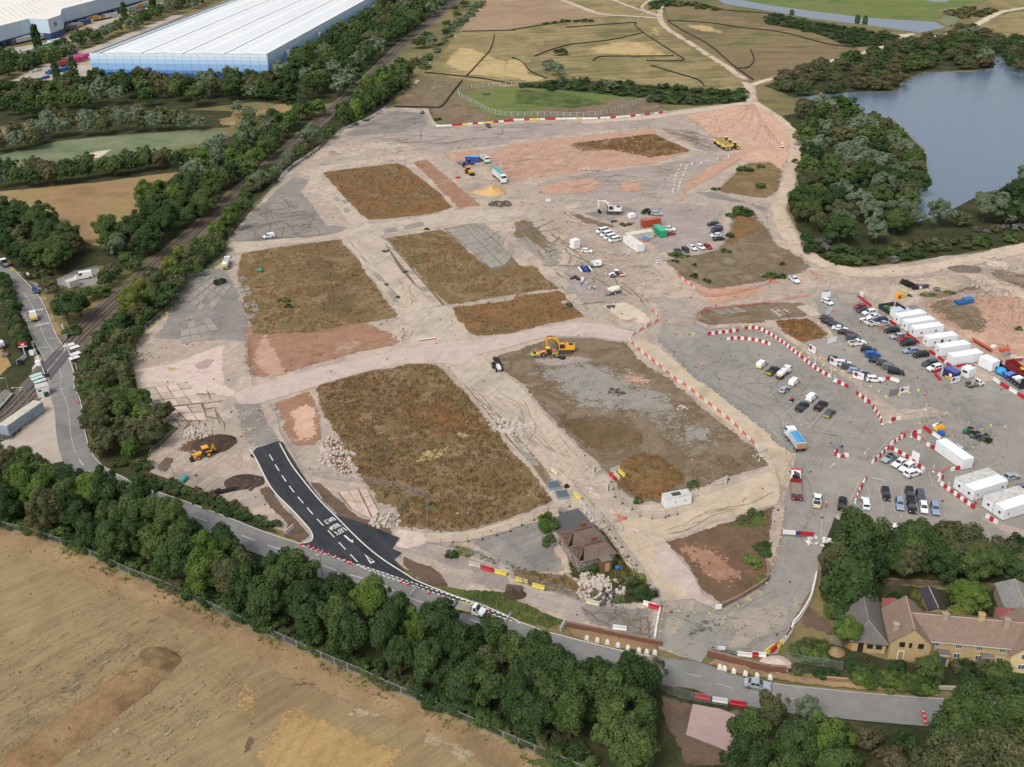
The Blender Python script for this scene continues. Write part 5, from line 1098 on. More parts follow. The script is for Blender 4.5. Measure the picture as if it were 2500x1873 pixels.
for x,y,colr,rc,lab in((585,570,(146,62,62),(176,96,84),'dark red trailer box stored beside the warehouse'),(655,545,(178,58,108),(206,98,136),'first pink trailer box stored beside the warehouse'),(690,530,(182,62,116),(206,98,136),'second pink trailer box stored beside the warehouse'),(725,515,(176,58,112),(206,98,136),'third pink trailer box next to the warehouse corner')):
 trailer(lab,'00',x,y,60,-8,colr,rc,L=12,H=2.7,group='stored boxes beside the warehouse')
def stack(label,cr,x,y,L,W,H,colr,ang=(60,-14),nm='crate_stack',cat='crates'):
 a,b=P1(cr,x,y),P1(cr,x+ang[0],y+ang[1])
 o=empty(nm,Vector((a.x,a.y,.08)),math.atan2((b-a).y,(b-a).x),label,cat)
 mt=pm('stack_%d_%d_%d'%colr,colr,.6,dirt=.25)
 n=max(2,int(L/2.2))
 for i in range(n):
  for j in range(max(1,int(W/2.4))):
   h=H*R.uniform(.6,1)
   MB().box((-L/2+(i+.5)*L/n,(j-(max(1,int(W/2.4))-1)/2)*2.4,h/2),(L/n-.15,2.2,h)).obj('crate',mt,o)
 return o
stack('long stack of dark blue crates in the lorry yard','00',500,625,17,7,2.6,(44,84,138));stack('low stack of blue crates at the yard edge','00',350,690,14,4,1.6,(52,80,140));stack('pair of tall navy containers by the yard trees','00',615,470,8,5,5.5,(70,86,122),nm='container_stack',cat='containers')
stack('white pallets and cages in the lorry yard','00',310,620,9,3,1.8,(190,190,188))
for x,y,x2,y2,lab in((175,620,255,590,'near green tank trailer along the yard track'),(285,580,360,545,'far green tank trailer along the yard track')):
 a,b=P1('00',x,y),P1('00',x2,y2)
 o=empty('tank',a,math.atan2((b-a).y,(b-a).x),lab,'tank','green tanks in the lorry yard')
 L=(b-a).length
 MB().lathe([(.2,0),(1.3,.3),(1.5,1),(1.5,L-1),(1.3,L-.3),(.2,L)],(0,0,2.2),14,'x').obj('barrel',pm('tank_green',(130,146,118),.6),o,True)
 MB().box((L/2,0,.5),(L-1,1.6,.6)).obj('cradle',dgrey,o)
 # ---- cottages
brk=pm('buff_brick',(194,170,124),.9,dirt=.28,dsc=1.6,dcol=(150,128,92))
crm=pm('cream_render',(226,206,156),.9,dirt=.12,dsc=.8)
def roofmat(name,c1,c2,c3):
 m,nt,b=newmat(name)
 tc=nn(nt,'ShaderNodeTexCoord').outputs['Object']
 n1=noise(nt,tc,1.1,6,.7);n2=noise(nt,tc,5,3,.6)
 col=mix(nt,mrange(nt,n1,.35,.65),lin(c1),lin(c2))
 col=mix(nt,mrange(nt,n2,.6,.66),col,lin(c3))
 wv=nn(nt,'ShaderNodeTexWave',{'Vector':tc,'Scale':1.6,'Distortion':.4},bands_direction='Z').outputs[1]
 col=mix(nt,mrange(nt,wv,0,.4,.28,0),col,(.05,.04,.04,1))
 nt.links.new(col,b.inputs['Base Color']);b.inputs['Roughness'].default_value=.9
 return m
rt_brown,rt_grey,rt_slate=roofmat('tiles_brown',(128,108,94),(144,122,106),(100,86,76)),roofmat('tiles_grey',(98,92,90),(112,106,102),(140,134,124)),roofmat('roof_cement',(126,128,124),(148,148,142),(102,104,100))
z5=zoomp(2040,1440,4.809)
A,B=z5(1070,812,0),z5(1895,892,0)
rzh,LH=frame_at(A,B)
LH=13.8
ter=empty('cottage_terrace',A,rzh,'buff brick cottage terrace with brown tiled roof and gabled end wings','house')
def gable_block(parent,x0,x1,y0,y1,ez,rz_,axis,wall,roof,over=.35):
 """walls with a pitched roof; axis 'x' or 'y' = ridge direction"""
 m=MB()
 if axis=='x':
  ym=(y0+y1)/2
  m.add([(x0,y0,0),(x1,y0,0),(x1,y1,0),(x0,y1,0),(x0,y0,ez),(x1,y0,ez),(x1,y1,ez),(x0,y1,ez),(x0,ym,rz_-.05),(x1,ym,rz_-.05)],[(0,1,5,4),(2,3,7,6),(1,2,6,9,5),(3,0,4,8,7)])
  sl=(rz_-ez)/(ym-y0)
  r=[[(x0-.02,y0-over,ez-over*sl),(x1+.02,y0-over,ez-over*sl),(x1+.02,ym,rz_),(x0-.02,ym,rz_)],[(x1+.02,y1+over,ez-over*sl),(x0-.02,y1+over,ez-over*sl),(x0-.02,ym,rz_),(x1+.02,ym,rz_)]]
 else:
  xm=(x0+x1)/2
  m.add([(x0,y0,0),(x1,y0,0),(x1,y1,0),(x0,y1,0),(x0,y0,ez),(x1,y0,ez),(x1,y1,ez),(x0,y1,ez),(xm,y0,rz_-.05),(xm,y1,rz_-.05)],[(0,1,5,8,4),(2,3,7,9,6),(1,2,6,5),(3,0,4,7)])
  sl=(rz_-ez)/(xm-x0)
  r=[[(x0-over,y1+.1,ez-over*sl),(x0-over,y0-.25,ez-over*sl),(xm,y0-.25,rz_),(xm,y1+.1,rz_)],[(x1+over,y0-.25,ez-over*sl),(x1+over,y1+.1,ez-over*sl),(xm,y1+.1,rz_),(xm,y0-.25,rz_)]]
 m.obj('wall',wall,parent)
 for q in r:panel('roof_slope',[Vector(v)for v in q],roof,parent,.14)
 if axis=='x':rd=MB().tube((x0,ym,rz_+.1),(x1,ym,rz_+.1),.13,6)
 else:rd=MB().tube((xm,y0-.25,rz_+.1),(xm,y1,rz_+.1),.13,6)
 rd.obj('ridge',pm('ridge_tile',(178,152,132),.9),parent)
gable_block(ter,-3.6,LH+3.7,0,7.6,4.7,7.3,'x',brk,rt_brown)
gable_block(ter,-7.1,0,-.9,8.2,4.3,7.6,'y',brk,rt_brown)
gable_block(ter,LH,LH+7.4,-1.4,8.2,4.3,7.7,'y',crm,rt_brown)
def chimney(parent,x,y,z0,h,mt,pots=2):
 c=MB().box((x,y,z0+h/2),(1.0,.8,h)).box((x,y,z0+h+.06),(1.14,.94,.14)).obj('chimney',mt,parent)
 for k in range(pots):MB().lathe([(.13,0),(.15,.1),(.11,.4)],(x-.25+k*.5,y,z0+h+.13),8).obj('chimney_pot',pm('chimney_pot',(188,128,92),.8),c)
chimney(ter,2.6,3.4,6.2,2.2,pm('stack_render',(166,156,138),.9));chimney(ter,9.0,3.8,6.6,2.0,brk);chimney(ter,LH-.6,3.0,6.0,2.6,pm('stack_render',(166,156,138),.9));chimney(ter,-6.2,1.2,4.6,2.0,pm('stack_render',(166,156,138),.9),0)
for x in(.5,4.4,8.0,12.0):win('window',ter,(x,0),(1,0),1.15,3.2,1.15,ter,gl=bglass,mull=3)
for x in(4.4,8.2,11.9):win('window',ter,(x,0),(1,0),1.2,.9,1.15,ter,gl=bglass,mull=2)
dark_fr=pm('dark_frame',(66,52,46),.6)
for x,w_ in((-5.6,1.0),(-3.9,.55),(-2.3,1.0)):win('window',ter,(x,-.9),(1,0),w_,3.1,1.15,ter,fr=dark_fr)
for x,z_,w_ in((LH+1.6,3.3,1.1),(LH+3.6,3.2,.5),(LH+1.5,.9,1.1),(LH+3.5,.9,.5),(LH+5.4,3.3,1.1),(LH+5.3,.9,1.1)):win('window',ter,(x,-1.4),(1,0),w_,z_,1.2,ter,gl=bglass,mull=2)
panel('boarded_door',[Vector((-5.6,-.91,.1)),Vector((-4.4,-.91,.1)),Vector((-4.4,-.91,2.2)),Vector((-5.6,-.91,2.2))],frame_w,ter,.05)
panel('door_board',[Vector((-5.42,-.97,.1)),Vector((-4.58,-.97,.1)),Vector((-4.58,-.97,2.05)),Vector((-5.42,-.97,2.05))],wood,ter,.03)
for x in(-3.6,-2.2):panel('window_board',[Vector((x,-.91,.8)),Vector((x+1.2,-.91,.8)),Vector((x+1.2,-.91,2.0)),Vector((x,-.91,2.0))],pm('chipboard',(206,168,116),.8,dirt=.2),ter,.05)
for x,dc,dep in((2.4,(66,96,118),1.6),(10.1,(40,100,80),.9)):
 p=MB().box((x,-dep/2-.02,1.25),(1.9,dep,2.5)).obj('porch',brk,ter)
 MB().add([(x-1.1,.02,2.75),(x+1.1,.02,2.75),(x+1.1,-dep-.25,2.4),(x-1.1,-dep-.25,2.4),(x-1.1,.02,2.55),(x+1.1,.02,2.55),(x+1.1,-dep-.25,2.25),(x-1.1,-dep-.25,2.25)],[(3,2,1,0),(4,5,6,7),(3,7,6,2),(0,4,7,3),(1,2,6,5)]).obj('porch_roof',rt_grey,p)
 panel('door',[Vector((x-.45,-dep-.03,.1)),Vector((x+.45,-dep-.03,.1)),Vector((x+.45,-dep-.03,2.1)),Vector((x-.45,-dep-.03,2.1))],pm('door_%d'%dc[0],dc,.5),p,.04)
m=MB();m.box((LH/2,-.4,4.52),(LH,.12,.12));m.obj('gutter',frame_w,ter)
for x,y in((-5,9.4),(LH+2,9.6)):
 m=MB();m.add([(x-2,y-2,4.2),(x+2,y-2,4.2),(x+2,y+2,4.2),(x-2,y+2,4.2),(x,y,6.0)],[(0,1,4),(1,2,4),(2,3,4),(3,0,4)])
 m.obj('rear_roof',pm('red_tiles',(146,84,80),.9,dirt=.3),ter)
 MB().box((x,y,2.1),(3.6,3.6,4.2)).obj('rear_wall',brk,ter)
bung=empty('bungalow',A,rzh,'low brick bungalow with dark grey hipped roof at the left end of the cottages','house')
x0,x1,y0,y1,ez,rzz=-13.6,-7.5,.2,13.2,2.5,4.7
xm=(x0+x1)/2
MB().box((xm,(y0+y1)/2,ez/2),(x1-x0,y1-y0,ez)).obj('wall',brk,bung)
v=[Vector(p)for p in((x0-.4,y0-.4,ez-.05),(x1+.3,y0-.4,ez-.05),(x1+.3,y1+.3,ez-.05),(x0-.4,y1+.3,ez-.05),(xm,y0+3.4,rzz),(xm,y1+.3,rzz))]
for q in([v[0],v[1],v[4],v[4]+Vector((-.01,0,0))],[v[1],v[2],v[5],v[4]],[v[3],v[0],v[4],v[5]]):panel('roof_slope',q,rt_grey,bung,.12)
MB().tube(v[4]+Vector((0,0,.12)),v[5]+Vector((0,0,.12)),.13,6).tube(v[4]+Vector((0,0,.12)),v[0]+Vector((0,0,.12)),.11,6).tube(v[4]+Vector((0,0,.12)),v[1]+Vector((0,0,.12)),.11,6).obj('ridge',pm('ridge_grey',(140,134,128),.9),bung)
MB().add([(x0,y1+.01,ez),(x1,y1+.01,ez),(xm,y1+.01,rzz)],[(1,0,2)]).obj('gable_wall',brk,bung)
for x in(-10.9,-9.3):win('window',bung,(x,y0),(1,0),1.1,1.0,1.0,bung,fr=dark_fr)
panel('door',[Vector((-12.5,y0-.01,.05)),Vector((-11.5,y0-.01,.05)),Vector((-11.5,y0-.01,2.1)),Vector((-12.5,y0-.01,2.1))],pm('dark_door',(52,38,36),.6),bung,.05)
def simple_house(label,N,Rp,depth,ez,rz_,wall,roof,L=None,name='outbuilding',cat='shed',axis='x',wins=()):
 rz,l=frame_at(N,Rp);L=L or l
 o=empty(name,N,rz,label,cat)
 gable_block(o,0,L,0,depth,ez,rz_,axis,wall,roof,.25)
 for x,w_,z0,h in wins:win('window',o,(x,0),(1,0),w_,z0,h,o)
 return o
simple_house('shed with black felt roof in the cottage gardens',z5(1080,340,0),z5(1265,345,0),6.2,2.3,2.9,brk,pm('felt_roof',(58,60,66),.9,dirt=.1),axis='y')
simple_house('long outbuilding with grey cement roof behind the cottages',z5(1990,440,0),z5(2400,480,0),9.5,3.0,4.4,pm('pale_wall',(186,176,156),.9,dirt=.2),rt_slate,axis='y')
simple_house('small wooden shed under the dark conifer behind the bungalow',z5(335,145,0),z5(450,150,0),2.6,2.1,2.6,pm('shed_wood',(126,96,72),.9,dirt=.3),pm('shed_roof',(150,130,104),.9))
# ---- derelict house with stripped hip roofs
z3=zoomp(1330,1230,6.627)
N,Rr=z3(546,1112),z3(1150,955)
rz3,_=frame_at(N,Rr)
rui=empty('derelict_house',N,rz3,'derelict house with two hipped roofs stripped to their rafters','house')
LX,DY,ez,rh=8.4,5.4,2.6,4.7
graf=newmat('graffiti_wall');MATS['graffiti_wall']=graf[0]
g_nt=graf[1];tcg=nn(g_nt,'ShaderNodeTexCoord').outputs['Object']
gc=mix(g_nt,mrange(g_nt,noise(g_nt,tcg,1.6,4,.7,2.5),.5,.53),lin((178,176,176)),lin((66,62,66)))
gc=mix(g_nt,mrange(g_nt,noise(g_nt,tcg,.5,3,.6),.52,.6),gc,lin((132,92,76)))
g_nt.links.new(gc,graf[2].inputs['Base Color']);graf[2].inputs['Roughness'].default_value=.9
tiles_r=roofmat('tiles_ruin',(104,88,80),(122,106,96),(84,72,68))
raft=pm('rafter_wood',(150,118,104),.9,dirt=.2)
for k in range(2):
 y0=k*DY
 m=MB();t=.3
 for b_ in(((LX/2,y0+t/2,ez/2),(LX,t,ez)),((LX/2,y0+DY-t/2-.01,ez/2),(LX-.02,t,ez-.01)),((t/2,y0+DY/2,ez/2),(t,DY-2*t-.02,ez)),((LX-t/2,y0+DY/2,ez/2),(t,DY-2*t-.02,ez))):m.box(*b_)
 m.obj('wall',graf[0],rui)
 hx=2.4
 e0,e1,e2,e3=Vector((-.3,y0-(.3 if k==0 else 0),ez)),Vector((LX+.3,y0-(.3 if k==0 else 0),ez)),Vector((LX+.3,y0+DY-.02,ez)),Vector((-.3,y0+DY-.02,ez))
 r0,r1=Vector((hx,y0+DY/2,rh)),Vector((LX-1.6,y0+DY/2,rh))
 # tiled slopes stop short of the ridge: a row of bare rafters shows
 f=.86
 panel('roof_slope',[e0.lerp(e1,.14),e1,e1.lerp(r1,f),e0.lerp(r0,f).lerp(e1.lerp(r1,f),.05)],tiles_r,rui,.1)
 panel('roof_slope',[e2,e3,e3.lerp(r0,.97),e2.lerp(r1,.97)],tiles_r,rui,.1)
 panel('roof_slope',[e1,e2,r1+Vector((0,.01,0)),r1],tiles_r,rui,.1)
 for i in range(13):
  p=e3.lerp(e0,(i+.5)/13)
  q=r0.lerp(e0 if i>6 else e3,abs(i-6)/6.5)
  MB().tube(p+Vector((0,0,.04)),q+Vector((0,0,.04)),.07,4).obj('rafter',raft,rui)
 for i in range(12):
  a_=e0.lerp(r0,f-.04).lerp(e1.lerp(r1,f-.04),(i+.5)/12);b_=r0.lerp(r1,(i+.5)/12)
  MB().tube(a_,b_,.07,4).obj('rafter',raft,rui)
 MB().tube(r0,r1,.12,5).tube(r0,e0,.09,5).tube(r0,e3,.09,5).tube(r1,e1,.12,5).tube(r1,e2,.12,5).obj('ridge',pm('ridge_ruin',(122,96,86),.9),rui)
 MB().box((5.0,y0+DY/2+.7,4.5),(1.1,.7,1.9)).box((5.0,y0+DY/2+.7,5.5),(1.25,.85,.15)).obj('chimney',brickm,rui)
po=MB().box((5.6,-1.0,1.4),(2.3,2.0,2.8)).obj('porch',brickm,rui)
MB().box((5.6,-1.0,2.86),(2.5,2.2,.1)).obj('porch_roof',pm('porch_cap',(120,112,100),.9),po)
panel('boarded_door',[Vector((5.1,-2.01,.1)),Vector((6.1,-2.01,.1)),Vector((6.1,-2.01,2.2)),Vector((5.1,-2.01,2.2))],pm('chipboard',(206,168,116),.8,dirt=.2),po,.05)
slab_d=pm('burnt_slab',(92,92,94),.9,dirt=.4,dsc=.6)
cs=[z3(255,170),z3(540,95),z3(790,360),z3(470,455),z3(200,500),z3(170,330)]
m=MB();m.add([(p.x,p.y,z)for p in cs for z in(.05,.55)],[tuple(range(1,12,2))[::-1]]+[(2*i,(2*i+2)%12,(2*i+3)%12,2*i+1)for i in range(6)])
tag(m.obj('collapsed_roof',slab_d),'collapsed dark flat roof behind the derelict house','roof')
# ================================================================ VEHICLES AND MACHINES
CARPAINT={'white':(232,233,234),'black':(34,35,38),'dark grey':(78,82,88),'grey':(120,126,132),'silver':(184,190,196),'pale blue':(160,178,202),'navy':(40,52,84),'blue':(44,82,160),'bright blue':(36,106,190),'red':(176,40,56),'dark red':(104,36,46),'slate':(82,94,104),'dark green':(52,68,66),'maroon':(74,40,46)}
def carmat(c):return pm('car_'+c.replace(' ','_'),CARPAINT[c],.28,.0 if c=='white' else .25,dirt=.06,dsc=.8,coat=.5,k=.95 if c=='white' else .86)
tyre,rim,lampw,lampr=black,pm('wheel_rim',(150,152,154),.4,.5),pm('lamp_clear',(214,218,222),.2),pm('lamp_red',(150,24,28),.3)
yel,chev=pm('machine_yellow',(232,168,44),.5,dirt=.12),pm('chevron_yellow',(224,206,60),.5)
def wheel(parent,x,y,r,w,mt=None):
 t=MB().lathe([(r*.62,-w/2),(r*.95,-w/2),(r,-w/4),(r,w/4),(r*.95,w/2),(r*.62,w/2)],(x,y,r),14,'y').obj('wheel',tyre,parent)
 s=1 if y>0 else-1
 MB().lathe([(r*.6,-.02),(r*.56,.02),(r*.2,.05)][::1],(x,y+s*(w/2-.0),r),10,'y').obj('rim',mt or rim,t)
 return t
def hexa(bx0,bx1,by,bz,tx0,tx1,ty,tz):
 """tapered box from base rectangle to top rectangle: returns verts in order base rl, fl? (rear-right, front-right, front-left, rear-left), then top"""
 return[(bx0,-by,bz),(bx1,-by,bz),(bx1,by,bz),(bx0,by,bz),(tx0,-ty,tz),(tx1,-ty,tz),(tx1,ty,tz),(tx0,ty,tz)]
HF=[(3,2,1,0),(4,5,6,7),(0,1,5,4),(1,2,6,5),(2,3,7,6),(3,0,4,7)]
def glasses(parent,v,sides=((.06,.48),(.54,.94)),front=(.06,.94,.1,.92),rear=(.08,.92,.14,.88)):
 if front:panel('windscreen',face_quad([v[1],v[2],v[6],v[5]],*front),glass,parent,.008)
 if rear:panel('rear_window',face_quad([v[3],v[0],v[4],v[7]],*rear),glass,parent,.008)
 for a,b in sides:
  panel('side_window',face_quad([v[0],v[1],v[5],v[4]],a,b,.12,.88),glass,parent,.008)
  panel('side_window',face_quad([v[2],v[3],v[7],v[6]],1-b,1-a,.12,.88),glass,parent,.008)
def car_proto(kind):
 L,W,H,belt,bonnet,g={'hatch':(4.15,1.8,1.5,.92,.86,(-2.0,.98,-1.62,.22)),'saloon':(4.7,1.84,1.44,.92,.84,(-1.75,1.0,-1.05,.2)),'suv':(4.65,1.9,1.68,1.06,1.0,(-2.25,1.05,-1.95,.35)),'estate':(4.75,1.84,1.48,.94,.86,(-2.3,1.0,-1.95,.25)),'pickup':(5.3,1.9,1.8,1.08,1.06,(-.55,1.2,-.4,.55)),'mpv':(4.95,1.95,1.95,1.15,1.08,(-2.42,1.9,-2.3,1.15)),'smallvan':(4.4,1.85,1.84,1.12,1.0,(-2.15,1.35,-2.05,.65)),'van':(5.9,2.05,2.55,1.4,1.2,(-2.9,2.15,-2.85,1.35))}[kind]
 o=empty('parked_car',(0,0,-500))
 x0,x1=-L/2,L/2
 gx0,gx1,tx0,tx1=g
 prof=[(x0+.1,.3),(x1-.12,.3),(x1,.5),(x1-.04,bonnet-.16),(x1-.3,bonnet-.02),(gx1+.05,belt),(max(x0+.06,gx0-.1),belt),(x0,belt-.12),(x0,.5)]
 m=MB().prism(prof,-W/2,W/2,[.1,.1,.1,.1,.14,.06,.06,.1,.05])
 v=hexa(gx0,gx1,W/2-.07,belt-.01,tx0,tx1,W/2-.24 if kind not in('van','mpv','smallvan')else W/2-.14,H)
 m.add(v,HF)
 m.obj('body',None,o)
 if kind=='pickup':
  b=MB();zb=.85
  for bx in(((-1.62,0,.72),(2.0,W-.2,.1)),):b.box(*bx)
  b.obj('bed_liner',dgrey,o)
  e=MB()
  for bx in(((-1.6,W/2-.08,1.16),(2.05,.12,.18)),((-1.6,-W/2+.08,1.16),(2.05,.12,.18)),((x0+.08,0,1.16),(.14,W-.2,.18))):e.box(*bx)
  e.obj('bed_side',None,o)
  MB().box((-1.58,0,1.09),(1.9,W-.32,.02)).obj('bed_floor',dgrey,o)
 van=kind in('van','smallvan')
 glasses(o,v,((.68,.92),)if van else((.05,.35),(.38,.68),(.71,.94))if kind=='mpv' else((.1,.5),(.55,.92)),rear=None if van else(.08,.92,.14,.88),front=(.06,.94,.12,.94))
 wr=.33 if kind not in('van','suv','pickup')else .38
 for x in(x0+.86,x1-.86):
  for s in(-1,1):wheel(o,x,s*(W/2-.1),wr,.22)
 for s in(-1,1):
  MB().box((x1-.09,s*(W/2-.3),bonnet-.2),(.16,.34,.16)).obj('headlight',lampw,o)
  MB().box((x0+.04,s*(W/2-.16),belt-.16 if not van else 1.2),(.1,.14,.24)).obj('tail_light',lampr,o)
  MB().box((gx1-.3,s*(W/2+.04),belt+.05),(.1,.16,.13)).obj('mirror',black,o)
 MB().box((x1-.0,0,.42),(.06,W-.5,.16)).obj('grille',dgrey,o)
 MB().box((x0+.0,0,.62),(.05,.5,.11)).obj('number_plate',chev,o)
 return o
CARS={k:car_proto(k)for k in('hatch','saloon','suv','estate','pickup','mpv','smallvan','van')}
used_proto=set()
def hd(cr,x,y,dx,dy,z=0):
 a,b=P1(cr,x,y,z),P1(cr,x+dx,y+dy,z)
 return math.atan2((b-a).y,(b-a).x)
def fresh(P,nm):
 """a copy of prototype P with its parts (windows, wheels > rims)"""
 o=dup(P);o.name=nm
 return o
def car(kind,colr,cr,x,y,dx,dy,label,group=None,nm=None,zc=.75,chevron=False,z=GZ):
 p=P1(cr,x,y,zc+z)
 o=fresh(CARS[kind],nm or{'pickup':'pickup_truck','van':'van','smallvan':'van','mpv':'minibus'}.get(kind,'parked_car'))
 o.location=(p.x,p.y,z)
 o.rotation_euler=(0,0,hd(cr,x,y,dx,dy))
 mt=carmat(colr)
 for c in o.children:
  if c.name.startswith(('body','bed_side')):
   if not c.material_slots:c.data.materials.append(None)
   c.material_slots[0].link='OBJECT';c.material_slots[0].material=mt
 if chevron:
  L={'pickup':-2.66,'smallvan':-2.22,'van':-2.97,'estate':-2.4,'suv':-2.34}[kind]
  h0,h1={'pickup':(.5,1.2),'smallvan':(.5,1.15),'van':(.5,1.9),'estate':(.45,.95),'suv':(.5,1.05)}[kind]
  for i in range(7):
   MB().box((L,(i-3)*.23,(h0+h1)/2),(.03,.13,h1-h0)).obj('chevron_stripe',chev if i%2==0 else pm('chevron_red',(190,60,44),.5)if kind=='van' else chev,o)
 tag(o,label,{'pickup':'pickup','van':'van','smallvan':'van','mpv':'van'}.get(kind,'car'),group)
 return o
CG,CMID,CLOW='cars parked in the upper compound','cars parked in the middle of the site','cars in the lower car park'
for a in(('hatch','red',795,990,-60,6,'red car at the far end of the right hand car row'),('saloon','dark green',825,1020,-60,10,'dark green car second from the far end, right hand row'),('suv','white',875,1042,-60,10,'white car beside the dark green one, right hand row'),('saloon','white',913,1076,-60,10,'white saloon nearest the navy car, right hand row'),('estate','navy',968,1104,-60,8,'navy car beside the white cabins, right hand row'),('saloon','silver',990,1136,-60,4,'silver car in front of the navy one by the cabins'),('suv','black',1070,1195,-60,5,'black four by four alone opposite the third cabin'),('estate','silver',1120,1245,-60,8,'silver estate between the black four by four and a red car'),('saloon','red',1183,1270,-60,7,'bright red car next to the silver estate by the cabins'),('suv','black',1208,1306,-60,6,'black car next to the bright red car by the cabins'),('estate','pale blue',1235,1370,-60,6,'pale silver blue car near the cabin with the dark door'),('suv','black',1320,1405,-60,6,'black estate below the pale blue car by the cabins'),('suv','dark grey',1400,1480,-60,10,'dark grey car second from the kiosk'),('suv','white',1440,1520,-60,13,'white car with dark windows next to the kiosk'),('hatch','maroon',510,1093,60,11,'maroon car at the far end of the left hand row'),('saloon','black',527,1120,60,11,'black car second from the far end of the left row'),('estate','black',585,1146,60,10,'black estate third from the far end of the left row'),('saloon','white',622,1177,60,10,'white car fourth in the left row beside the rusty weeds'),('saloon','black',668,1210,60,5,'black car after the white one in the left row'),('hatch','dark red',725,1232,60,9,'dark red car in the left row beside the weeds'),('suv','slate',740,1262,60,6,'slate grey car between the dark red car and the pickup'),('suv','black',872,1366,60,8,'black car at the head of the middle row'),('suv','bright blue',903,1403,60,-3,'bright blue car in the middle row'),('saloon','black',945,1456,60,8,'black car below the bright blue one, middle row'),('saloon','maroon',1012,1484,60,8,'maroon saloon in the middle row'),('suv','grey',1055,1516,60,10,'grey car between maroon and black cars, middle row'),('suv','black',1107,1553,60,8,'black car nearest the viewer in the middle row'),('hatch','black',580,1447,60,9,'black car behind the upper white logo board'),('suv','white',650,1482,60,6,'white car beside the upper white logo board'),('estate','dark grey',703,1511,60,7,'dark grey car in the front left row above the bank'),('estate','pale blue',763,1547,60,9,'pale blue car in the front left row above the bank'),('saloon','black',850,1584,60,12,'black car behind the lower white logo board'),('suv','white',920,1618,60,3,'white four by four nearest the barrier corner, front left row'),('hatch','white',515,948,50,25,'white car parked alone by the boards at the compound entrance')):
 car(a[0],a[1],'31',*a[2:6],a[6],CG)
car('pickup','white','31',860,1121,-50,-26,'white pickup with yellow rear chevrons by the orange workers',CG,chevron=True)
car('pickup','white','31',771,1304,60,-7,'white pickup with yellow rear at the end of the left row',CG,chevron=True)
car('pickup','white','31',228,757,46,36,'white pickup standing on the haul road near the bushes')
for a in(('smallvan','white','21',2158,1490,40,-32,'white van with yellow rear chevrons in the first marked bay',True),('pickup','black','31',42,1545,40,-32,'black pickup with white tailgate top beside the tanker',True),('smallvan','white','31',228,1640,40,-32,'white small van beside the tanker, black rear',False),('hatch','silver','32',143,48,40,-32,'silver blue hatchback in the marked bays',False),('smallvan','white','32',380,117,40,-32,'white small van with black rear beside the blue pickup',False),('pickup','navy','32',297,198,40,-34,'blue pickup with open bed in the marked bays',False),('pickup','black','32',458,190,40,-34,'black pickup with silver bed cover in the marked bays',False),('estate','dark grey','32',535,253,36,-36,'dark estate with yellow rear chevrons in the last bay',True)):
 car(a[0],a[1],a[2],*a[3:7],a[7],'vehicles in the marked bays',chevron=a[8])
for a in(('saloon','silver',1050,640,-40,22,'silver car with black roof in the barrier corner'),('saloon','white',1137,682,-44,24,'white saloon next to the silver car by the barriers'),('suv','white',1203,722,-44,24,'white car between two white cars by the barriers'),('suv','white',1253,772,46,-14,'white four by four nearest the viewer by the barriers'),('suv','white',843,1033,-6,-40,'white car with dark rear window at the lot entrance'),('estate','black',1020,950,8,40,'black car between the white bay lines'),('estate','pale blue',1140,1035,5,40,'pale silver blue car facing the trees'),('suv','black',1226,955,8,40,'large black car in the upper middle of the lower lot'),('suv','slate',1320,975,10,40,'slate grey car with glass roof in the lower lot'),('suv','black',1243,1062,8,40,'black car half under the trees in the lower lot'),('hatch','white',1346,1068,8,40,'white car beside the blue grey one at the tree edge'),('estate','pale blue',1446,1076,8,40,'blue grey car at the right end by the trees'),('hatch','white',1110,1245,30,-6,'white car mostly hidden by the corner trees'),('saloon','silver',2098,802,40,-10,'silver coupe in the white bays behind the cabins'),('saloon','grey',2200,892,40,-10,'grey car cut by the right picture edge'),('pickup','black',643,1035,4,-40,'dark car beside the tree corner on the access road')):
 car(a[0],a[1],'32',*a[2:6],a[6],CLOW)
if True:
 o=[x for x in C.objects if x.get('label','').startswith('silver car with black roof')][0]
 MB().box((-.45,0,1.46),(1.3,1.34,.03)).obj('black_roof',black,o)
car('pickup','white','32',425,1010,4,-40,'white pickup with yellow tailgate beside the orange clad worker',CLOW,chevron=True)
for i,a in enumerate(((780,335),(815,364),(845,390),(885,412))):
 car('mpv','white','21',*a,-50,12,('farthest','second','third','nearest')[i]+' of four white vans parked beside the dirt track',CMID,zc=.9)
for a in(('hatch','white',648,508,50,4,'white car beside the tall white box cabin'),('suv','silver',1252,188,50,4,'pale silver car behind the rust orange container'),('pickup','white',1357,320,50,6,'white pickup behind the green cabin'),('saloon','red',1363,358,50,-6,'red car half hidden by the green cabin'),('estate','black',1735,275,-50,6,'black car at the top of the right hand rank'),('saloon','grey',1770,299,-50,6,'grey car second in the right hand rank'),('suv','navy',1768,330,-50,10,'navy four by four in the right hand rank'),('hatch','white',1760,375,-50,4,'white car in the right hand rank'),('saloon','black',1785,403,-50,6,'black car nearest the weeds in the right hand rank'),('saloon','dark grey',1436,510,30,24,'dark grey car at the left end of the five'),('hatch','black',1500,498,30,24,'black car second from the left of the five'),('saloon','white',1558,480,36,20,'white saloon in the middle of the five'),('hatch','white',1632,475,34,18,'white hatchback fourth from left of the five'),('hatch','red',1693,471,34,20,'red car at the right end of the five')):
 car(a[0],a[1],'21',*a[2:6],a[6],CMID)
car('smallvan','white','11',110,383,-50,10,'small white van alone on the old grey tarmac')
car('hatch','blue','01',304,848,22,50,'blue car driving on the road above the level crossing',nm='moving_car',z=.34)
car('van','white','01',718,722,-50,8,'white high roof van with open side door by the railway',zc=1.2,chevron=True)
car('hatch','bright blue','01',966,648,50,-6,'bright blue car under the trees by the railway')
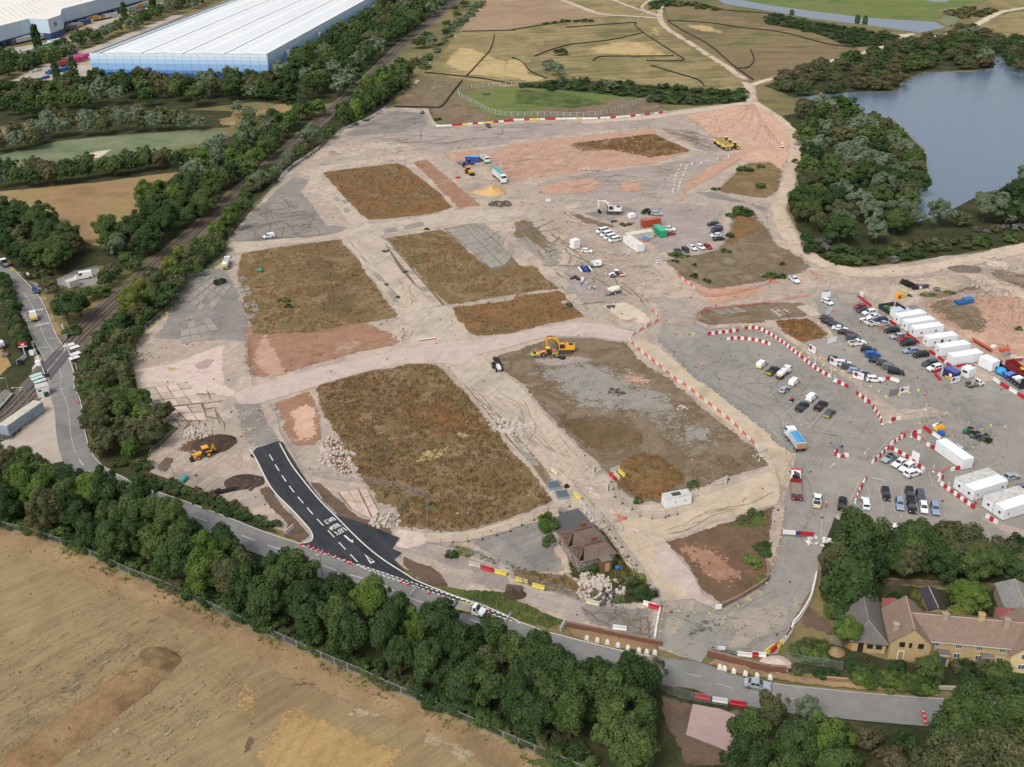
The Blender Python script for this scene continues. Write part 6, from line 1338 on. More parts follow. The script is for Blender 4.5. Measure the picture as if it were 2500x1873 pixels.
car('saloon','silver','23',2122,938,60,10,'silver saloon on the road beside the lower trees',nm='moving_car',z=.34)
car('suv','dark grey','10',2006,1085,34,26,'dark car on the far concrete beside the red white barriers')
car('estate','dark grey','10',1436,966,4,-40,'dark four by four with trailer at the far tarmac edge')
# ---- lorries
def lorry_base(nm,label,cr,x,y,dx,dy,cat='lorry',zc=0.0,z=GZ):
 p=P1(cr,x,y,zc+z)
 return empty(nm,Vector((p.x,p.y,z)),hd(cr,x,y,dx,dy),label,cat)
def cab_part(o,x,W,H,z0,mt,L=2.1,roof=True):
 """flat fronted cab with windows and mirrors, centre x"""
 c=MB().box((x,0,z0+(H-z0)*.28),(L,W,(H-z0)*.56))
 v=hexa(x-L/2,x+L/2,W/2,z0+(H-z0)*.56,x-L/2+.05,x+L/2-.3,W/2-.12,H)
 c.add(v,HF);c=c.obj('cab',mt,o)
 panel('windscreen',face_quad([v[1],v[2],v[6],v[5]],.05,.95,.08,.85),glass,c,.01)
 panel('side_window',face_quad([v[0],v[1],v[5],v[4]],.35,.92,.08,.8),glass,c,.01)
 panel('side_window',face_quad([v[2],v[3],v[7],v[6]],.08,.65,.08,.8),glass,c,.01)
 for s in(-1,1):
  MB().box((x+L/2-.05,s*(W/2+.16),z0+(H-z0)*.62),(.14,.2,.5)).obj('mirror',black,c)
  MB().box((x+L/2+.01,s*(W/2-.35),z0+.25),(.06,.4,.2)).obj('headlight',lampw,c)
 return c
wp,redp=carmat('white'),pm('lorry_red',(140,34,44),.5,dirt=.15)
tl=lorry_base('tipper_lorry','white tipper lorry with blue sheeted load in the car park','32',228,522,-100,-140)
cab_part(tl,3.1,2.4,3.0,.9,wp)
MB().box((-.6,0,.8),(7.4,.9,.35)).obj('chassis',dgrey,tl)
MB().box((-1.4,0,1.95),(5.6,2.45,1.7),0,(1,1.0)).obj('tipper_body',pm('tipper_pale',(206,208,206),.6,dirt=.2),tl)
MB().add([(-4.0,-1.1,2.82),(1.2,-1.1,2.82),(1.2,0,3.06),(-4.0,0,3.06),(1.2,1.1,2.82),(-4.0,1.1,2.82)],[(0,1,2,3),(3,2,4,5)]).obj('blue_sheet',pm('sheet_blue',(78,156,214),.6,dirt=.15),tl)
MB().box((-4.26,0,1.9),(.1,2.3,1.5)).obj('tailgate',pm('tailgate_wood',(184,144,110),.8,dirt=.3),tl)
MB().box((.4,-1.2,.8),(1.2,.3,.5)).obj('fuel_tank',chev,tl)
for x in(3.2,1.6,-2.4,-3.6):
 for s in(-1,1):wheel(tl,x,s*1.02,.5,.32)
fb=lorry_base('flatbed_lorry','red flatbed crane lorry driving up the access road','32',238,925,-14,-150,z=GZ)
cab_part(fb,3.7,2.4,2.9,.9,wp);MB().box((4.5,0,2.96),(.5,2.3,.25)).obj('roof_beacon',pm('lorry_red_b',(214,66,66),.5),fb)
MB().box((-.6,0,.85),(8.4,1.0,.3)).obj('chassis',dgrey,fb)
MB().box((-1.6,0,1.15),(6.2,2.45,.16)).obj('deck',pm('deck_wood',(150,132,120),.9,dirt=.3),fb)
for i in range(8):MB().box((-1.3,-1.05+i*.3,1.245),(5.2,.28,.03)).obj('plank',pm('deck_wood',(150,132,120),.9,dirt=.3),fb)
MB().box((1.6,0,1.7),(.14,2.45,1.1)).obj('headboard',redp,fb);MB().box((-4.72,0,1.05),(.2,2.5,.5)).obj('rear_bar',redp,fb)
MB().box((-4.1,0,1.25),(1.1,2.3,.06)).obj('rear_deck',dgrey,fb);MB().box((-3.4,-.7,1.27),(.25,.8,.06)).obj('deck_strip',redp,fb);MB().box((-3.4,.7,1.27),(.25,.8,.06)).obj('deck_strip',redp,fb)
for s in(-1,1):MB().box((-1.6,s*1.23,.98),(6.2,.06,.26)).obj('side_rail',redp,fb)
MB().box((2.3,0,1.7),(.8,1.6,1.6)).tube((2.3,0,2.5),(2.9,.5,3.4),.17,6).tube((2.9,.5,3.4),(2.1,-.7,3.3),.14,6).tube((2.1,-.7,3.3),(2.5,.7,2.6),.1,6).obj('crane',black,fb)
for s in(-1,1):
 MB().box((-4.82,s*.8,.9),(.06,.3,.18)).obj('tail_light',lampw,fb)
 for x in(3.8,2.2,-2.4,-3.6):wheel(fb,x,s*1.02,.5,.32)
ds=lorry_base('dropside_truck','white dropside truck driving on the road beside the white dashes','13',1850,322,130,32,'truck',z=.34)
m=MB().prism([(.7,.45),(3.1,.45),(3.15,.9),(2.7,1.15),(2.05,1.3),(.7,1.3)],-1.0,1.0,[.05]*6)
v=hexa(.7,2.1,.97,1.29,.8,1.5,.82,2.2);m.add(v,HF);m.obj('cab',wp,ds)
glasses(ds,v,((.3,.9),),rear=None)
MB().box((-1.2,0,.9),(3.7,2.05,.14)).obj('bed_floor',pm('bed_grey',(150,150,144),.8,dirt=.3),ds)
for s in(-1,1):MB().box((-1.2,s*1.03,1.15),(3.7,.06,.45)).obj('dropside',pm('dropside_yellow',(208,202,130),.6,dirt=.2),ds)
MB().box((-3.05,0,1.3),(.06,2.05,.75)).obj('tailboard',grey,ds);MB().box((.6,0,1.5),(.06,2.0,1.1)).obj('headboard',dgrey,ds)
for s in(-1,1):
 for x in(2.3,-1.9):wheel(ds,x,s*.92,.36,.24)
 MB().box((2.0,s*1.12,1.45),(.1,.2,.25)).obj('mirror',black,ds)
 MB().box((3.12,s*.7,.95),(.1,.35,.2)).obj('headlight',lampw,ds)
al=lorry_base('articulated_lorry','articulated lorry with green roofed trailer beside the sand heap','20',0,0,1,1)
p0,p1=z4(1110,780),z4(1440,1060)
al.location=(p0.lerp(p1,.5).x,p0.lerp(p1,.5).y,GZ);al.rotation_euler=(0,0,math.atan2((p1-p0).y,(p1-p0).x))
cab_part(al,5.6,2.45,3.7,.6,wp,2.2);MB().box((4.9,0,3.5),(1.0,2.3,.7),0,(.7,.9)).obj('wind_deflector',wp,al)
tb=pm('trailer_white',(224,226,222),.5,dirt=.1);tg=pm('trailer_green',(104,176,172),.5,dirt=.08)
MB().box((-1.6,0,2.55),(11.2,2.5,2.7)).obj('trailer_box',tb,al);MB().box((-1.6,0,3.93),(11.3,2.54,.1)).obj('trailer_roof',tg,al);MB().box((-1.6,0,4.0),(11.2,.2,.05)).obj('roof_seam',pm('trailer_green_d',(70,128,128),.5),al)
MB().box((-7.0,0,2.55),(.8,2.54,2.74)).obj('rear_frame',pm('trailer_green_e',(72,140,132),.5),al);MB().box((-1,0,.95),(11.6,1.0,.3)).obj('chassis',dgrey,al)
for s in(-1,1):
 for x in(5.9,3.2,2.0,-4.2,-5.4):wheel(al,x,s*1.02,.5,.32)
t4=lorry_base('tipper_lorry','white tipper lorry with turquoise bumper beside the blue container','10',0,0,1,1)
p0,p1=z4(775,330),z4(950,470)
t4.location=(p0.lerp(p1,.5).x,p0.lerp(p1,.5).y,GZ);t4.rotation_euler=(0,0,math.atan2((p1-p0).y,(p1-p0).x))
cab_part(t4,3.2,2.45,3.0,.7,wp,2.0);MB().box((4.24,0,.75),(.1,2.3,.5)).obj('bumper',pm('turquoise',(74,168,186),.5),t4)
b=MB()
for bx in(((-1,1.2,1.9),(5.6,.1,1.5)),((-1,-1.2,1.9),(5.6,.1,1.5)),((1.75,0,1.9),(.1,2.3,1.5)),((-3.75,0,1.9),(.1,2.3,1.5))):b.box(*bx)
b.obj('tipper_body',tb,t4);MB().box((-1,0,1.3),(5.5,2.3,.3)).obj('load',dgrey,t4);MB().box((0,0,.9),(7.6,.9,.3)).obj('chassis',dgrey,t4)
for s in(-1,1):
 for x in(3.2,1.6,-2.2,-3.3):wheel(t4,x,s*1.02,.5,.32)
def tanker(label,cr,x,y,dx,dy,scale=1.0,stripe=None,zc=0,chevy=True):
 o=lorry_base('tanker_lorry',label,cr,x,y,dx,dy,'tanker',zc)
 o.scale=(scale,)*3
 cab_part(o,3.0,2.35,2.8,.8,wp,1.9)
 MB().lathe([(.5,-4.0),(1.0,-3.85),(1.15,-3.4),(1.15,1.2),(1.0,1.7),(.4,1.8)],(0,0,2.05),16,'x').obj('tank',wp,o,True)
 MB().box((-.8,0,.8),(7,.9,.3)).obj('chassis',dgrey,o)
 for hx in(-2.6,.2):MB().tube((hx,0,3.2),(hx,0,3.4),.3,8).obj('tank_hatch',grey,o)
 if stripe:MB().box((-1,.25,3.2),(4.4,.1,.06)).box((-1,-.25,3.2),(4.4,.1,.06)).obj('green_hose',stripe,o)
 if chevy:
  for i in range(5):MB().box((-4.02,(i-2)*.3,2.0),(.04,.17,1.1)).obj('chevron_stripe',chev,o)
 MB().box((-4.0,0,.8),(.2,2.2,.35)).obj('rear_bumper',chev if stripe else dgrey,o)
 for s in(-1,1):
  for xx in(3.0,-2.0,-3.2):wheel(o,xx,s*.98,.48,.3)
 return o
tanker('white tanker lorry with green hose line at the site fence','01',1962,645,60,-150,.95,pm('hose_green',(60,160,110),.5))
tanker('white suction tanker parked in the marked bays','31',132,1590,100,-84,.8)
rt=lorry_base('recovery_truck','white cab truck with yellow rear halted at the level crossing','01',296,1105,-14,-60,'truck',z=.34)
cab_part(rt,.7,2.2,2.7,.7,wp,2.2);MB().box((-1.4,0,1.1),(2.0,2.1,.8)).obj('rear_body',pm('rear_yellow',(206,186,110),.6,dirt=.25),rt);MB().box((-.3,0,.7),(4.4,.9,.3)).obj('chassis',dgrey,rt)
for s in(-1,1):
 for x in(1.0,-1.6):wheel(rt,x,s*.92,.42,.28)
fl=lorry_base('flatbed_truck','white flatbed pickup loaded with drums beside the white cabin','31',1790,1665,60,-12,'truck',.5)
m=MB().prism([(.5,.4),(2.5,.4),(2.55,.85),(2.1,1.05),(1.5,1.15),(.5,1.15)],-.95,.95,[.05]*6);v=hexa(.4,1.6,.92,1.14,.5,1.1,.78,1.9);m.add(v,HF);m.obj('cab',wp,fl);glasses(fl,v,((.3,.9),))
MB().box((-1.2,0,.85),(3.2,2.0,.12)).obj('bed_floor',grey,fl)
for s in(-1,1):
 MB().box((-1.2,s*1.0,1.0),(3.2,.05,.3)).obj('dropside',galv,fl)
 for x in(1.8,-1.7):wheel(fl,x,s*.85,.36,.24)
MB().lathe([(.4,0),(.42,.5),(.4,1)],(-1.1,-.2,.92),10).lathe([(.35,0),(.35,.8)],(-.4,.4,.92),10).obj('drum',pm('drum_grey',(176,176,172),.5),fl);MB().box((-2.2,.3,1.2),(.9,1,.6)).obj('load',dgrey,fl)
# ---- earth movers
def excavator(label,p,rz,mt,s=1.0,slew=0.0,flip=1,bucket=black):
 o=empty('excavator',p,rz,label,'excavator');o.scale=(s,)*3
 for sd in(-1,1):
  tr=MB().prism([(-2.0,.0),(-2.3,.35),(-2.3,.6),(-1.9,.95),(1.9,.95),(2.3,.6),(2.3,.35),(2.0,.0)],sd*1.25-.3,sd*1.25+.3).obj('track',dgrey,o)
 MB().box((0,0,.8),(1.6,1.8,.5)).lathe([(.7,0),(.7,.25)],(0,0,1.0),14).obj('undercarriage',dgrey,o)
 h=empty('house',(0,0,1.25),slew);h.parent=o
 up=MB().box((-.6,0,.25),(4.6,2.7,.5)).box((-1.6,0,.85),(2.4,2.65,.9),0,(.92,.92)).box((.3,-.95,.6),(1.6,.75,.5)).obj('upper_body',mt,o);up.location=(0,0,1.25);up.rotation_euler=(0,0,slew)
 for nm,mb,m2 in(('cab',MB().box((.75,.85,1.15),(1.5,.95,1.5),0,(.85,.9),(-.05,0)),glass),('cab_roof',MB().box((.7,.85,1.95),(1.4,.95,.1)),mt),('counterweight',MB().box((-2.85,0,.7),(.5,2.6,1.0),0,(.8,.92)),mt),('engine_grille',MB().box((-1.9,0,1.36),(1.4,1.6,.12)),dgrey)):
  q=mb.obj(nm,m2,o);q.location=(0,0,1.25);q.rotation_euler=(0,0,slew)
 bm_=MB()
 pts=[(1.1,.5),(2.0,2.6),(3.2,3.5),(5.2,3.6)]
 bm_.prism([(1.0,.3),(1.5,.3),(2.4,2.5),(3.4,3.2),(5.4,3.35),(5.4,3.75),(3.1,3.8),(1.8,2.9)],-.25,.25)
 q=bm_.obj('boom',mt,o);q.location=(0,0,1.25);q.rotation_euler=(0,0,slew)
 q=MB().prism([(5.1,3.3),(5.6,3.9),(5.75,3.4),(5.35,.3),(5.0,.3)],-.2,.2).obj('dipper_arm',mt,o);q.location=(0,0,1.25);q.rotation_euler=(0,0,slew)
 q=MB().tube((3.0,0,4.0),(5.3,0,3.95),.12,6).tube((1.9,.3,.6),(2.7,.3,2.6),.11,6).tube((1.9,-.3,.6),(2.7,-.3,2.6),.11,6).obj('ram',dgrey,o);q.location=(0,0,1.25);q.rotation_euler=(0,0,slew)
 q=MB().prism([(5.35,.35),(5.6,-.3),(5.2,-1.1),(4.3,-1.2),(4.2,-.9),(4.7,-.4),(4.95,.3)],-.6,.6).obj('bucket',bucket,o);q.location=(0,0,1.25);q.rotation_euler=(0,0,slew)
 bpy.data.objects.remove(h)
 return o
pa,pb=z7(500,372),z7(130,360)
excavator('white tracked excavator with bent boom on the grey fan',Vector((z7(480,350).x,z7(480,350).y,GZ)),math.atan2((pb-pa).y,(pb-pa).x),pm('digger_white',(226,226,222),.5,dirt=.15),1.12)
zy=zoomp(1260,790,12.289)
pa,pb=zy(1420,900),zy(940,900)
excavator('yellow tracked excavator with raised boom beside the haul road',Vector((zy(1450,850).x,zy(1450,850).y,GZ)),math.atan2((pb-pa).y,(pb-pa).x),yel,1.0)
def roller(label,p,rz,mt,drum,s=1.0,hood=None):
 o=empty('road_roller',p,rz,label,'roller');o.scale=(s,)*3
 MB().prism([(-2.6,.7),(-.4,.7),(-.4,1.5),(-1.2,1.6),(-2.5,1.25)],-.8,.8,[.1]*5).obj('engine_hood',hood or mt,o)
 MB().box((-.1,0,1.75),(1.2,1.5,1.3),0,(.88,.92)).obj('cab',glass,o);MB().box((-.1,0,2.45),(1.3,1.6,.1)).obj('cab_roof',mt,o)
 for x in(-.65,.45):
  for y in(-.7,.7):MB().tube((x,y,1.1),(x*.92,y*.94,2.4),.05,4).obj('cab_post',mt,o)
 MB().box((.9,0,.75),(1.0,.5,.4)).obj('joint',dgrey,o)
 MB().lathe([(.3,-1.0),(.75,-.98),(.75,.98),(.3,1.0)],(1.9,0,.75),20,'y').obj('drum',drum,o)
 for sd in(-1,1):MB().box((1.9,sd*1.1,.85),(2.0,.12,.4)).obj('drum_frame',mt,o);wheel(o,-1.7,sd*.85,.75,.5)
 MB().box((2.85,0,.85),(.12,2.3,.4)).obj('drum_frame',mt,o)
 return o
zr=zoomp(1380,600,8.508)
pa,pb=zr(980,640),zr(1180,620)
roller('white single drum roller on the churned dirt',zr(1060,640),math.atan2((pb-pa).y,(pb-pa).x),wp,pm('drum_rust',(150,104,70),.8,dirt=.3))
pa,pb=zy(840,960),zy(1100,930)
roller('yellow and black roller parked before the yellow excavator',zy(960,945),math.atan2((pb-pa).y,(pb-pa).x),pm('roller_yellow',(222,190,70),.5),pm('drum_brown',(170,120,84),.8,dirt=.3),1.0,pm('roller_orange',(226,150,96),.6))
def compactor(label,p,rz,mt,s=.7):
 o=empty('tandem_roller',p,rz,label,'roller');o.scale=(s,)*3
 for x in(-1.1,1.1):MB().lathe([(.2,-.8),(.5,-.78),(.5,.78),(.2,.8)],(x,0,.5),16,'y').obj('drum',grey,o)
 MB().box((0,0,.95),(2.6,1.3,.5)).obj('body',mt,o);MB().box((-.2,0,1.4),(.6,.8,.4)).obj('seat',black,o)
 MB().tube((-.6,.6,1.2),(-.6,.6,2.3),.05,4).tube((-.6,-.6,1.2),(-.6,-.6,2.3),.05,4).tube((-.6,-.6,2.3),(-.6,.6,2.3),.05,4).obj('roll_bar',black,o)
 return o
compactor('small yellow tandem roller left of the black roller',zy(575,1000),hd('21',200,1400,60,-6),pm('roller_yellow',(222,190,70),.5),.95)
o=empty('buggy_trailer',zy(1300,1040),hd('21',380,1430,60,18),'low black trailer frame in front of the yellow excavator','trailer')
MB().box((0,0,.35),(3.6,1.2,.2)).box((1.7,0,.6),(.2,1.3,.6)).obj('deck',black,o);MB().box((-.8,0,.6),(.8,.7,.4)).obj('engine',galv,o)
for s in(-1,1):wheel(o,1.0,s*.7,.3,.2);wheel(o,-1.0,s*.7,.3,.2)
zb_=zoomp(625,468,3.5392)
def backhoe(label,p,rz,s=1.0,mt=None,hoe=True):
 mt=mt or yel
 o=empty('backhoe_loader',p,rz,label,'digger');o.scale=(s,)*3
 MB().prism([(.6,.75),(2.3,.75),(2.3,1.35),(1.9,1.5),(.6,1.6)],-.5,.5,[.05]*5).obj('bonnet',mt,o)
 MB().box((-.3,0,.85),(2.6,1.0,.4)).obj('chassis',dgrey,o)
 MB().box((-.35,0,1.85),(1.5,1.5,1.5),0,(.86,.9)).obj('cab',glass,o);MB().box((-.35,0,2.68),(1.6,1.6,.2)).obj('cab_roof',mt,o)
 for sd in(-1,1):
  wheel(o,-.9,sd*.85,.78,.5,mt);wheel(o,1.7,sd*.85,.5,.36,mt)
  MB().prism([(.7,1.35),(.8,1.7),(2.6,1.1),(3.1,.35),(2.85,.25),(2.3,.85)],sd*.62-.08,sd*.62+.08).obj('loader_arm',mt,o)
  MB().box((-.9,sd*.8,1.66),(1.3,.5,.1)).obj('mudguard',mt,o)
 MB().prism([(2.9,.1),(3.7,.05),(3.75,.2),(3.2,.35),(3.1,.9),(2.9,.9)],-1.05,1.05).obj('front_bucket',black,o)
 if hoe:MB().prism([(-1.6,.8),(-1.9,.8),(-2.5,2.6),(-2.2,2.8)],-.15,.15).prism([(-2.5,2.9),(-2.2,2.6),(-2.7,.9),(-2.95,.95)],-.12,.12).obj('backhoe_arm',mt,o);MB().prism([(-3.0,1.0),(-2.6,.9),(-2.2,.4),(-2.7,.2)],-.35,.35).obj('rear_bucket',black,o)
 return o
backhoe('yellow backhoe loader working by the dark earth heap',P1('02',1770,632,GZ),hd('02',1770,640,-100,28))
o=backhoe('yellow loading shovel with wide bucket beside the red item',z4(390,745),hd('10',1830,1490,60,26),1.15,yel,False)
def tractor(label,p,rz,mt,s=1.0,roofm=None):
 o=empty('tractor',p,rz,label,'tractor');o.scale=(s,)*3
 MB().box((1.2,0,1.15),(1.9,.8,.8),0,(.95,.85)).obj('bonnet',mt,o);MB().box((-.5,0,1.7),(1.4,1.4,1.5),0,(.85,.88)).obj('cab',glass,o);MB().box((-.5,0,2.5),(1.5,1.5,.12)).obj('cab_roof',roofm or mt,o)
 for sd in(-1,1):wheel(o,-.7,sd*.9,.8,.5);wheel(o,1.6,sd*.8,.5,.35)
 MB().box((.4,0,.75),(3.0,.6,.4)).obj('chassis',dgrey,o)
 return o
tractor('white bonneted black tractor parked alone on the concrete road',P1('11',2085,1530,GZ),hd('11',2085,1530,40,55),wp,1.15,black)
tractor('blue tractor in front of the blue container',z4(440,480),hd('10',1850,1415,40,10),pm('tractor_blue',(54,84,160),.5),.9)
tractor('second blue tractor behind the loading shovel',z4(300,560),hd('10',1800,1440,50,20),pm('tractor_blue',(54,84,160),.5),.95)
o=empty('orange_machine',z4(670,420),.3,'small orange machine at the end of the blue container','machine');MB().box((0,0,.9),(1.6,1.2,1.0),0,(.7,.8)).obj('body',pm('machine_orange',(206,110,66),.6,dirt=.2),o);MB().box((0,0,.25),(1.8,1.4,.4)).obj('base',dgrey,o)
o=empty('low_loader_trailer',z4(190,470),hd('10',1770,1415,50,26),'grey low trailer behind the blue tractors','trailer');MB().box((0,0,.7),(5,2,.2)).obj('deck',grey,o)
for s in(-1,1):MB().box((0,s*.95,1.0),(5,.08,.5)).obj('side',galv,o);wheel(o,-1,s*.9,.4,.25);wheel(o,.2,s*.9,.4,.25)
o=empty('red_skip',z4(85,880),.4,'small red machine part lying on the dirt','equipment');MB().box((0,0,.4),(1.6,1.3,.8),0,(.6,.8)).box((.9,.2,.25),(.9,.8,.5)).obj('body',pm('plant_red',(206,40,60),.5),o)
def dumper(label,p,rz):
 o=empty('dump_truck',p,rz,label,'dump truck')
 ym=pm('dumper_yellow',(226,196,96),.5,dirt=.12)
 MB().prism([(-4.6,2.2),(-4.2,1.5),(-.6,1.45),(.6,2.2),(.8,3.0),(-4.3,2.75)],-1.5,1.5,[.1]*6).obj('tipper_body',ym,o)
 MB().prism([(-4.1,2.78),(.6,3.02),(.6,3.06),(-4.1,2.82)],-1.3,1.3).obj('load_bed',pm('bed_brown',(150,126,100),.9,dirt=.3),o)
 MB().box((1.9,0,2.6),(1.3,1.5,1.5),0,(.86,.9)).obj('cab',glass,o);MB().box((1.9,0,3.42),(1.5,1.7,.12)).obj('cab_roof',pm('cab_cream',(232,220,190),.5),o)
 MB().prism([(2.5,1.2),(4.4,1.2),(4.5,1.8),(4.1,2.3),(2.5,2.4)],-1.1,1.1,[.15]*5).obj('bonnet',ym,o);MB().box((0,0,1.1),(6,1,.5)).obj('chassis',dgrey,o)
 for sd in(-1,1):
  for x in(-3.2,-1.5,3.0):wheel(o,x,sd*1.3,.82,.6,pm('dump_rim',(220,206,170),.5))
 return o
zd=zoomp(1720,310,18.41)
for i,(x,y,lb)in enumerate(((1180,1010,'nearest of three yellow dump trucks on the orange dirt'),(960,900,'middle one of three yellow dump trucks on the orange dirt'),(790,770,'farthest of three yellow dump trucks on the orange dirt'))):
 o=dumper(lb,zd(x,y),hd('20',1850,1290,60,-6));o['group']='dump trucks on the orange dirt'
o=excavator('white digger standing at the haul track bend by the wood',P1('30',122,1275,GZ),hd('30',122,1275,6,-40),wp,.5)
def bowser(label,p,rz,tall=False):
 o=empty('bowser_trailer',p,rz,label,'bowser')
 if tall:
  MB().box((.0,0,1.55),(3.6,1.9,1.5),0,(.96,.86)).obj('tank',wp,o);m=MB()
  for y in(-.95,.95):m.tube((-2.6,y,2.9),(-.6,y,2.9),.04,4);m.tube((-2.6,y,1.6),(-2.6,y,2.9),.04,4);m.tube((-1.6,y,1.6),(-1.6,y,2.9),.04,4)
  m.tube((-2.6,-.95,2.9),(-2.6,.95,2.9),.04,4);m.obj('cage_rail',galv,o);MB().box((-2.0,0,1.2),(1.4,1.9,.8)).obj('pump_box',galv,o)
 else:
  MB().lathe([(.3,-1.9),(.95,-1.75),(1.05,-1.4),(1.05,1.4),(.95,1.75),(.3,1.9)],(.2,0,1.7),16,'x').obj('tank',pm('bowser_cream',(226,224,206),.5,dirt=.1),o,True)
  MB().box((-2.4,0,.7),(1.4,1.8,.1)).obj('ramp',galv,o);MB().tube((1.9,.5,2.2),(1.9,.5,2.9),.08,6).obj('vent',galv,o);MB().lathe([(.25,-.9),(.3,-.7),(.3,.7),(.25,.9)],(-1.9,0,1.9),10,'y').obj('hose_reel',pm('bowser_cream',(226,224,206),.5),o)
 MB().box((0,0,.6),(4.2,1.2,.2)).tube((2.0,0,.6),(3.4,0,.5),.08,5).obj('chassis',dgrey,o)
 for k in range(5):MB().box((-.3+k*.22,-1.03 if not tall else-.93,1.6),(.16,.02,.2+.1*(k in(0,3)))).obj('logo_letter',pm('logo_blue',(46,110,186),.5),o)
 for s in(-1,1):wheel(o,-.2,s*1.0,.6 if not tall else .42,.4,whited)
 return o
bowser('white box bowser trailer with blue lettering and rails',zr(640,440),hd('21',720,620,60,-6),True)
bowser('cream round tank bowser with blue lettering and big wheels',zr(1010,1000),hd('21',880,870,60,-14))
def buggy(label,cr,x,y,mt):
 o=empty('utility_buggy',P1(cr,x,y,GZ),hd(cr,x,y,-44,-18),label,'buggy')
 MB().box((.9,0,.75),(1.2,1.5,.5),0,(.8,.9)).obj('bonnet',mt,o);MB().box((-1.0,0,.85),(1.3,1.5,.5)).obj('cargo_bed',black,o);MB().box((0,0,.6),(.9,1.4,.3)).obj('seat',dgrey,o)
 MB().box((-.05,0,1.9),(1.2,1.4,.08)).obj('roof',black,o);m=MB()
 for a in(-.6,.5):
  for b in(-.65,.65):m.tube((a,b,.8),(a,b,1.9),.04,4)
 m.obj('roll_cage',black,o)
 for s in(-1,1):wheel(o,1.0,s*.7,.33,.25);wheel(o,-1.0,s*.7,.33,.25)
buggy('green buggy, left one of three inside the fence','32',1735,440,pm('buggy_green',(44,136,74),.5));buggy('grey green buggy, middle one of three inside the fence','32',1795,478,pm('buggy_grey',(96,116,110),.5));buggy('dark buggy, right one of three inside the fence','32',1870,500,pm('buggy_dark',(48,62,64),.5))
o=empty('pedestrian_mower',P1('32',202,158,GZ),hd('32',205,140,30,-24),'red and black towable saw machine alone in a marked bay','machine')
MB().box((0,0,.5),(1.4,.8,.5)).obj('body',black,o);MB().box((.1,0,.95),(.7,.6,.4)).obj('engine',pm('plant_red',(206,40,60),.5),o);MB().box((-.8,0,.3),(.2,1.1,.2)).obj('guard',whited,o);MB().tube((.7,.3,.6),(1.5,.3,1.3),.04,4).tube((.7,-.3,.6),(1.5,-.3,1.3),.04,4).obj('handle',dgrey,o)
for s in(-1,1):wheel(o,-.3,s*.5,.28,.15)
o=empty('loader',P1('01',40,640,.34),hd('01',40,640,40,30),'white roofed site machine on the road at the far left','machine')
MB().box((0,0,1.9),(1.6,1.6,1.4)).obj('cab',glass,o);MB().box((0,0,2.65),(1.9,1.9,.14)).obj('cab_roof',white,o);MB().box((1.5,0,.9),(2.2,1.6,.7)).obj('body',galv,o)
for s in(-1,1):wheel(o,-.8,s*.9,.6,.4);wheel(o,1.8,s*.9,.6,.4)
o=empty('drilling_rig',P1('01',15,1345,.1),hd('01',15,1345,30,40),'white drilling rig on the bare field left of the station','machine')
MB().box((0,0,1.2),(2.2,1.6,1.6)).obj('cab',white,o);MB().tube((.9,0,1.2),(5.2,-.6,.8),.16,5).obj('mast',dgrey,o);MB().box((0,0,.4),(2.6,1.8,.5)).obj('tracks',black,o)
o=empty('small_rig',P1('01',45,1425,.1),.5,'red and grey small rig beside the drilling rig','machine');MB().box((0,0,.6),(1.8,1.2,.7)).obj('body',grey,o);MB().box((.8,.6,.9),(.6,.5,.5)).obj('engine',pm('plant_red',(206,40,60),.5),o);MB().tube((-.4,0,.6),(-.4,0,3.2),.1,5).obj('mast',dgrey,o)
for k,P in CARS.items():
 for ch in list(P.children):
  for g in list(ch.children):bpy.data.objects.remove(g)
  bpy.data.objects.remove(ch)
 bpy.data.objects.remove(P)
 # ================================================================ FENCES, BARRIERS, SIGNS, HEAPS, PEOPLE
redb,whib=pm('barrier_red',(186,36,50),.45,dirt=.08),pm('barrier_white',(232,230,226),.45,dirt=.1)
yelb,orab,concm=pm('barrier_yellow',(222,204,92),.7,dirt=.25),pm('barrier_orange',(222,112,82),.6,dirt=.1),pm('concrete_block',(196,190,178),.9,dirt=.35)
def units(mesh,pts,step,cols,nm,cat,run,group,sm=True,z=GZ,jit=.0,colname=None,words='block'):
 """a run of single units, each its own object; cols = list of (colour word, material) used in turn"""
 g=QG(pts)if isinstance(pts,str)else pts
 if sm:g=catmull(g,False,4)
 n=max(1,int(plen(g)/step))
 L=plen(g)
 for i in range(n):
  p,d=along(g,(i+.5)*L/n)
  cw,mt=cols[i%len(cols)]if not jit else R.choice(cols)
  o=link(nm,mesh,None,loc=(p.x,p.y,z),rz=math.atan2(d.y,d.x)+R.uniform(-.04,.04)*(1+4*jit))
  if not mesh.materials:mesh.materials.append(None)
  o.material_slots[0].link='OBJECT';o.material_slots[0].material=mt
  tag(o,f'{cw} {words} {ordw(i + 1)} from the left end {run}',cat,group)
BLK=MB().prism([(-.5,0),(.5,0),(.5,.9),(-.5,.9)],-.22,.22).v
def prof_unit(L,w0,w1,h,tab=.0):
 m=MB()
 m.add([(x,y,z)for x in(-L/2,L/2)for y,z in((-w0,0),(w0,0),(w0,h*.25),(w1,h*.45),(w1,h),(-w1,h),(-w1,h*.45),(-w0,h*.25))],[tuple(range(8)),tuple(range(15,7,-1))]+[(i,i+8,(i+1)%8+8,(i+1)%8)for i in range(8)])
 return m.mesh('barrier')
wb1,jersey,mini=prof_unit(1.02,.24,.15,.95),prof_unit(2.7,.28,.14,.95),prof_unit(.98,.22,.13,.8)
RW=[('white',whib),('red',redb)]
WBG='red and white water filled barriers'
units(wb1,'21 1690 1242 1960 1212',1.05,RW[::-1],'water_barrier','barrier','of the upper lot barrier',WBG,False)
units(wb1,'21 2010 1195 2120 1190 2212 1235;31 100 1295 300 1450',1.05,RW[::-1],'water_barrier','barrier','of the curved lot barrier',WBG)
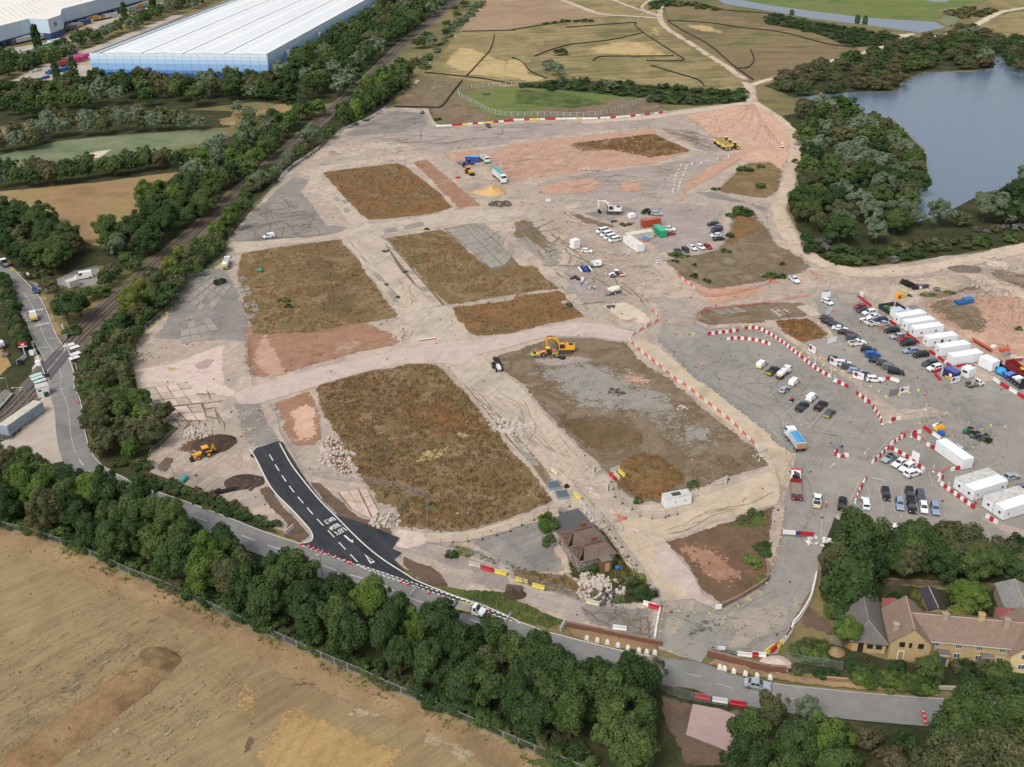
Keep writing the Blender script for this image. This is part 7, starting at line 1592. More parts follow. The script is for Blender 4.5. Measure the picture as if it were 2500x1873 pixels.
units(wb1,'31 310 1462 420 1545 540 1612',1.05,RW,'water_barrier','barrier','below the brown bank, upper part',WBG)
units(wb1,'31 570 1640;32 690 45',1.05,RW,'water_barrier','barrier','below the brown bank, middle part',WBG)
units(wb1,'32 760 95 880 180',1.05,RW[::-1],'water_barrier','barrier','below the brown bank, lower part',WBG)
units(wb1,'32 905 215 950 280 985 350',1.05,RW[::-1],'water_barrier','barrier','at the bank corner',WBG)
units(wb1,'32 1060 328 1145 318',1.05,RW[::-1],'water_barrier','barrier','at the end of the bank',WBG)
units(wb1,'21 1855 1287 1960 1280 2120 1298 2212 1325;31 20 1335',1.05,RW,'water_barrier','barrier','of the short inner barrier',WBG)
units(wb1,'32 895 700 960 645 1040 565',1.05,RW,'water_barrier','barrier','of the lot entrance, lower arm',WBG)
units(wb1,'32 1060 540 1120 500 1180 465',1.05,RW,'water_barrier','barrier','of the lot entrance, upper arm',WBG)
units(wb1,'32 1055 572 1150 620 1215 660 1290 720 1350 765',1.05,RW[::-1],'water_barrier','barrier','behind the white cars',WBG)
units(wb1,'32 1240 445 1325 432',1.05,RW[::-1],'water_barrier','barrier','by the lot corner gate',WBG)
units(wb1,'32 1250 455 1320 505',1.05,RW[::-1],'water_barrier','barrier','inside the lot corner gate',WBG)
units(wb1,'32 1365 535 1440 580',1.05,RW,'water_barrier','barrier','at the end of the long cabin',WBG)
units(wb1,'32 1570 765 1660 742',1.05,RW,'water_barrier','barrier','at the front of the long cabin',WBG)
units(wb1,'32 1465 800 1505 830 1470 858',1.05,RW,'water_barrier','barrier','of the zigzag before the double cabins',WBG,False)
units(wb1,'32 1490 880 1600 960 1780 1090',1.05,RW,'water_barrier','barrier','below the double cabins',WBG)
units(wb1,'32 1880 1160 1980 1225',1.05,RW,'water_barrier','barrier','beside the tree line',WBG)
units(wb1,'32 845 830 815 890 780 960 750 1045',1.05,[('red',redb),('white',whib)],'water_barrier','barrier','along the lot edge',WBG,jit=.5)
units(mini,'31 780 915 850 970 890 1000',1.0,[('red',redb)],'water_barrier','barrier','beside the first red car',WBG)
units(mini,'31 1050 1130 1105 1165',1.0,[('red',redb)],'water_barrier','barrier','before the second cabin',WBG)
units(mini,'31 1195 1240 1305 1320',1.0,[('red',redb)],'water_barrier','barrier','before the fourth cabin',WBG)
units(mini,'31 1390 1385 1480 1450 1580 1525',1.0,[('red',redb),('red',redb),('red',redb),('white',whib)],'water_barrier','barrier','before the last two cabins',WBG)
units(mini,'31 1630 1522 1735 1505',1.0,[('red',redb)],'water_barrier','barrier','at the side of the last cabin',WBG)
units(mini,'31 1425 1575 1490 1550',1.0,[('red',redb)],'water_barrier','barrier','behind the kiosk',WBG)
units(mini,'31 1440 1590 1490 1640',1.0,[('red',redb)],'water_barrier','barrier','in front of the kiosk',WBG)
units(jersey,'31 1955 1625;32 1990 5 2230 150',2.75,RW,'water_barrier','barrier','along the dark open container',WBG,words='long barrier')
units(jersey,'23 1565 1057 1700 1085 1850 1112 2030 1142',2.75,RW[::-1],'water_barrier','barrier','beside the pink gravel pad',WBG,words='long barrier')
units(jersey,'31 950 1640 1040 1628 1120 1650',1.6,RW,'water_barrier','barrier','at the compound corner',WBG,words='barrier')
FARG='barrier units along the far edge of the site'
units(jersey,'10 1565 1092 1660 1094 2212 1050;20 0 1045 400 1035 740 1032',2.8,[('white',whib),('white',whib),('red',redb),('yellow',yelb),('white',whib)],'concrete_barrier','barrier','along the far fence',FARG,jit=.4,words='long barrier')
units(jersey,'20 760 1028 900 1022 1180 995 1340 972',2.8,[('white',whib),('yellow',yelb),('red',redb),('white',concm)],'concrete_barrier','barrier','along the far track',FARG,jit=.6,words='long barrier')
units(jersey,'10 1490 960 1510 1030 1560 1090',2.8,[('pale',concm)],'concrete_barrier','barrier','at the far tarmac corner',FARG,words='long barrier')
units(jersey,'10 1130 935 1000 1010 900 1060 760 1120 715 1160',3.4,[('grey',concm),('white',whib)],'concrete_barrier','barrier','along the northwest fence',FARG,jit=.6,words='long barrier')
units(jersey,'10 560 1270 420 1370 300 1450 190 1570',3.4,[('grey',concm),('white',whib)],'concrete_barrier','barrier','along the western fence',FARG,jit=.6,words='long barrier')
def single(mesh,cr,x,y,dx,dy,mt,lab,nm='concrete_barrier',cat='barrier',group=None,z=GZ):
 p=P1(cr,x,y,z)
 o=link(nm,mesh,None,loc=p,rz=hd(cr,x,y,dx,dy))
 if not mesh.materials:mesh.materials.append(None)
 o.material_slots[0].link='OBJECT';o.material_slots[0].material=mt
 return tag(o,lab,cat,group)
for a in(('22',705,765,6,-40,concm,'upright grey block beside the concrete road, left of the rusty weeds'),('22',742,785,36,-24,concm,'tilted pale barrier beside the upright grey block'),('22',890,755,30,-10,concm,'grey concrete block above the red barrier'),('22',870,815,44,40,redb,'red barrier lying in the weeds by the concrete road'),('22',905,810,44,46,pm('barrier_cream',(214,206,176),.8,dirt=.3),'cream barrier between the red and yellow ones'),('22',950,790,44,40,yelb,'yellow barrier lying in the weeds by the concrete road'),('22',367,775,50,44,pm('barrier_pale',(214,212,168),.8,dirt=.3),'pale yellow barrier by the steel trays'),('22',567,990,50,40,yelb,'bright yellow barrier in the concrete road'),('22',612,1050,40,36,concm,'grey barrier just below the bright yellow one'),('22',652,1108,40,36,concm,'white grey barrier at the derelict house corner'),('22',825,912,4,-40,concm,'upright pale barrier in the middle of the concrete road'),('12',1890,1580,60,14,concm,'grey barrier at the fenced verge above the road'),('12',2000,1616,60,16,redb,'red barrier between grey and yellow on the fenced verge'),('12',2115,1648,60,16,yelb,'dirty yellow barrier next to the red one on the verge'),('23',85,60,60,18,yelb,'yellow barrier by the green shrub on the fenced verge'),('23',230,112,60,16,yelb,'long yellow barrier at the right of the fenced verge'),('23',700,252,60,14,pm('barrier_cream',(214,206,176),.8,dirt=.3),'cream barrier lying before the rubble'),('23',1190,268,40,12,whib,'white barrier end at the tarmac yard corner'),('23',1235,290,40,12,redb,'red barrier between two white ones at the yard corner'),('23',1272,340,-14,60,whib,'first white barrier down the yard edge'),('23',1255,425,-14,60,whib,'second white barrier down the yard edge'),('23',1240,520,-10,60,whib,'third white barrier down the yard edge'),('23',930,470,60,8,whib,'thin white barrier inside the tarmac yard'),('23',2010,700,40,4,whib,'white barrier at the gate end, left of the red one'),('23',2065,698,40,4,redb,'red barrier at the gate end'),('23',2130,700,40,4,whib,'white barrier at the gate end, right of the red one'),('22',1805,862,40,-10,concm,'pale block at the weed corner by the concrete road'),('22',1850,850,8,-40,concm,'upright pale block by the concrete road'),('22',2170,600,40,-20,concm,'white cluster block at the end of the mesh panels'),('32',1375,410,60,44,redb,'dark red barrier at the start of the brown bank'),('32',1455,465,60,40,whib,'white barrier next to the dark red one on the bank'),('12',290,1275,-36,30,concm,'thin pale kerb block lying on the brown soil'),('23',440,450,-30,50,concm,'pale post lying on the verge'),('31',1290,885,50,-6,concm,'pale plastic crate on the concrete pad edge')):
 single(jersey,*a)
for i,(x,y)in enumerate(((10,655),(60,640),(110,600),(150,560),(175,520),(200,480))):
 single(jersey,'33',x,y,40-i*2,-30-i*5,(yelb,redb,yelb,whib,redb,whib)[i],('yellow','red','yellow','white','red','white')[i]+f' barrier {ordw(i + 1)} from the gate on the right kerb of the access road',group='barriers on the right kerb of the access road')
units(jersey,'33 215 440 300 330 370 200 405 60 415 0',2.8,[('white',whib)],'concrete_barrier','barrier','on the access road kerb','white barriers on the access road kerb',words='long barrier')
bs=MB().add([(-.45,-.4,0),(.45,-.4,0),(.45,.4,0),(-.45,.4,0),(-.4,-.3,.7),(.35,-.32,.62),(.32,.28,.66),(-.36,.3,.8),(-.08,0,1.1)],[(0,1,5,4),(1,2,6,5),(2,3,7,6),(3,0,4,7),(4,5,8),(5,6,8),(6,7,8),(7,4,8)]).mesh('stone')
stm=pm('white_stone',(226,222,212),.9,dirt=.15)
for i,(x,y)in enumerate(((650,556),(740,574),(828,592),(920,618),(1005,640),(1100,662),(1167,676),(1237,682))):single(bs,'23',x,y,40,10,stm,f'{ordw(i + 1)} white stone from the left on the verge before the yard wall','stone_block','stone','white stones on the left verge',.2)
for i,(x,y)in enumerate(((1797,806),(1838,818),(1918,842),(2018,862),(2118,880))):single(bs,'23',x,y,40,10,stm,f'{ordw(i + 1)} white stone from the left on the verge before the right wall','stone_block','stone','white stones on the right verge',.32)
single(bs,'33',20,895,40,10,stm,'white stone at the road edge beside the silver saloon','stone_block','stone',None,.32)
# ---- mesh fences on feet: one thing per run, panels and feet as parts
meshm,mnt,mb_=newmat('wire_mesh')
mb_.inputs['Base Color'].default_value=(.32,.33,.33,1);mb_.inputs['Alpha'].default_value=.16;mb_.inputs['Roughness'].default_value=.5
def mesh_fence(label,pts,foot=None,h=2.0,step=3.4,sm=False,z=GZ,name='mesh_fence',frame=galv,rail=.03,post=.035,meshmat=None,cat='fence',base=False):
 g=QG(pts)if isinstance(pts,str)else pts
 if sm:g=catmull(g,False,4)
 L=plen(g);n=max(1,round(L/step))
 o=empty(name,Vector((g[0].x,g[0].y,z)),0,label,cat)
 P0=Vector((g[0].x,g[0].y,0))
 ps=[along(g,i*L/n)[0]-P0 for i in range(n+1)]
 for a,b in zip(ps,ps[1:]):
  m=MB();u=(b-a).normalized()*.04
  a,b=a+u,b-u
  for p in(a,b):m.tube((p.x,p.y,.08),(p.x,p.y,h),post,4)
  for zz in(.14,h):m.tube((a.x,a.y,zz),(b.x,b.y,zz),rail,4)
  q=m.obj('fence_panel',frame,o)
  w_=MB().add([(a.x,a.y,.15),(b.x,b.y,.15),(b.x,b.y,h),(a.x,a.y,h)],[(0,1,2,3)]).obj('wire_mesh',meshmat or meshm,q)
  if base:MB().box(((a.x+b.x)/2,(a.y+b.y)/2,.15),((b-a).length,.12,.3),math.atan2((b-a).y,(b-a).x)).obj('base_board',base,q)
 if foot:
  fm=MB().box((0,0,.12),(.62,.26,.24),0,(.85,.8)).mesh('foot_block');fm.materials.append(foot)
  for i,p in enumerate(ps):
   d=along(g,i*L/n)[1]
   link('foot_block',fm,None,o,(p.x,p.y,0),math.atan2(d.y,d.x)+PI/2)
 return o
yfoot,wfoot,bfoot=pm('foot_yellow',(226,208,110),.7,dirt=.15),pm('foot_white',(218,214,186),.7,dirt=.15),pm('foot_black',(52,52,52),.8)
mesh_fence('mesh fence with yellow feet along the western edge beside the railway trees','01 1145 1580 1130 1400 1270 1200 1450 1050 1700 800 1960 560 1985 400 2212 130;10 150 1620 200 1545 420 1385 560 1290 715 1160 760 1110 1140 925 1420 660',yfoot)
mesh_fence('mesh fence around the earth heap corner above the hedge','02 1580 390 1430 540 1280 650 1330 740 1500 800 1700 850',yfoot)
mesh_fence('mesh fence with pale feet between the pink road and car park','21 1255 1285 1600 1640;22 1650 0 2212 430;32 60 520 230 620',wfoot)
mesh_fence('mesh fence with yellow feet on the left edge of the access road','32 60 770 100 900 100 1040 140 1080 120 1280 90 1420 30 1600;33 10 40;23 2120 190 1950 270 1820 300',yfoot)
mesh_fence('mesh fence and closed gate across the concrete road end','23 1310 300 1440 312 1680 345 1820 300',yfoot)
mesh_fence('mesh fence down the tarmac yard edge by the gate','23 1285 290 1290 450 1275 600',yfoot)
mesh_fence('mesh fence along the new road and across the weed plot','12 110 190 190 300 200 420 310 600 400 770 600 830 900 860 1300 940 1490 1010 1480 1300',None)
mesh_fence('short mesh fence from the weed plot to the soil bank','12 1390 970 1190 1180 1170 1260',None)
mesh_fence('mesh fence between fenced verge and tarmac apron','12 1480 1380 1600 1410 2212 1620;23 0 60 400 160 610 240',None)
mesh_fence('mesh fence from the apron up to the derelict house','12 2100 1330 2212 1420;22 180 1600;23 400 30 420 140',None)
mesh_fence('mesh fence with dark feet across the concrete crossroads','22 860 860 895 1000 970 1060 1060 1110 1130 1180 1310 1175 1430 1140',bfoot,step=3.2)
mesh_fence('mesh fence beside the derelict house along the concrete road','22 500 1070 390 1140 150 1200;12 2212 1280 1900 1370 1700 1380',bfoot)
mesh_fence('mesh fence from derelict house down to the gate','22 790 1200 910 1370 1010 1510 1090 1600;23 1230 160 1290 280',bfoot)
mesh_fence('mesh fence round the buggies in the compound','32 1310 350 1610 270 1690 320 1880 420 1950 480 1760 560 1580 450 1520 480',yfoot)
mesh_fence('mesh fence around the cottage plot beside the access road','33 440 0 455 140 560 235 565 420 610 530 690 610 540 640 520 600',None)
mesh_fence('mesh fence along the verge before the cottages','33 150 740 280 770 420 790 640 830',None)
mesh_fence('mesh fence with dark feet beside the gravel pad','23 1260 980 1385 1045 1550 1090 1705 1115 1870 1140',bfoot)
mesh_fence('low mesh fence round the white cabins, middle of the site','21 845 455 910 510 980 560 1130 545 1200 520',wfoot,1.1,2.2)
mesh_fence('mesh fence line on the near side of the pink road start','01 2080 1290;11 -70 1300 -60 1500;12 -30 30',None,step=3.4)
mesh_fence('mesh fence across the grey fan before the excavator','21 310 80 480 85 680 90 1000 90 1290 100',wfoot,step=4.5)
mesh_fence('white framed enclosure fence round the green mound','20 1190 860 1080 900 830 985 600 1012 300 1005 0 1005;10 2150 1005 2040 985 1860 890 1760 840 1745 800 1850 765 2212 740;20 40 735',None,2.2,3.6,name='enclosure_fence',frame=pm('fence_white',(206,206,204),.5),rail=.05,post=.1)
mesh_fence('long grey steel fence between stubble field and tree belt',FENCE_S[1:],None,1.7,3.05,name='steel_fence',frame=pm('fence_grey',(160,160,156),.5,.2,dirt=.15),rail=.055,post=.085,z=.05)
fb_=pm('fence_brown',(92,84,76),.9)
mesh_fence('dark palisade fence round the yard beside the steel building','02 -60 500 110 490 320 300 340 250',None,1.8,2.6,name='palisade_fence',frame=pm('fence_grey',(160,160,156),.5,.2,dirt=.15),rail=.05,post=.05)
# orange mesh and pedestrian panels
def ped_panels(label_run,pts,step,cols,group,sm=True,h=1.0):
 g=QG(pts)
 if sm:g=catmull(g,False,4)
 L=plen(g);n=max(1,round(L/step))
 for i in range(n):
  p,d=along(g,(i+.5)*L/n)
  cw,mt=cols[i%len(cols)]
  o=empty('pedestrian_barrier',Vector((p.x,p.y,GZ)),math.atan2(d.y,d.x),f'{cw} pedestrian panel {ordw(i + 1)} from the far end {label_run}','barrier',group)
  w_=step*.96;m=MB()
  for zz in(.1,h*.45,h-.06):m.box((0,0,zz),(w_,.06,.1))
  for x in(-w_/2+.05,w_/2-.05):m.box((x,0,h/2),(.08,.055,h-.02))
  m.obj('panel_frame',mt,o)
  b=MB()
  for k in range(5):b.box((-w_/2+.3+k*(w_-.6)/4,0,h/2),(.18,.03,h-.2))
  b.obj('panel_bars',mt,o)
  MB().box((-w_*.4,0,.04),(.12,.55,.07)).obj('foot',black,o)
PG='pedestrian panels along the pink road'
ped_panels('along the pink road','21 1010 1290 1090 1370 1250 1500 1420 1640;22 1480 20 1700 190 1900 350 2130 575',2.1,[('white',whib),('orange red',orab)],PG)
ped_panels('at the haul road bend','21 1015 1280 1065 1240 1130 1195 1205 1155 1270 1120',2.1,[('white',whib),('orange red',orab)],PG)
ped_panels('at the crossing of dirt tracks','21 1210 1035 1250 1070 1275 1120',2.1,[('orange red',orab),('white',whib)],PG)
ped_panels('before the weed plot corner','21 1440 740 1480 770 1535 810 1580 850',2.1,[('orange red',orab),('white',whib)],PG)
def low_mesh(label,pts,mt,h=.9,step=2.4,sm=True,name='mesh_barrier',w=.05):
 g=QG(pts)
 if sm:g=catmull(g,False,4)
 L=plen(g);n=max(2,int(L/step));o=empty(name,Vector((g[0].x,g[0].y,GZ)),0,label,'fence');P0=Vector((g[0].x,g[0].y,0))
 ps=[along(g,i*L/n)[0]-P0 for i in range(n+1)]
 for i,(a,b)in enumerate(zip(ps,ps[1:])):
  m=MB()
  for zz in(h*.35,h*.7,h):m.tube((a.x,a.y,zz),(b.x,b.y,zz),w,4)
  m.obj('mesh_strip',mt,o)
  MB().tube((a.x,a.y,0),(a.x,a.y,h+.1),.06,4).obj('post',mt,o)
 return o
orm=pm('orange_mesh',(214,112,96),.7,dirt=.1)
low_mesh('orange mesh fence along the lower edge of the weed plot','21 1600 870 1680 915 1900 890 2212 810;31 0 770 100 800',orm)
low_mesh('orange mesh fence curving round the compound entrance','21 1575 1150 1600 1080 1660 1040 1900 1010 2212 970;31 200 930 360 910',orm)
low_mesh('red mesh fence beside the white pickup on the haul road','31 360 700 420 730',orm)
low_mesh('orange mesh barrier in the crossroads by the derelict house','22 915 1165 970 1150 985 1190 880 1215',orm)
low_mesh('orange mesh by the churned haul road bend','21 1010 1130 1080 1110',orm)
low_mesh('red mesh at the gate of the compound','31 540 1050 590 1040',orm);low_mesh('red mesh at the lot corner gate','32 1150 445 1225 430',orm);low_mesh('red mesh between the barriers inside the lot','32 1320 490 1365 520',orm);low_mesh('red mesh gate before the long cabin','32 1410 770 1480 790 1560 745',orm,1.2)
rep=pm('reptile_fence',(46,42,38),.9)
def reptile(label,pts):
 g=catmull(QG(pts),False,4);P0=Vector((g[0].x,g[0].y,0));m=MB()
 for a,b in zip(g,g[1:]):
  d=b-a
  m.box(((a.x+b.x)/2-P0.x,(a.y+b.y)/2-P0.y,.35),(d.length+.1,.5,.7),math.atan2(d.y,d.x))
 tag(m.obj('reptile_fence',rep,loc=P0+Vector((0,0,.05))),label,'fence')
for lab,s in(('black low fence forming the zigzag beside the dirt track','20 470 240 1030 200 1060 220 1140 290 1400 460 1475 525 1160 530'),('black low fence crossing the straw field from the zigzag','20 1130 287 840 350 530 385 350 430 195 490'),('black low fence inside the zigzag, middle of the moor','20 1400 487 1000 490 760 495 700 530'),('black low fence running to the scrub band','20 1200 570 1400 630 1600 690 1660 745'),('black low fence east of the dirt track','20 1350 190 1480 270 1700 390 1900 560 2085 695'),('black low fence along the top of the eastern moor','20 1340 180 1700 200 2000 245 2212 265;30 200 300 500 380 750 415'),('black low fence at the field top edge','10 1780 275 2212 265;20 0 262 230 225 500 190'),('black low fence through the straw near the left field','10 2060 300 2030 420 1950 520 1820 660'),('black low fence along the left field bottom','10 1460 630 1800 665 2000 690 2212 730'),('black low fence round the brown plot by the tarmac','10 1780 700 1700 800 1600 925 1480 930 1200 925'),('black low fence by the pale straw corner','20 0 500 90 540 160 620 300 680'),('black low fence curving on the green patch','20 2060 430 2090 520 2040 585 1960 595'),('black low fence beside the far lake bank','20 1620 30 1850 90;30 0 120 300 180')):
 reptile(lab,s)
 # ---- walls and gate
def wall(label,pts,h,w,mt,parent=None,cap=None):
 g=QG(pts);P0=g[0].copy();o=empty('brick_wall',P0+Vector((0,0,.1)),0,label,'wall')
 for a,b in zip(g,g[1:]):
  d=b-a;c=(a+b)/2-P0;rz=math.atan2(d.y,d.x)
  MB().box((c.x,c.y,h/2),(d.length+w*.5,w,h),rz).obj('wall_length',mt,o);MB().box((c.x,c.y,h+.05),(d.length+w*.5,w+.12,.1),rz).obj('coping',cap or mt,o)
 return o
cop=pm('coping',(142,116,100),.9,dirt=.3)
wall('red brick boundary wall along the road below the tarmac yard','23 480 445 760 505 1290 615',1.1,.35,brickm,cap=cop)
wall('red brick boundary wall right of the site entrance','23 1690 700 2212 835;33 150 845',1.4,.4,brickm,cap=cop)
wall('low brick retaining wall round the brown triangle plot','23 1810 285 2000 190 2130 110 2212 50;32 -10 1560',.9,.35,brickm,cap=cop)
o=low_mesh('black field gate behind the right brick wall','23 1690 690 1830 700 1930 705',black,1.2,3,False,'gate',.05)
wall('short pale garden wall before the cottages','33 1470 990 1680 1000',.7,.3,pm('pale_wall',(186,176,156),.9,dirt=.2));wall('low timber edging by the verge','33 510 900 690 915',.4,.25,wood)
wall('orange timber fence beside the bungalow','33 690 640 790 660',1.3,.1,pm('fence_timber',(178,120,74),.8,dirt=.2))
# ---- cones, posts, signs
cn=MB().lathe([(.2,.05),(.17,.1),(.1,.42),(.05,.75),(.02,.8)],(0,0,0),10).box((0,0,.03),(.5,.5,.06)).mesh('cone')
conem=pm('cone_red',(206,54,44),.5);band=pm('cone_band',(236,234,230),.4)
def cone(cr,x,y,lab,group,z=.35,s=1.25):
 o=empty('traffic_cone',P1(cr,x,y,z),0,lab,'cone',group);o.scale=(s,)*3
 c=link('cone_body',cn,conem,o);MB().lathe([(.135,.3),(.09,.5)],(0,0,0),10).obj('reflective_band',band,o)
CGN='traffic cones along the dashed edge of the road'
for i,(cr,x,y)in enumerate((('12',390,1395),('12',457,1418),('12',498,1432),('12',540,1447),('12',576,1460),('12',630,1486),('12',690,1505),('12',770,1540),('12',808,1556),('12',824,1560),('13',1255,62),('13',1318,85),('13',1495,160),('13',1625,200),('13',2010,335))):cone(cr,x,y,f'{ordw(i + 1)} red and white cone from the left along the dashed road edge',CGN)
for i,(x,y)in enumerate(((1340,1190),(1352,1232),(1357,1278))):cone('33',x,y,('top','middle','bottom')[i]+' red cone of three across the lower road','three cones across the lower road')
cone('32',1358,100,'single cone in the compound by the slab',None,GZ);cone('31',425,745,'white and red cone by the haul road track',None,GZ);cone('21',1640,1500,'small cone on the empty car park bays',None,GZ);cone('20',1570,1590,'orange cone beside the dirt track fork',None,GZ,1.8)
for i,(x,y)in enumerate(((1870,1362),(1775,1378),(1695,1395),(1630,1410),(1555,1420),(1510,1440),(1455,1432),(1440,1470),(1502,1465),(1492,1492),(1425,1500),(1480,1520),(1415,1528),(1465,1555),(1408,1560),(1452,1585),(1400,1605),(1445,1615),(1395,1640),(1440,1645),(1388,1665),(1560,1425))):
 p=P1('20',x,y,GZ);m=MB().lathe([(.3,0),(.3,.5),(.2,.7)],(0,0,0),8)
 tag(m.obj('marker_post',whib,loc=p),f'{ordw(i + 1)} white marker post of the double line on the grey fan','marker post','white marker posts on the grey fan')
def board(label,cr,x1,y1,x2,y2,h=1.5,z0=.35,mt=None,logo=None,name='sign_board',cat='sign',posts=True,zg=GZ):
 """upright board between two ground pixels; logo drawn with flat pieces on its near face"""
 a,b=P1(cr,x1,y1,zg),P1(cr,x2,y2,zg)
 o=empty(name,a,math.atan2((b-a).y,(b-a).x),label,cat);L=(b-a).length
 MB().box((L/2,0,z0+h/2),(L,.06,h)).obj('board',mt or white,o)
 if posts:
  for x in(.1,L-.1):MB().box((x,.07,(z0+h)/2),(.08,.08,z0+h)).obj('post',galv,o)
 if logo=='crest':
  MB().lathe([(.02,0),(h*.24,0),(h*.24,.02),(.02,.02)],(L*.27,-.055,z0+h*.6),12,'y').obj('logo_disc',redp,o)
  m=MB()
  for k in range(6):
   a_=k*PI/3;m.box((L*.27+math.cos(a_)*h*.25,-.05,z0+h*.6+math.sin(a_)*h*.25),(h*.14,.02,h*.14))
  m.obj('logo_petals',redp,o)
  MB().box((L*.64,-.045,z0+h*.58),(L*.4,.02,h*.1)).obj('logo_text',grey,o)
 if logo=='blue':
  for k in range(6):MB().box((L*.2+k*L*.12,-.045,z0+h*.55),(L*.08,.02,h*(.34 if k in(0,3,5)else .24))).obj('logo_letter',pm('logo_navy',(52,70,140),.5),o)
 return o
board('upper left white board with red crest above the bank','31',348,1375,407,1412,2.2,.2,logo='crest');board('white board with red crest beside the parked black car','31',532,1485,592,1520,2.2,.2,logo='crest');board('large white board with red crest, lowest above the bank','31',730,1610,822,1640,2.2,.2,logo='crest')
board('plain white board at the end of the rusty weed patch','31',512,1322,587,1300,1.8,.2);board('plain white board at the compound entrance','31',500,1075,545,1050,1.8,.2);board('large plain white board at the head of the compound','31',457,925,535,918,1.9,.3);board('small white board beside the red barriers, far end','31',792,905,820,925,1.8,.2)
board('white board with red crest at the barrier corner','32',1130,98,1212,80,1.9,.2,logo='crest');board('grey board beside the crest board at the barrier corner','32',1043,112,1126,97,1.7,.2,grey);board('white kiosk board with red crest','31',1575,1665,1655,1645,1.9,.2,logo='crest')
board('tall white information board behind the white cars','32',1232,672,1296,706,2.6,.5);board('small white sign with blue letters at the cabin fence corner','21',985,556,1015,552,1.0,.4,logo='blue');board('small white sign with blue letters on the left of the cabin fence','21',945,530,970,545,.9,.3,logo='blue');board('white sign with blue letters at the edge of the weeds','21',1242,630,1282,622,1.3,.4,logo='blue');board('small white sign beside the dirt track on the grey fan','21',292,98,333,94,1.2,.5)
board('white notice on the mesh fence at the entrance','23',1752,328,1806,326,1.3,.9);board('white board behind the black gate','23',1775,668,1840,672,1.2,.4)
bd=board('red white and blue notice boards on the access road edge','32',122,1330,245,1340,1.2,.9);MB().box((5.0,-.05,1.5),(3.2,.04,1.1)).obj('red_panel',redb,bd);MB().box((3.2,-.05,1.5),(1.0,.04,1.1)).obj('navy_panel',pm('logo_navy',(52,70,140),.5),bd)
for lab,cr,x1,y1,x2,y2 in(('far white plastic barrier across the lane at the crossing','01',252,1055,380,1030),('near white plastic barrier across the lane at the crossing','01',308,1175,430,1150),('left white plastic barrier across the lane below the spur','13',1330,195,1398,120),('right white plastic barrier across the lane below the spur','13',2150,430,2205,350)):
 board(lab,cr,x1,y1,x2,y2,.75,.25,whib,name='plastic_barrier',cat='barrier',zg=.34)
def lamp(label,cr,x,y,h=7,z=.1,arm=1.2,two=False):
 o=empty('lamp_post',P1(cr,x,y,z),0,label,'lamp post')
 MB().tube((0,0,0),(0,0,h),.12,6,.07).obj('post',galv,o)
 for s in((-1,1)if two else(-1,)):MB().box((s*arm/2,0,h),(arm,.1,.08)).box((s*arm,0,h-.03),(.6,.3,.12)).obj('lamp_head',whited,o)
 return o
lamp('left lamp post on the station platform by the steel building','02',195,218,6.5,two=True);lamp('right lamp post on the station platform by the steel building','02',252,208,5.5);lamp('lamp post between road and tree belt below the new spur','12',578,1680,6,.2,.6)
for i,(x,y)in enumerate(((918,368),(458,548),(698,445),(200,650))):lamp(('right','lower','middle','left')[i]+' lamp post along the warehouse service road','00',x,y,10,two=True)
for i,(x,y)in enumerate(((45,240),(85,130))):lamp(('near','far')[i]+' white lamp post beside the station footway','02',x,y-40,5)
# ---- railway
RW_PTS=[P1('02',-500,700),P1('02',0,330),P1('02',200,150),P1('01',800,1130),P1('01',1650,375),P1('10',230,1330),P1('10',955,690),P1('10',1305,350),P1('10',1720,10),P1('10',2000,-220)]
rail_c=catmull(RW_PTS,False,6)
ribbon('railway_ballast',rail_c,9.5,MATS['mat_ballast'],6,sm=False,rag=.5)
tr=tag(link('railway_track',None),kind='structure');tr.empty_display_size=1
railm,slp=pm('rail_steel',(112,92,80),.5,.5,dirt=.2),pm('sleeper',(128,116,104),.9,dirt=.3)
for off in(-2.45,-1.0,1.0,2.45):
 g=offset(rail_c,off)
 m=MB()
 for a,b in zip(g,g[1:]):
  d=b-a;m.box(((a.x+b.x)/2,(a.y+b.y)/2,.36),(d.length+.05,.16,.16),math.atan2(d.y,d.x))
 m.obj('rail',railm,tr)
m=MB();L=plen(rail_c);s=0
while s<min(L,330):
 p,d=along(rail_c,s)
 for off in(-1.72,1.72):
  q=p+Vector((-d.y,d.x,0))*off
  m.box((q.x,q.y,.24),(.28,2.4,.12),math.atan2(d.y,d.x))
 s+=.75
o=m.obj('sleepers',slp,tr);o['kind']='stuff'
for off in(-1.72,1.72):
 g=sub(offset(rail_c,off),P1('02',340,60),P1('01',640,1330))
 ribbon('crossing_panel',g,2.5,pm('crossing_dark',(96,94,96),.9,dirt=.2),21,sm=False)
plat='02 -300 520 0 240 115 110 60 75 -60 140 -400 420'
g=QG(plat);P0=g[0];m=MB();n=len(g)
m.add([(p.x-P0.x,p.y-P0.y,z)for p in g for z in(0,.9)],[tuple(range(1,2*n,2))[::-1]]+[(2*i,(2*i+2)%(2*n),(2*i+3)%(2*n),2*i+1)for i in range(n)])
o=empty('station_platform',P0,0,'grey station platform with white edge at the left picture edge','platform');m.obj('platform_deck',pm('platform',(128,120,112),.9,dirt=.2),o)
MB().tube(g[1]-P0+Vector((0,0,.92)),g[2]-P0+Vector((0,0,.92)),.18,4).tube(g[0]-P0+Vector((0,0,.92)),g[1]-P0+Vector((0,0,.92)),.18,4).obj('platform_edge',whited,o)
st=empty('station_sign',P1('01',222,1430,.1),.3,'red and white station sign on a white post','sign');MB().tube((0,0,0),(0,0,4),.12,6).obj('post',white,st);MB().box((0,-.1,4.4),(2.4,.15,1.3)).obj('board',redb,st);MB().box((.1,-.2,4.3),(.9,.06,.5)).obj('symbol',white,st);MB().box((0,-.1,3.6),(2.4,.15,.3)).obj('name_strip',white,st)
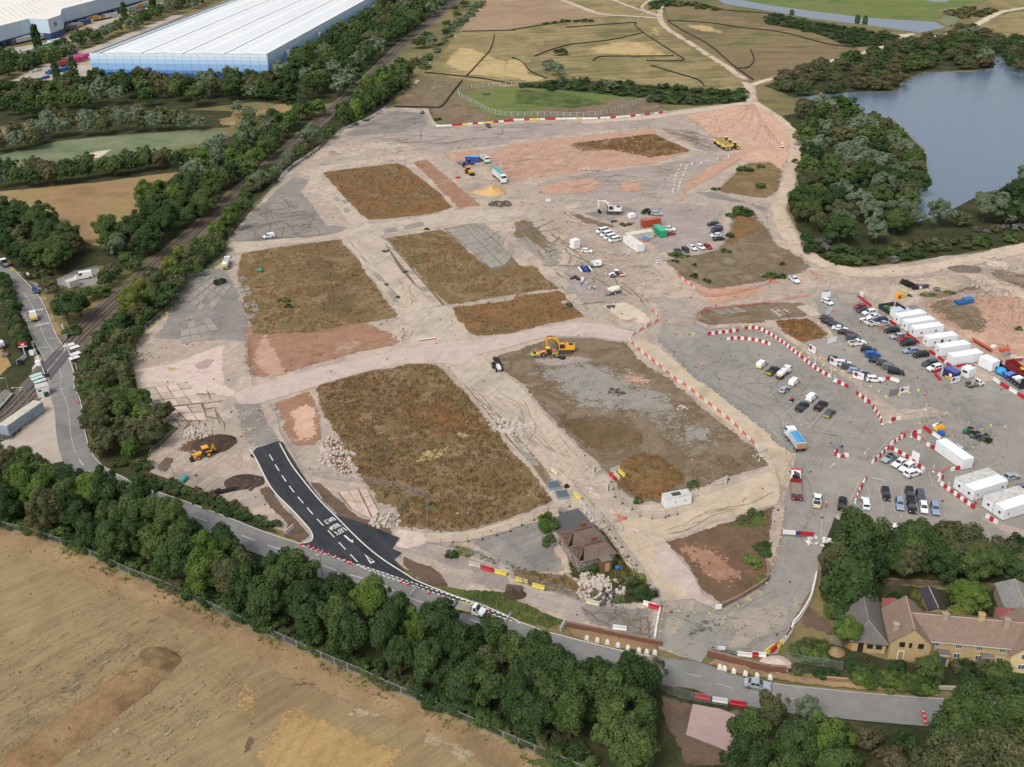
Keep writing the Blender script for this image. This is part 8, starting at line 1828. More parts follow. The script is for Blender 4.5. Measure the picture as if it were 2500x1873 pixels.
board('long white parapet board below the station sign','01',150,1500,232,1435,1.3,.2)
for lab,cr,x1,y1,x2,y2 in(('left white level crossing barrier arm','01',285,1340,395,1610),('right white level crossing barrier arm','01',545,1180,580,1290),('lower white level crossing barrier arm','01',575,1350,640,1500)):
 a,b=P1(cr,x1,y1),P1(cr,x2,y2);o=empty('crossing_barrier',a+Vector((0,0,.3)),0,lab,'barrier arm');d=b-a
 MB().tube((0,0,.9),(d.x,d.y,.9),.09,4).obj('arm',white,o);MB().box((0,0,.6),(.5,.5,1.2)).obj('pedestal',whited,o)
 for k in range(1,4):q=d*(k/4);MB().tube((q.x,q.y,.9),(q.x*1.02,q.y*1.02,.9),.11,4).obj('red_band',redb,o)
o=empty('signal_cabinet',P1('02',380,100,.1),.5,'white crossing control hut with green box by the road','hut');MB().box((0,0,1.5),(3.2,2.6,3.0)).obj('hut',white,o);MB().box((0,0,3.06),(3.4,2.8,.12)).obj('roof',whited,o);MB().box((.6,-1.4,.7),(1.2,.7,1.4)).obj('green_box',pm('box_green',(34,72,62),.6),o);MB().box((-.8,-1.31,2.1),(.8,.04,.6)).obj('window',glass,o)
for i,(cr,x,y,lab)in enumerate((('02',430,10,'left crossing warning light with black backboard'),('01',665,1540,'right crossing warning light with black backboard'))):
 o=empty('crossing_signal',P1(cr,x,y,.2),.2,lab,'signal');MB().tube((0,0,0),(0,0,3),.08,5).obj('post',white,o);MB().box((0,-.1,3),(1.3,.1,1.0)).obj('backboard',black,o)
 for s in(-.35,.35):MB().lathe([(.02,0),(.14,0),(.14,.06),(.02,.06)],(s,-.2,3),8,'y').obj('lens',lampr,o)
for i,(x,y,lab)in enumerate(((570,1275,'grey relay cabinet at the right side of the level crossing'),(282,1410,'white cabinet at the left side of the level crossing'),(335,1500,'second white cabinet below the left crossing arm'),(175,1495,'black bin by the station parapet'))):
 tag(MB().box((0,0,.7),(1.4,.9,1.4)).box((0,0,1.44),(1.5,1.0,.08)).obj('cabinet',(grey,white,white,black)[i],loc=P1('01',x,y,.1)),lab,'cabinet')
o=empty('speed_sign',P1('01',255,768,.1),0,'round white speed sign with black bar on a post','sign');MB().tube((0,0,0),(0,0,2.6),.05,5).obj('post',galv,o);MB().lathe([(.02,0),(.55,0),(.55,.05),(.02,.05)],(0,-.08,2.6),14,'y').obj('disc',white,o);MB().add([(-.4,-.1,2.3),(-.3,-.1,2.2),(.4,-.1,2.9),(.3,-.1,3.0)],[(0,1,2,3)]).obj('black_bar',black,o)
board('yellow barrier across the road at the far left','01',80,690,130,685,.6,.1,yelb,name='road_barrier',cat='barrier',zg=.34)
for i,(x,y)in enumerate(((600,1325),(640,1345),(650,1400),(640,1435))):tag(MB().box((0,0,.05),(3.0,2.0,.1)).obj('anti_trespass_mat',whib,loc=P1('01',x,y,.45),rz=.75),f'{ordw(i + 1)} white anti-trespass panel right of the crossing','panel','panels beside the crossing')
for i,(x,y)in enumerate(((310,1585),(320,1610),(345,1635))):tag(MB().box((0,0,.05),(3.4,1.6,.1)).obj('crossing_mat',pm('panel_pale',(190,214,210),.5),loc=P1('01',x,y,.45),rz=.75),f'{ordw(i + 1)} pale green panel left of the crossing','panel','panels beside the crossing')
# ---- painted bays, arrows
for a,b in(((90,185),(370,55)),((165,258),(370,55)),((0,125),(90,40)),((250,330),(460,118)),((335,398),(545,188)),((455,440),(632,255))):
 lines('bay_line',[P1('32',*a),P1('32',*b)],.12,paintold,12,sm=False)
for a,b in(((255,25),(370,55)),((90,185),(180,215)),((165,258),(268,292)),((250,330),(362,362)),((335,400),(455,440)),((545,230),(632,255))):lines('bay_line',[P1('32',*a),P1('32',*b)],.1,paintold,12,sm=False)
for cr,a,b in(('21',(1915,1525),(2090,1380)),('21',(1985,1590),(2200,1410)),('21',(2060,1650),(2212,1510)),('31',(0,1500),(58,1455)),('31',(0,1650),(220,1590)),('21',(2090,1380),(2160,1395))):lines('bay_line',[P1(cr,*a),P1(cr,*b)],.12,paintold,12,sm=False)
for a,b in(((862,905),(900,1100)),((957,920),(997,1110)),((1055,930),(1097,1120)),((1150,940),(1165,1010)),((870,1000),(1070,1022)),((1385,780),(1420,880)),((1420,880),(1750,1115)),((1810,680),(1960,645)),((1960,645),(2230,850)),((1890,730),(1985,692)),((1950,770),(2060,738)),((2080,855),(2190,822)),((1215,825),(1340,795)),((820,790),(700,1040)),((900,650),(1080,455)),((1095,742),(1140,720)),((470,1140),(455,1330)),((30,400),(90,470)),((0,380),(220,600))):lines('bay_line',[P1('32',*a),P1('32',*b)],.14,paintold,12,sm=False)
for pts in([(828,622),(850,612),(842,600),(878,570),(874,566),(838,596),(832,590)],[(897,833),(930,812),(924,824),(1005,843),(1003,850),(920,832)],[(523,745),(560,704),(556,698),(584,700),(580,714),(566,712),(530,748)]):
 gpoly('lane_arrow','32',pts,12,paintold)['kind']='structure'
sheet('concrete_slab','32 1128 240 1200 218 1278 258 1195 282',MATS['mat_slab'],14,0);sheet('concrete_slab','31 240 1000 340 980 462 1070 372 1090',MATS['mat_slab'],12,.1);sheet('concrete_slab','31 1090 830 1230 765 1530 730 1680 800 1500 868 1220 892',MATS['mat_conc2'],9,.15)
# brown bank between the lots
def bank(label,pts,w,h,mt,name='earth_bank',kind='structure',seed=1,rough=.3,peak=.0):
 g=catmull(QG(pts)if isinstance(pts,str)else pts,False,8);rs=random.Random(seed)
 n,k=len(g),9;P0=g[0].copy();V=[]
 L=plen(g)
 for i,p in enumerate(g):
  t=g[min(i+1,n-1)]-g[max(i-1,0)];t.normalize();nr=Vector((-t.y,t.x,0));e=min(1,min(i,n-1-i)/max(1,n*.08)+.02)if not peak else 1
  for j in range(k):
   u=j/(k-1)*2-1
   q=p+nr*(u*w/2*(.4+.6*e)*(1+.1*MN.noise(Vector((i*.4,u,seed)))))
   z=h*e*max(0,1-abs(u)**2.2)*(1+rough*MN.noise(Vector((q.x*.5,q.y*.5,seed)))+rough*.6*MN.noise(Vector((q.x*1.7,q.y*1.7,seed))))
   V.append((q.x-P0.x,q.y-P0.y,z))
 F=[(i*k+j,(i+1)*k+j,(i+1)*k+j+1,i*k+j+1)for i in range(n-1)for j in range(k-1)]
 me=bpy.data.meshes.new(name);me.from_pydata(V,[],[f[::-1]for f in F]);me.shade_smooth()
 o=link(name,me,mt,loc=P0+Vector((0,0,.05)))
 if label:tag(o,label,'bank')
 else:o['kind']=kind
 return o
bank(None,'31 -60 1130 120 1250 400 1430 720 1650;32 900 110 1060 235 1130 290',3.0,.9,MATS['mat_brown'],seed=3)
bank(None,'32 1350 395 1480 490 1760 690 1860 760 2212 1010',2.6,.7,MATS['mat_brown'],seed=4)
bank('long bare soil bund in the stubble field',[P1('03',60,1720),P1('03',420,1480),P1('03',900,1130),P1('03',1260,840),P1('03',1440,650)],9.0,2.0,MATS['mat_bund'],'soil_bund',seed=9)
def heap(label,p,r,h,mt,seed=1,name='heap',sx=1.0,rz=0,sharp=1.3,cat='heap',rough=.35,parts=None):
 V,F,n,k=[(0,0,h)],[],28,9
 for j in range(1,k+1):
  for i in range(n):
   a=2*PI*i/n;rr=r*j/k*(1+.16*MN.noise(Vector((math.cos(a)*1.3,math.sin(a)*1.3,seed))))
   x,y=math.cos(a)*rr*sx,math.sin(a)*rr
   z=h*max(0,(1-(j/k)**sharp))*(1+rough*MN.noise(Vector((x*.6,y*.6,seed)))+rough*.5*MN.noise(Vector((x*2,y*2,seed))))
   V.append((x,y,z if j<k else-.05))
 F+=[(0,1+i,1+(i+1)%n)for i in range(n)]
 for j in range(k-1):
  for i in range(n):F.append((1+j*n+i,1+(j+1)*n+i,1+(j+1)*n+(i+1)%n,1+j*n+(i+1)%n))
 me=bpy.data.meshes.new(name);me.from_pydata(V,[],F);me.shade_smooth()
 return tag(link(name,me,mt,loc=p,rz=rz),label,cat)
heap('big orange sand heap beside the articulated lorry',z4(1080,1270),5.6,3.0,MATS['mat_sandpile'],2,'sand_heap',1.15,.3,1.0,rough=.25);heap('low sand spill left of the big heap',z4(720,1270),3,.8,MATS['mat_sandpile'],5,'sand_heap',1.3)
heap('dark earth heap behind the backhoe loader',P1('02',1850,520,GZ),4.6,1.5,MATS['mat_earthheap'],3,'earth_heap',1.3,.2);heap('round brown soil spread by the mesh fence corner',P1('02',1430,720,GZ),3.8,.5,MATS['mat_brown'],7,'earth_heap',1.2);heap('black ash heap above the hedge',P1('02',2110,850,GZ),3.4,.9,MATS['mat_earthheap'],8,'ash_heap',1.5);heap('brown timber heap by the yard wall',P1('13',2230,170,.2),1.8,1.2,MATS['mat_earthheap'],9,'earth_heap',1.3)
heap('small grey gravel heap near the haul track fork',P1('31',1700,670,GZ),4,.9,MATS['mat_ballast'],11,'gravel_heap',1.5);heap('rusty soil mound by the cottage fence',P1('33',590,660,.1),1.6,.9,MATS['mat_bund'],12,'earth_heap');heap('broken brick heap at the wall end',P1('33',70,770,.1),2.4,.9,MATS['mat_slabpink'],13,'rubble_heap',1.3)
def rubble(label,cr,x,y,rad,n,mt,seed=1,s=(.3,.9),flat=.6,z=GZ):
 rs=random.Random(seed);m=MB()
 for _ in range(n):
  a,r_=rs.uniform(0,6.28),rad*math.sqrt(rs.random());d=rs.uniform(*s)
  m.box((math.cos(a)*r_*1.2,math.sin(a)*r_,d*.3+(rad-r_)*.12),(d,d*rs.uniform(.5,1),d*flat),rs.uniform(0,3),(rs.uniform(.5,.9),rs.uniform(.5,.9)),(rs.uniform(-.1,.1),0))
 o=m.obj('rubble',mt,loc=P1(cr,x,y,z));o['kind']='stuff';return o
rubm=pm('rubble_pale',(206,192,180),.95,dirt=.35);rubd=pm('rubble_dark',(98,90,84),.95,dirt=.3)
for a in(('12',2160,375,3.6,150,rubm,1),('02',1700,430,3.4,130,rubm,2),('23',760,130,4.2,130,rubm,3),('23',700,60,3,70,rubm,4),('23',810,190,3,80,rubd,5),('22',40,410,3.2,90,rubm,6),('12',700,640,4,80,rubm,7),('12',1120,1190,3,70,rubm,8),('22',690,1140,2.2,14,concm,9),('22',740,1190,2,14,concm,10),('22',800,1220,1.6,9,concm,11),('22',860,1270,2.4,14,concm,12),('22',1470,215,1.4,12,rubm,13),('20',680,1475,5,90,rubm,14),('11',2110,110,4,120,rubd,15),('22',2160,640,2,20,concm,16),('32',450,1370,2.4,24,whib,17),('21',860,1000,1.2,16,rubd,18),('21',480,960,2,14,concm,19),('31',1770,820,1.4,3,concm,20),('02',2130,870,3,40,rubd,21),('22',900,80,2.2,26,rubd,22),('01',1240,1420,3,12,concm,23),('11',1280,1260,3,18,rubm,24),('31',1280,820,1.6,20,rubd,25)):
 rubble(None,*a)
 # ---- small site objects
def item(nm,cat,lab,cr,x,y,parts,rz=0.0,z=GZ,group=None):
 o=empty(nm,P1(cr,x,y,z),rz,lab,cat,group)
 for pn,m,mt in parts:m.obj(pn,mt,o)
 return o
def pipes(lab,cr,x,y,dx,dy,n,r,L,mts,lay=3):
 o=empty('pipe_stack',P1(cr,x,y,GZ),hd(cr,x,y,dx,dy),lab,'pipes')
 for i in range(n):
  row_=i//lay;MB().tube((-L/2,(i%lay+row_*.5)*r*2.1,r+row_*r*1.8),(L/2,(i%lay+row_*.5)*r*2.1,r+row_*r*1.8),r,8).obj('pipe',mts[i%len(mts)],o)
pipes('white and blue pipes laid side by side on dark ground','21',590,680,40,56,6,.35,4.4,[whib,black,pm('pipe_blue',(56,78,168),.5),pm('pipe_blue',(56,78,168),.5),black,whib],6)
pipes('black drainage pipes stacked on the concrete pad','31',1180,812,50,26,9,.3,4.5,[black],4);pipes('black pipe lying by the hedge','02',1975,935,60,-14,1,.5,4,[black]);pipes('short black drum by the hedge','02',1885,950,20,-10,1,.6,1.4,[black])
pipes('old trunk sections lying in the fenced verge','13',2225,150,60,6,2,.5,3.2,[pm('bark',(92,80,64),.9)],2)
tyr=MB().lathe([(.3,-.15),(.55,-.15),(.6,0),(.55,.15),(.3,.15)],(0,0,.15),12).mesh('tyre')
for i,(x,y)in enumerate(((515,755),(535,748),(555,752),(545,738),(572,762),(588,758))):tag(link('tyre',tyr,black,loc=P1('21',x,y,GZ)),f'{ordw(i + 1)} tyre from the left in the heap of old tyres','tyre','old tyres on the dark ground')
item('water_tank','tank','white square tank beside the old tyres','21',608,765,[('tank',MB().box((0,0,.6),(1.2,1.1,1.2),0,(.95,.95)),whib),('lid',MB().tube((0,0,1.2),(0,0,1.32),.25,8),black)]);item('drum','drum','blue drum below the white tank','21',600,800,[('barrel',MB().lathe([(.4,0),(.42,.5),(.4,1.0)],(0,0,0),10),pm('drum_blue',(70,126,196),.5)),('lid',MB().tube((0,0,1.0),(0,0,1.06),.38,10),whib)])
for i,(x,y,lab)in enumerate(((645,800,'upper pale machine part in the scrap by the pipes'),(665,840,'lower pale machine part in the scrap by the pipes'),(715,835,'right pale machine part in the scrap by the pipes'))):item('machine_part','scrap',lab,'21',x,y,[('casing',MB().box((0,0,.45),(1.5,.8,.7),.4,(.7,.8)),pm('scrap_pale',(186,188,186),.6,dirt=.3)),('roller',MB().tube((-.8,.5,.35),(.8,.5,.35),.3,8),grey)],i)
item('skip','skip','yellow open fronted skip beside the concrete pad','31',1135,915,[('body',MB().box((0,0,.8),(2.6,1.8,1.6),0,(.85,.9)),pm('skip_yellow',(226,168,56),.6,dirt=.2)),('red_mouth',MB().box((-.7,-.93,.7),(1.0,.06,1.0)),pm('skip_red',(160,50,40),.7))],hd('31',1135,915,60,-10))
o=empty('steel_stack',P1('31',1690,960,GZ),hd('31',1690,960,60,-10),'stacked blue steel sections on the dirt beyond the cabins','steel')
for i in range(3):MB().box((0,i*.9-.9,.4),(5.6,.8,.8)).obj('section',pm('steel_blue2',(44,96,148),.5,dirt=.2),o)
for i in range(2):MB().box((2.0,i*1.2,1.0),(3.4,.9,.4)).obj('section',pm('steel_blue3',(66,124,172),.5,dirt=.2),o)
o=empty('machine_heap',P1('31',1310,838,GZ),.2,'grey and blue machine parts heaped on the concrete pad','machinery')
MB().box((-1.6,0,.5),(2.4,1.4,.9),0,(.9,.7)).obj('dark_bed',black,o);MB().box((.6,.3,.8),(1.6,1.2,1.4),.3,(.7,.8)).obj('engine',pm('engine_grey',(128,128,144),.5,dirt=.3),o);MB().box((1.9,.2,.6),(2.4,1.2,.9),.1,(1.1,1.0)).obj('hopper',pm('hopper_dark',(66,66,92),.6),o);MB().lathe([(.2,0),(.5,.2),(.5,.8),(.2,1)],(-.2,-.8,.1),10).obj('drum',pm('drum_peach',(220,186,158),.6),o)
item('plate_machine','machine','small grey plate machine on the concrete pad','31',1455,850,[('body',MB().box((0,0,.5),(2.2,1.2,.7),0,(.85,.8)),grey),('red_top',MB().box((0,0,.95),(.8,.6,.2)),redb),('wheels',MB().box((0,0,.14),(2.0,1.4,.26)),black)])
# fenced dark pen with green machine
o=empty('screened_pen',P1('31',1050,1068,GZ),hd('31',1050,1068,-125,-78),'dark screened pen at the far end of the cabins','pen');dk=pm('screen_dark',(50,56,58),.8)
for i in range(3):MB().box((.8+i*1.9,0,.75),(1.8,.08,1.5)).obj('screen',dk,o)
for i in range(3):MB().box((5.7,-.8-i*2.0,.75),(.08,1.9,1.5)).obj('screen',dk,o)
for i in range(3):MB().box((.8+i*1.9,-6.2,.75),(1.8,.08,1.5)).obj('screen',dk,o)
item('green_machine','machine','green machine inside the dark screened pen','31',1015,1015,[('body',MB().box((0,0,.7),(2.2,1.2,.8),0,(.7,.8)),pm('buggy_green',(44,136,74),.5)),('base',MB().box((0,0,.2),(2.4,1.4,.3)),dgrey)],.5)
# right edge stores
o=empty('open_container',P1('31',2080,1610,GZ),hd('31',2080,1610,230,170),'dark open topped container with white dashes holding blue covers','container')
for b_ in(((0,-1.2,.8),(13,.1,1.6)),((0,1.2,.8),(13,.1,1.6)),((-6.5,0,.8),(.1,2.3,1.6)),((6.5,0,.8),(.1,2.3,1.6))):MB().box(*b_).obj('side',pm('container_dark',(38,42,56),.6),o)
MB().box((0,0,.1),(12.9,2.3,.2)).obj('floor',dgrey,o)
for k in range(9):MB().box((-5.6+k*1.4,-1.27,.5),(.6,.03,.1)).obj('white_dash',white,o)
for k in range(9):MB().box((-5.6+k*1.4,-1.13,1.62),(.7,.1,.04)).obj('white_dash',white,o)
item('tarpaulin','cover','bright blue crumpled cover inside the dark container','31',2010,1575,[('cover',MB().lathe([(1.3,0),(1.5,.5),(1.1,1.3),(.3,1.7)],(0,0,.4),9),pm('cover_blue',(48,162,222),.6))]);item('blue_bin','bin','royal blue bin beside the bright blue cover','31',2080,1610,[('bin',MB().box((0,0,.9),(2.6,1.4,1.2),.4,(1.1,1.1)),pm('bin_blue',(56,98,196),.5)),('lid',MB().box((0,0,1.54),(2.9,1.6,.08),.4),pm('bin_lid',(92,130,214),.5))]);item('white_box','box','white lidded box at the end of the dark container','31',2150,1650,[('box',MB().box((0,0,.9),(2.4,1.6,1.4),.4),whib),('lid',MB().box((0,0,1.66),(2.6,1.8,.12),.4),white)])
o=empty('red_container',P1('31',2160,1560,GZ),hd('31',2160,1560,170,130),'dark red open container at the right picture edge','container')
for b_ in(((0,-1.2,.9),(9,.1,1.8)),((0,1.2,.9),(9,.1,1.8)),((-4.5,0,.9),(.1,2.3,1.8)),((4.5,0,.9),(.1,2.3,1.8))):MB().box(*b_).obj('side',pm('container_red',(142,40,44),.6,dirt=.2),o)
MB().box((0,0,.12),(8.9,2.3,.2)).obj('floor',dgrey,o)
item('yellow_hoses','hose','coiled yellow hose in the red container','31',2195,1565,[('coil',MB().lathe([(.4,0),(.8,.2),(.8,.5),(.4,.6)],(0,0,1.0),10),yel)])
item('steel_beam','beam','long orange red beam lying behind the cabins','31',1845,1340,[('beam',MB().box((0,0,.9),(8.2,.6,.5)),pm('beam_orange',(202,92,66),.6)),('trestle',MB().box((0,.4,.32),(7,.5,.6)),pm('trestle_navy',(48,60,84),.6))],hd('31',1845,1340,120,72));item('beam_stack','beam','short red stack beyond the last cabin','31',2040,1378,[('stack',MB().box((0,0,.5),(2.6,1.4,.9),0,(.95,.9)),pm('beam_orange',(202,92,66),.6)),('skid',MB().box((0,0,.04),(2.8,.4,.08)),dgrey)],.1)
for i,(x,y,lab)in enumerate(((1945,1352,'pale tank top behind the last cabin'),(2060,1410,'grey pallet stack behind the welfare unit'),(2120,1440,'pale cylinder pallet at the right store'),(1990,1480,'grey flat frame stack behind the welfare unit'))):item('pallet','pallet',lab,'31',x,y,[('load',MB().box((0,0,.5),(1.7,1.3,.8),0,(.9,.8)),(whib,galv,concm,dgrey)[i]),('skid',MB().box((0,0,.05),(1.9,1.4,.1)),wood)],.5)
o=empty('barrel_rack',P1('31',2165,1465,GZ),.2,'rack of red posts with white tops at the right picture edge','rack')
for i in range(12):MB().tube(((i%6)*.5-1.4,(i//6)*.6,0),((i%6)*.5-1.4,(i//6)*.6,1.0),.16,6).obj('red_post',redb,o);MB().tube(((i%6)*.5-1.4,(i//6)*.6,1.0),((i%6)*.5-1.4,(i//6)*.6,1.2),.17,6).obj('white_top',whib,o)
item('yellow_machine','machine','yellow machine heap with white scraps beside the bank','32',1480,395,[('body',MB().box((0,0,.5),(3.0,1.6,.8),.2,(.8,.7)),yel),('white_scrap',MB().box((-.3,.9,.9),(2.6,.9,.4),.3,(.7,.8)),whib),('arm',MB().tube((-1,.4,.9),(1.2,1.0,1.4),.15,5),dgrey)],.2);item('blue_box','box','blue generator box beside the yellow machine','32',1490,445,[('box',MB().box((0,0,.55),(1.7,1.1,1.0)),pm('gen_blue',(44,92,178),.5)),('skid',MB().box((0,0,.03),(1.9,1.2,.06)),black)],-.6)
item('rubbish_heap','scrap','grey sheeted scrap heap before the buggies','32',1690,560,[('sheet',MB().box((0,0,.5),(2.6,1.6,.9),.3,(.6,.6)),galv),('plank',MB().box((-1.1,0,.7),(.2,2.2,.15),.3),white)])
for lab,x,y,s in(('metal trestle frame with yellow feet in the compound',1985,370,1.0),('smaller metal frame by the buggies',1800,395,.8)):
 o=empty('trestle_frame',P1('32',x,y,GZ),hd('32',x,y,60,4),lab,'frame');o.scale=(s,)*3;m=MB()
 for zz in(.7,1.6):m.tube((-1.7,0,zz),(1.7,0,zz),.06,4)
 for xx in(-1.7,0,1.7):m.tube((xx,0,0),(xx,0,1.7),.06,4)
 m.obj('frame',galv,o)
 for xx in(-1.7,1.7):MB().box((xx,0,.2),(.5,.6,.4),0,(.7,.7)).obj('foot',yfoot,o)
for lab,x,y in(('upper blue grey steel tray beside the concrete road',365,890),('lower blue grey steel tray beside the concrete road',435,970)):
 o=empty('steel_tray',P1('22',x,y,GZ),hd('22',x,y,50,-6),lab,'tray','steel trays by the concrete road')
 for b_ in(((0,-1.5,.3),(2.8,.12,.6)),((0,1.5,.3),(2.8,.12,.6)),((-1.4,0,.3),(.12,2.9,.6)),((1.4,0,.3),(.12,2.9,.6))):MB().box(*b_).obj('rim',pm('tray_blue',(142,158,170),.5),o)
 MB().box((0,0,.3),(2.7,2.9,.06)).obj('mesh_floor',pm('tray_mesh',(92,100,108),.6),o)
item('black_bags','bags','black and yellow bundle beside the steel trays','22',462,898,[('bags',MB().box((.3,0,.4),(1.2,.9,.8),.5,(.6,.6)),black),('yellow_bundle',MB().box((-.7,.3,.25),(.9,.6,.5),.2,(.7,.7)),yel)]);item('barrel','drum','blue drum lying at the foot of the overgrown track','22',912,1610,[('drum',MB().lathe([(.2,-.5),(.45,-.48),(.5,0),(.45,.48),(.2,.5)],(0,0,.5),12,'x'),pm('drum_royal',(38,96,180),.5)),('cap',MB().tube((.5,0,.5),(.58,0,.5),.15,6),black)])
item('teal_drum','drum','teal cylinder lying above the hedge','02',1590,840,[('drum',MB().lathe([(.3,-1.2),(.6,-1.1),(.6,1.1),(.3,1.2)],(0,0,.6),10,'x'),pm('teal',(74,172,156),.5)),('lid',MB().tube((1.2,0,.6),(1.25,0,.6),.3,8),dgrey)],1.3);item('teal_drum','drum','small teal cylinder in the brown weed plot','11',38,692,[('drum',MB().lathe([(.3,-1.0),(.55,-.9),(.55,.9),(.3,1.0)],(0,0,.6),10,'x'),pm('teal2',(48,150,118),.5)),('lid',MB().tube((1.0,0,.6),(1.05,0,.6),.3,8),dgrey)],-.4)
item('blue_cart','machine','blue covered cart behind the white cabins','21',1155,425,[('cover',MB().box((0,0,1.0),(2.2,1.4,.7),0,(.7,.7)),pm('cart_blue',(52,136,208),.5)),('tray',MB().box((-.4,-.6,.4),(1.8,1.0,.5)),pm('cart_orange',(206,130,80),.6))]);item('long_board','barrier','red and white beam lying at the haul road edge','11',1480,1280,[('white_beam',MB().box((0,0,.3),(5.2,.4,.4)),whib),('red_edge',MB().box((0,-.22,.2),(5.0,.06,.2)),redb)],hd('11',1480,1280,60,-8));cone('11',1555,1312,'red and white cone beside the haul road beam',None,GZ)
for i,(cr,x,y,lab)in enumerate((('21',1570,1230,'first'),('21',1830,1200,'second'),('21',1910,1182,'third'),('21',1995,1170,'fourth'),('21',2070,1155,'fifth'),('31',150,1310,'sixth'),('31',230,1350,'seventh'),('31',290,1390,'eighth'),('31',350,1435,'ninth'),('31',455,1440,'tenth'),('31',480,1500,'eleventh'),('31',580,1545,'twelfth'),('31',640,1560,'thirteenth'),('31',710,1608,'fourteenth'),('32',890,28,'fifteenth'),('32',960,70,'sixteenth'),('32',1020,118,'seventeenth'),('32',1130,100,'eighteenth'),('32',1220,85,'nineteenth'),('32',1300,65,'twentieth'))):
 tag(MB().box((0,0,.18),(.7,.55,.36),R.uniform(0,3),(.7,.7)).obj('foot_block',yfoot,loc=P1(cr,x,y,GZ)),f'{lab} loose yellow foot block from the left along the lot edge','block','loose yellow blocks along the lot edge')
 # traffic island
o=empty('traffic_island',P1('32',632,615,GZ),0,'red and white barrier island with signs in the car park','island')
for k in range(5):a=2.2+k*.62;MB().box((math.cos(a)*1.6,math.sin(a)*1.4,.45),(.9,.35,.9),a+PI/2,(.9,.6)).obj('barrier_segment',(redb,whib)[k%2],o)
MB().box((.9,-1.0,.5),(1.4,.4,1.0),-.4,(.8,.5)).obj('barrier_segment',whib,o);MB().tube((.2,.9,0),(.2,.9,2.0),.06,5).obj('post',dgrey,o);MB().box((.2,.85,1.8),(.7,.06,.7)).obj('sign',pm('logo_navy',(52,70,140),.5),o)
# low white posts on barriers
for i,(cr,x,y)in enumerate((('31',405,1490),('31',540,1600),('31',570,1640),('32',838,160),('32',988,355),('32',1052,340),('32',1360,232),('32',1235,465),('32',1425,765),('32',1557,910))):tag(MB().tube((0,0,0),(0,0,2.0),.09,5).box((0,0,.08),(.6,.6,.16)).obj('marker_post',whib,loc=P1(cr,x,y,GZ)),f'{ordw(i + 1)} tall white post from the left beside the lot barriers','post','tall white posts beside the lot barriers')
# ---- people
def person_mesh(arm=.0):
 J=[(0,0,.95),(0,0,1.2),(0,0,1.42),(0,0,1.52),(0,0,1.68),(.1,0,.9),(.12,.03,.5),(.12,0,.07),(.12,-.16,.04),(-.1,0,.9),(-.12,-.02,.5),(-.12,.03,.07),(-.12,-.13,.04),(.2,0,1.4),(.27,.02,1.12),(.27,-.12-arm,.9),(-.2,0,1.4),(-.27,.02,1.12),(-.27,-.1,.88)]
 E=[(0,1),(1,2),(2,3),(3,4),(0,5),(5,6),(6,7),(7,8),(0,9),(9,10),(10,11),(11,12),(2,13),(13,14),(14,15),(2,16),(16,17),(17,18)]
 rad=[.15,.15,.16,.07,.11,.1,.075,.05,.045,.1,.075,.05,.045,.075,.055,.045,.075,.055,.045]
 me=bpy.data.meshes.new('body');me.from_pydata(J,E,[])
 o=link('body',me);md=o.modifiers.new('skin','SKIN')
 for v,r_ in zip(me.skin_vertices[0].data,rad):v.radius=(r_,r_)
 me.skin_vertices[0].data[0].use_root=True
 dg=bpy.context.evaluated_depsgraph_get();dg.update()
 m2=bpy.data.meshes.new_from_object(o.evaluated_get(dg));m2.name='body';m2.shade_smooth()
 bpy.data.objects.remove(o)
 return m2
bodyA=person_mesh();trous=pm('trousers_orange',(226,98,56),.7);hv=pm('hi_viz_orange',(240,104,56),.6,k=1.0);skin=pm('skin_tone',(196,150,124),.6);hat=pm('hard_hat_white',(232,232,228),.4);navyt=pm('trousers_navy',(46,50,62),.8)
bodyA.materials.append(skin)
def person(lab,cr,x,y,rz=0.0,z=GZ,tr_=None):
 o=empty('person',P1(cr,x,y,z),rz,lab,'person',None)
 link('body',bodyA,None,o)
 MB().lathe([(.17,.88),(.2,1.0),(.19,1.2),(.23,1.38),(.12,1.5)],(0,0,0),12).obj('jacket',hv,o,True)
 m=MB()
 for s,yk in((1,.03),(-1,-.02)):m.tube((s*.1,0,.93),(s*.12,yk,.5),.115,8,.095).tube((s*.12,yk,.5),(s*.12,0,.1),.095,8,.075)
 m.obj('trousers',tr_ or hv,o)
 m=MB()
 for s in(1,-1):m.tube((s*.2,0,1.42),(s*.27,.02,1.12),.085,7,.07).tube((s*.27,.02,1.12),(s*.27,-.1,.95),.07,7,.055)
 m.obj('sleeves',hv,o)
 MB().lathe([(.14,1.7),(.15,1.74),(.12,1.82),(.02,1.86)],(0,0,0),10).obj('hard_hat',hat,o)
person('person in orange work clothes, left of two by the silver car','31',960,1192,.4);person('person in orange work clothes, right of two by the silver car','31',985,1190,2.6,tr_=navyt);person('person in orange work clothes beside the white pickup','31',820,1140,1.0);person('person in orange work clothes standing on the access road','32',495,1075,.2);person('person in orange jacket between barriers and double cabins','32',1788,1050,2.0,tr_=navyt);person('person in orange clothes at the open door of the white van','01',712,752,.6);person('person in orange walking beside the road bend','02',672,178,2.4,.34);person('person in red orange by the road machine, far left','01',92,640,.5,.34)
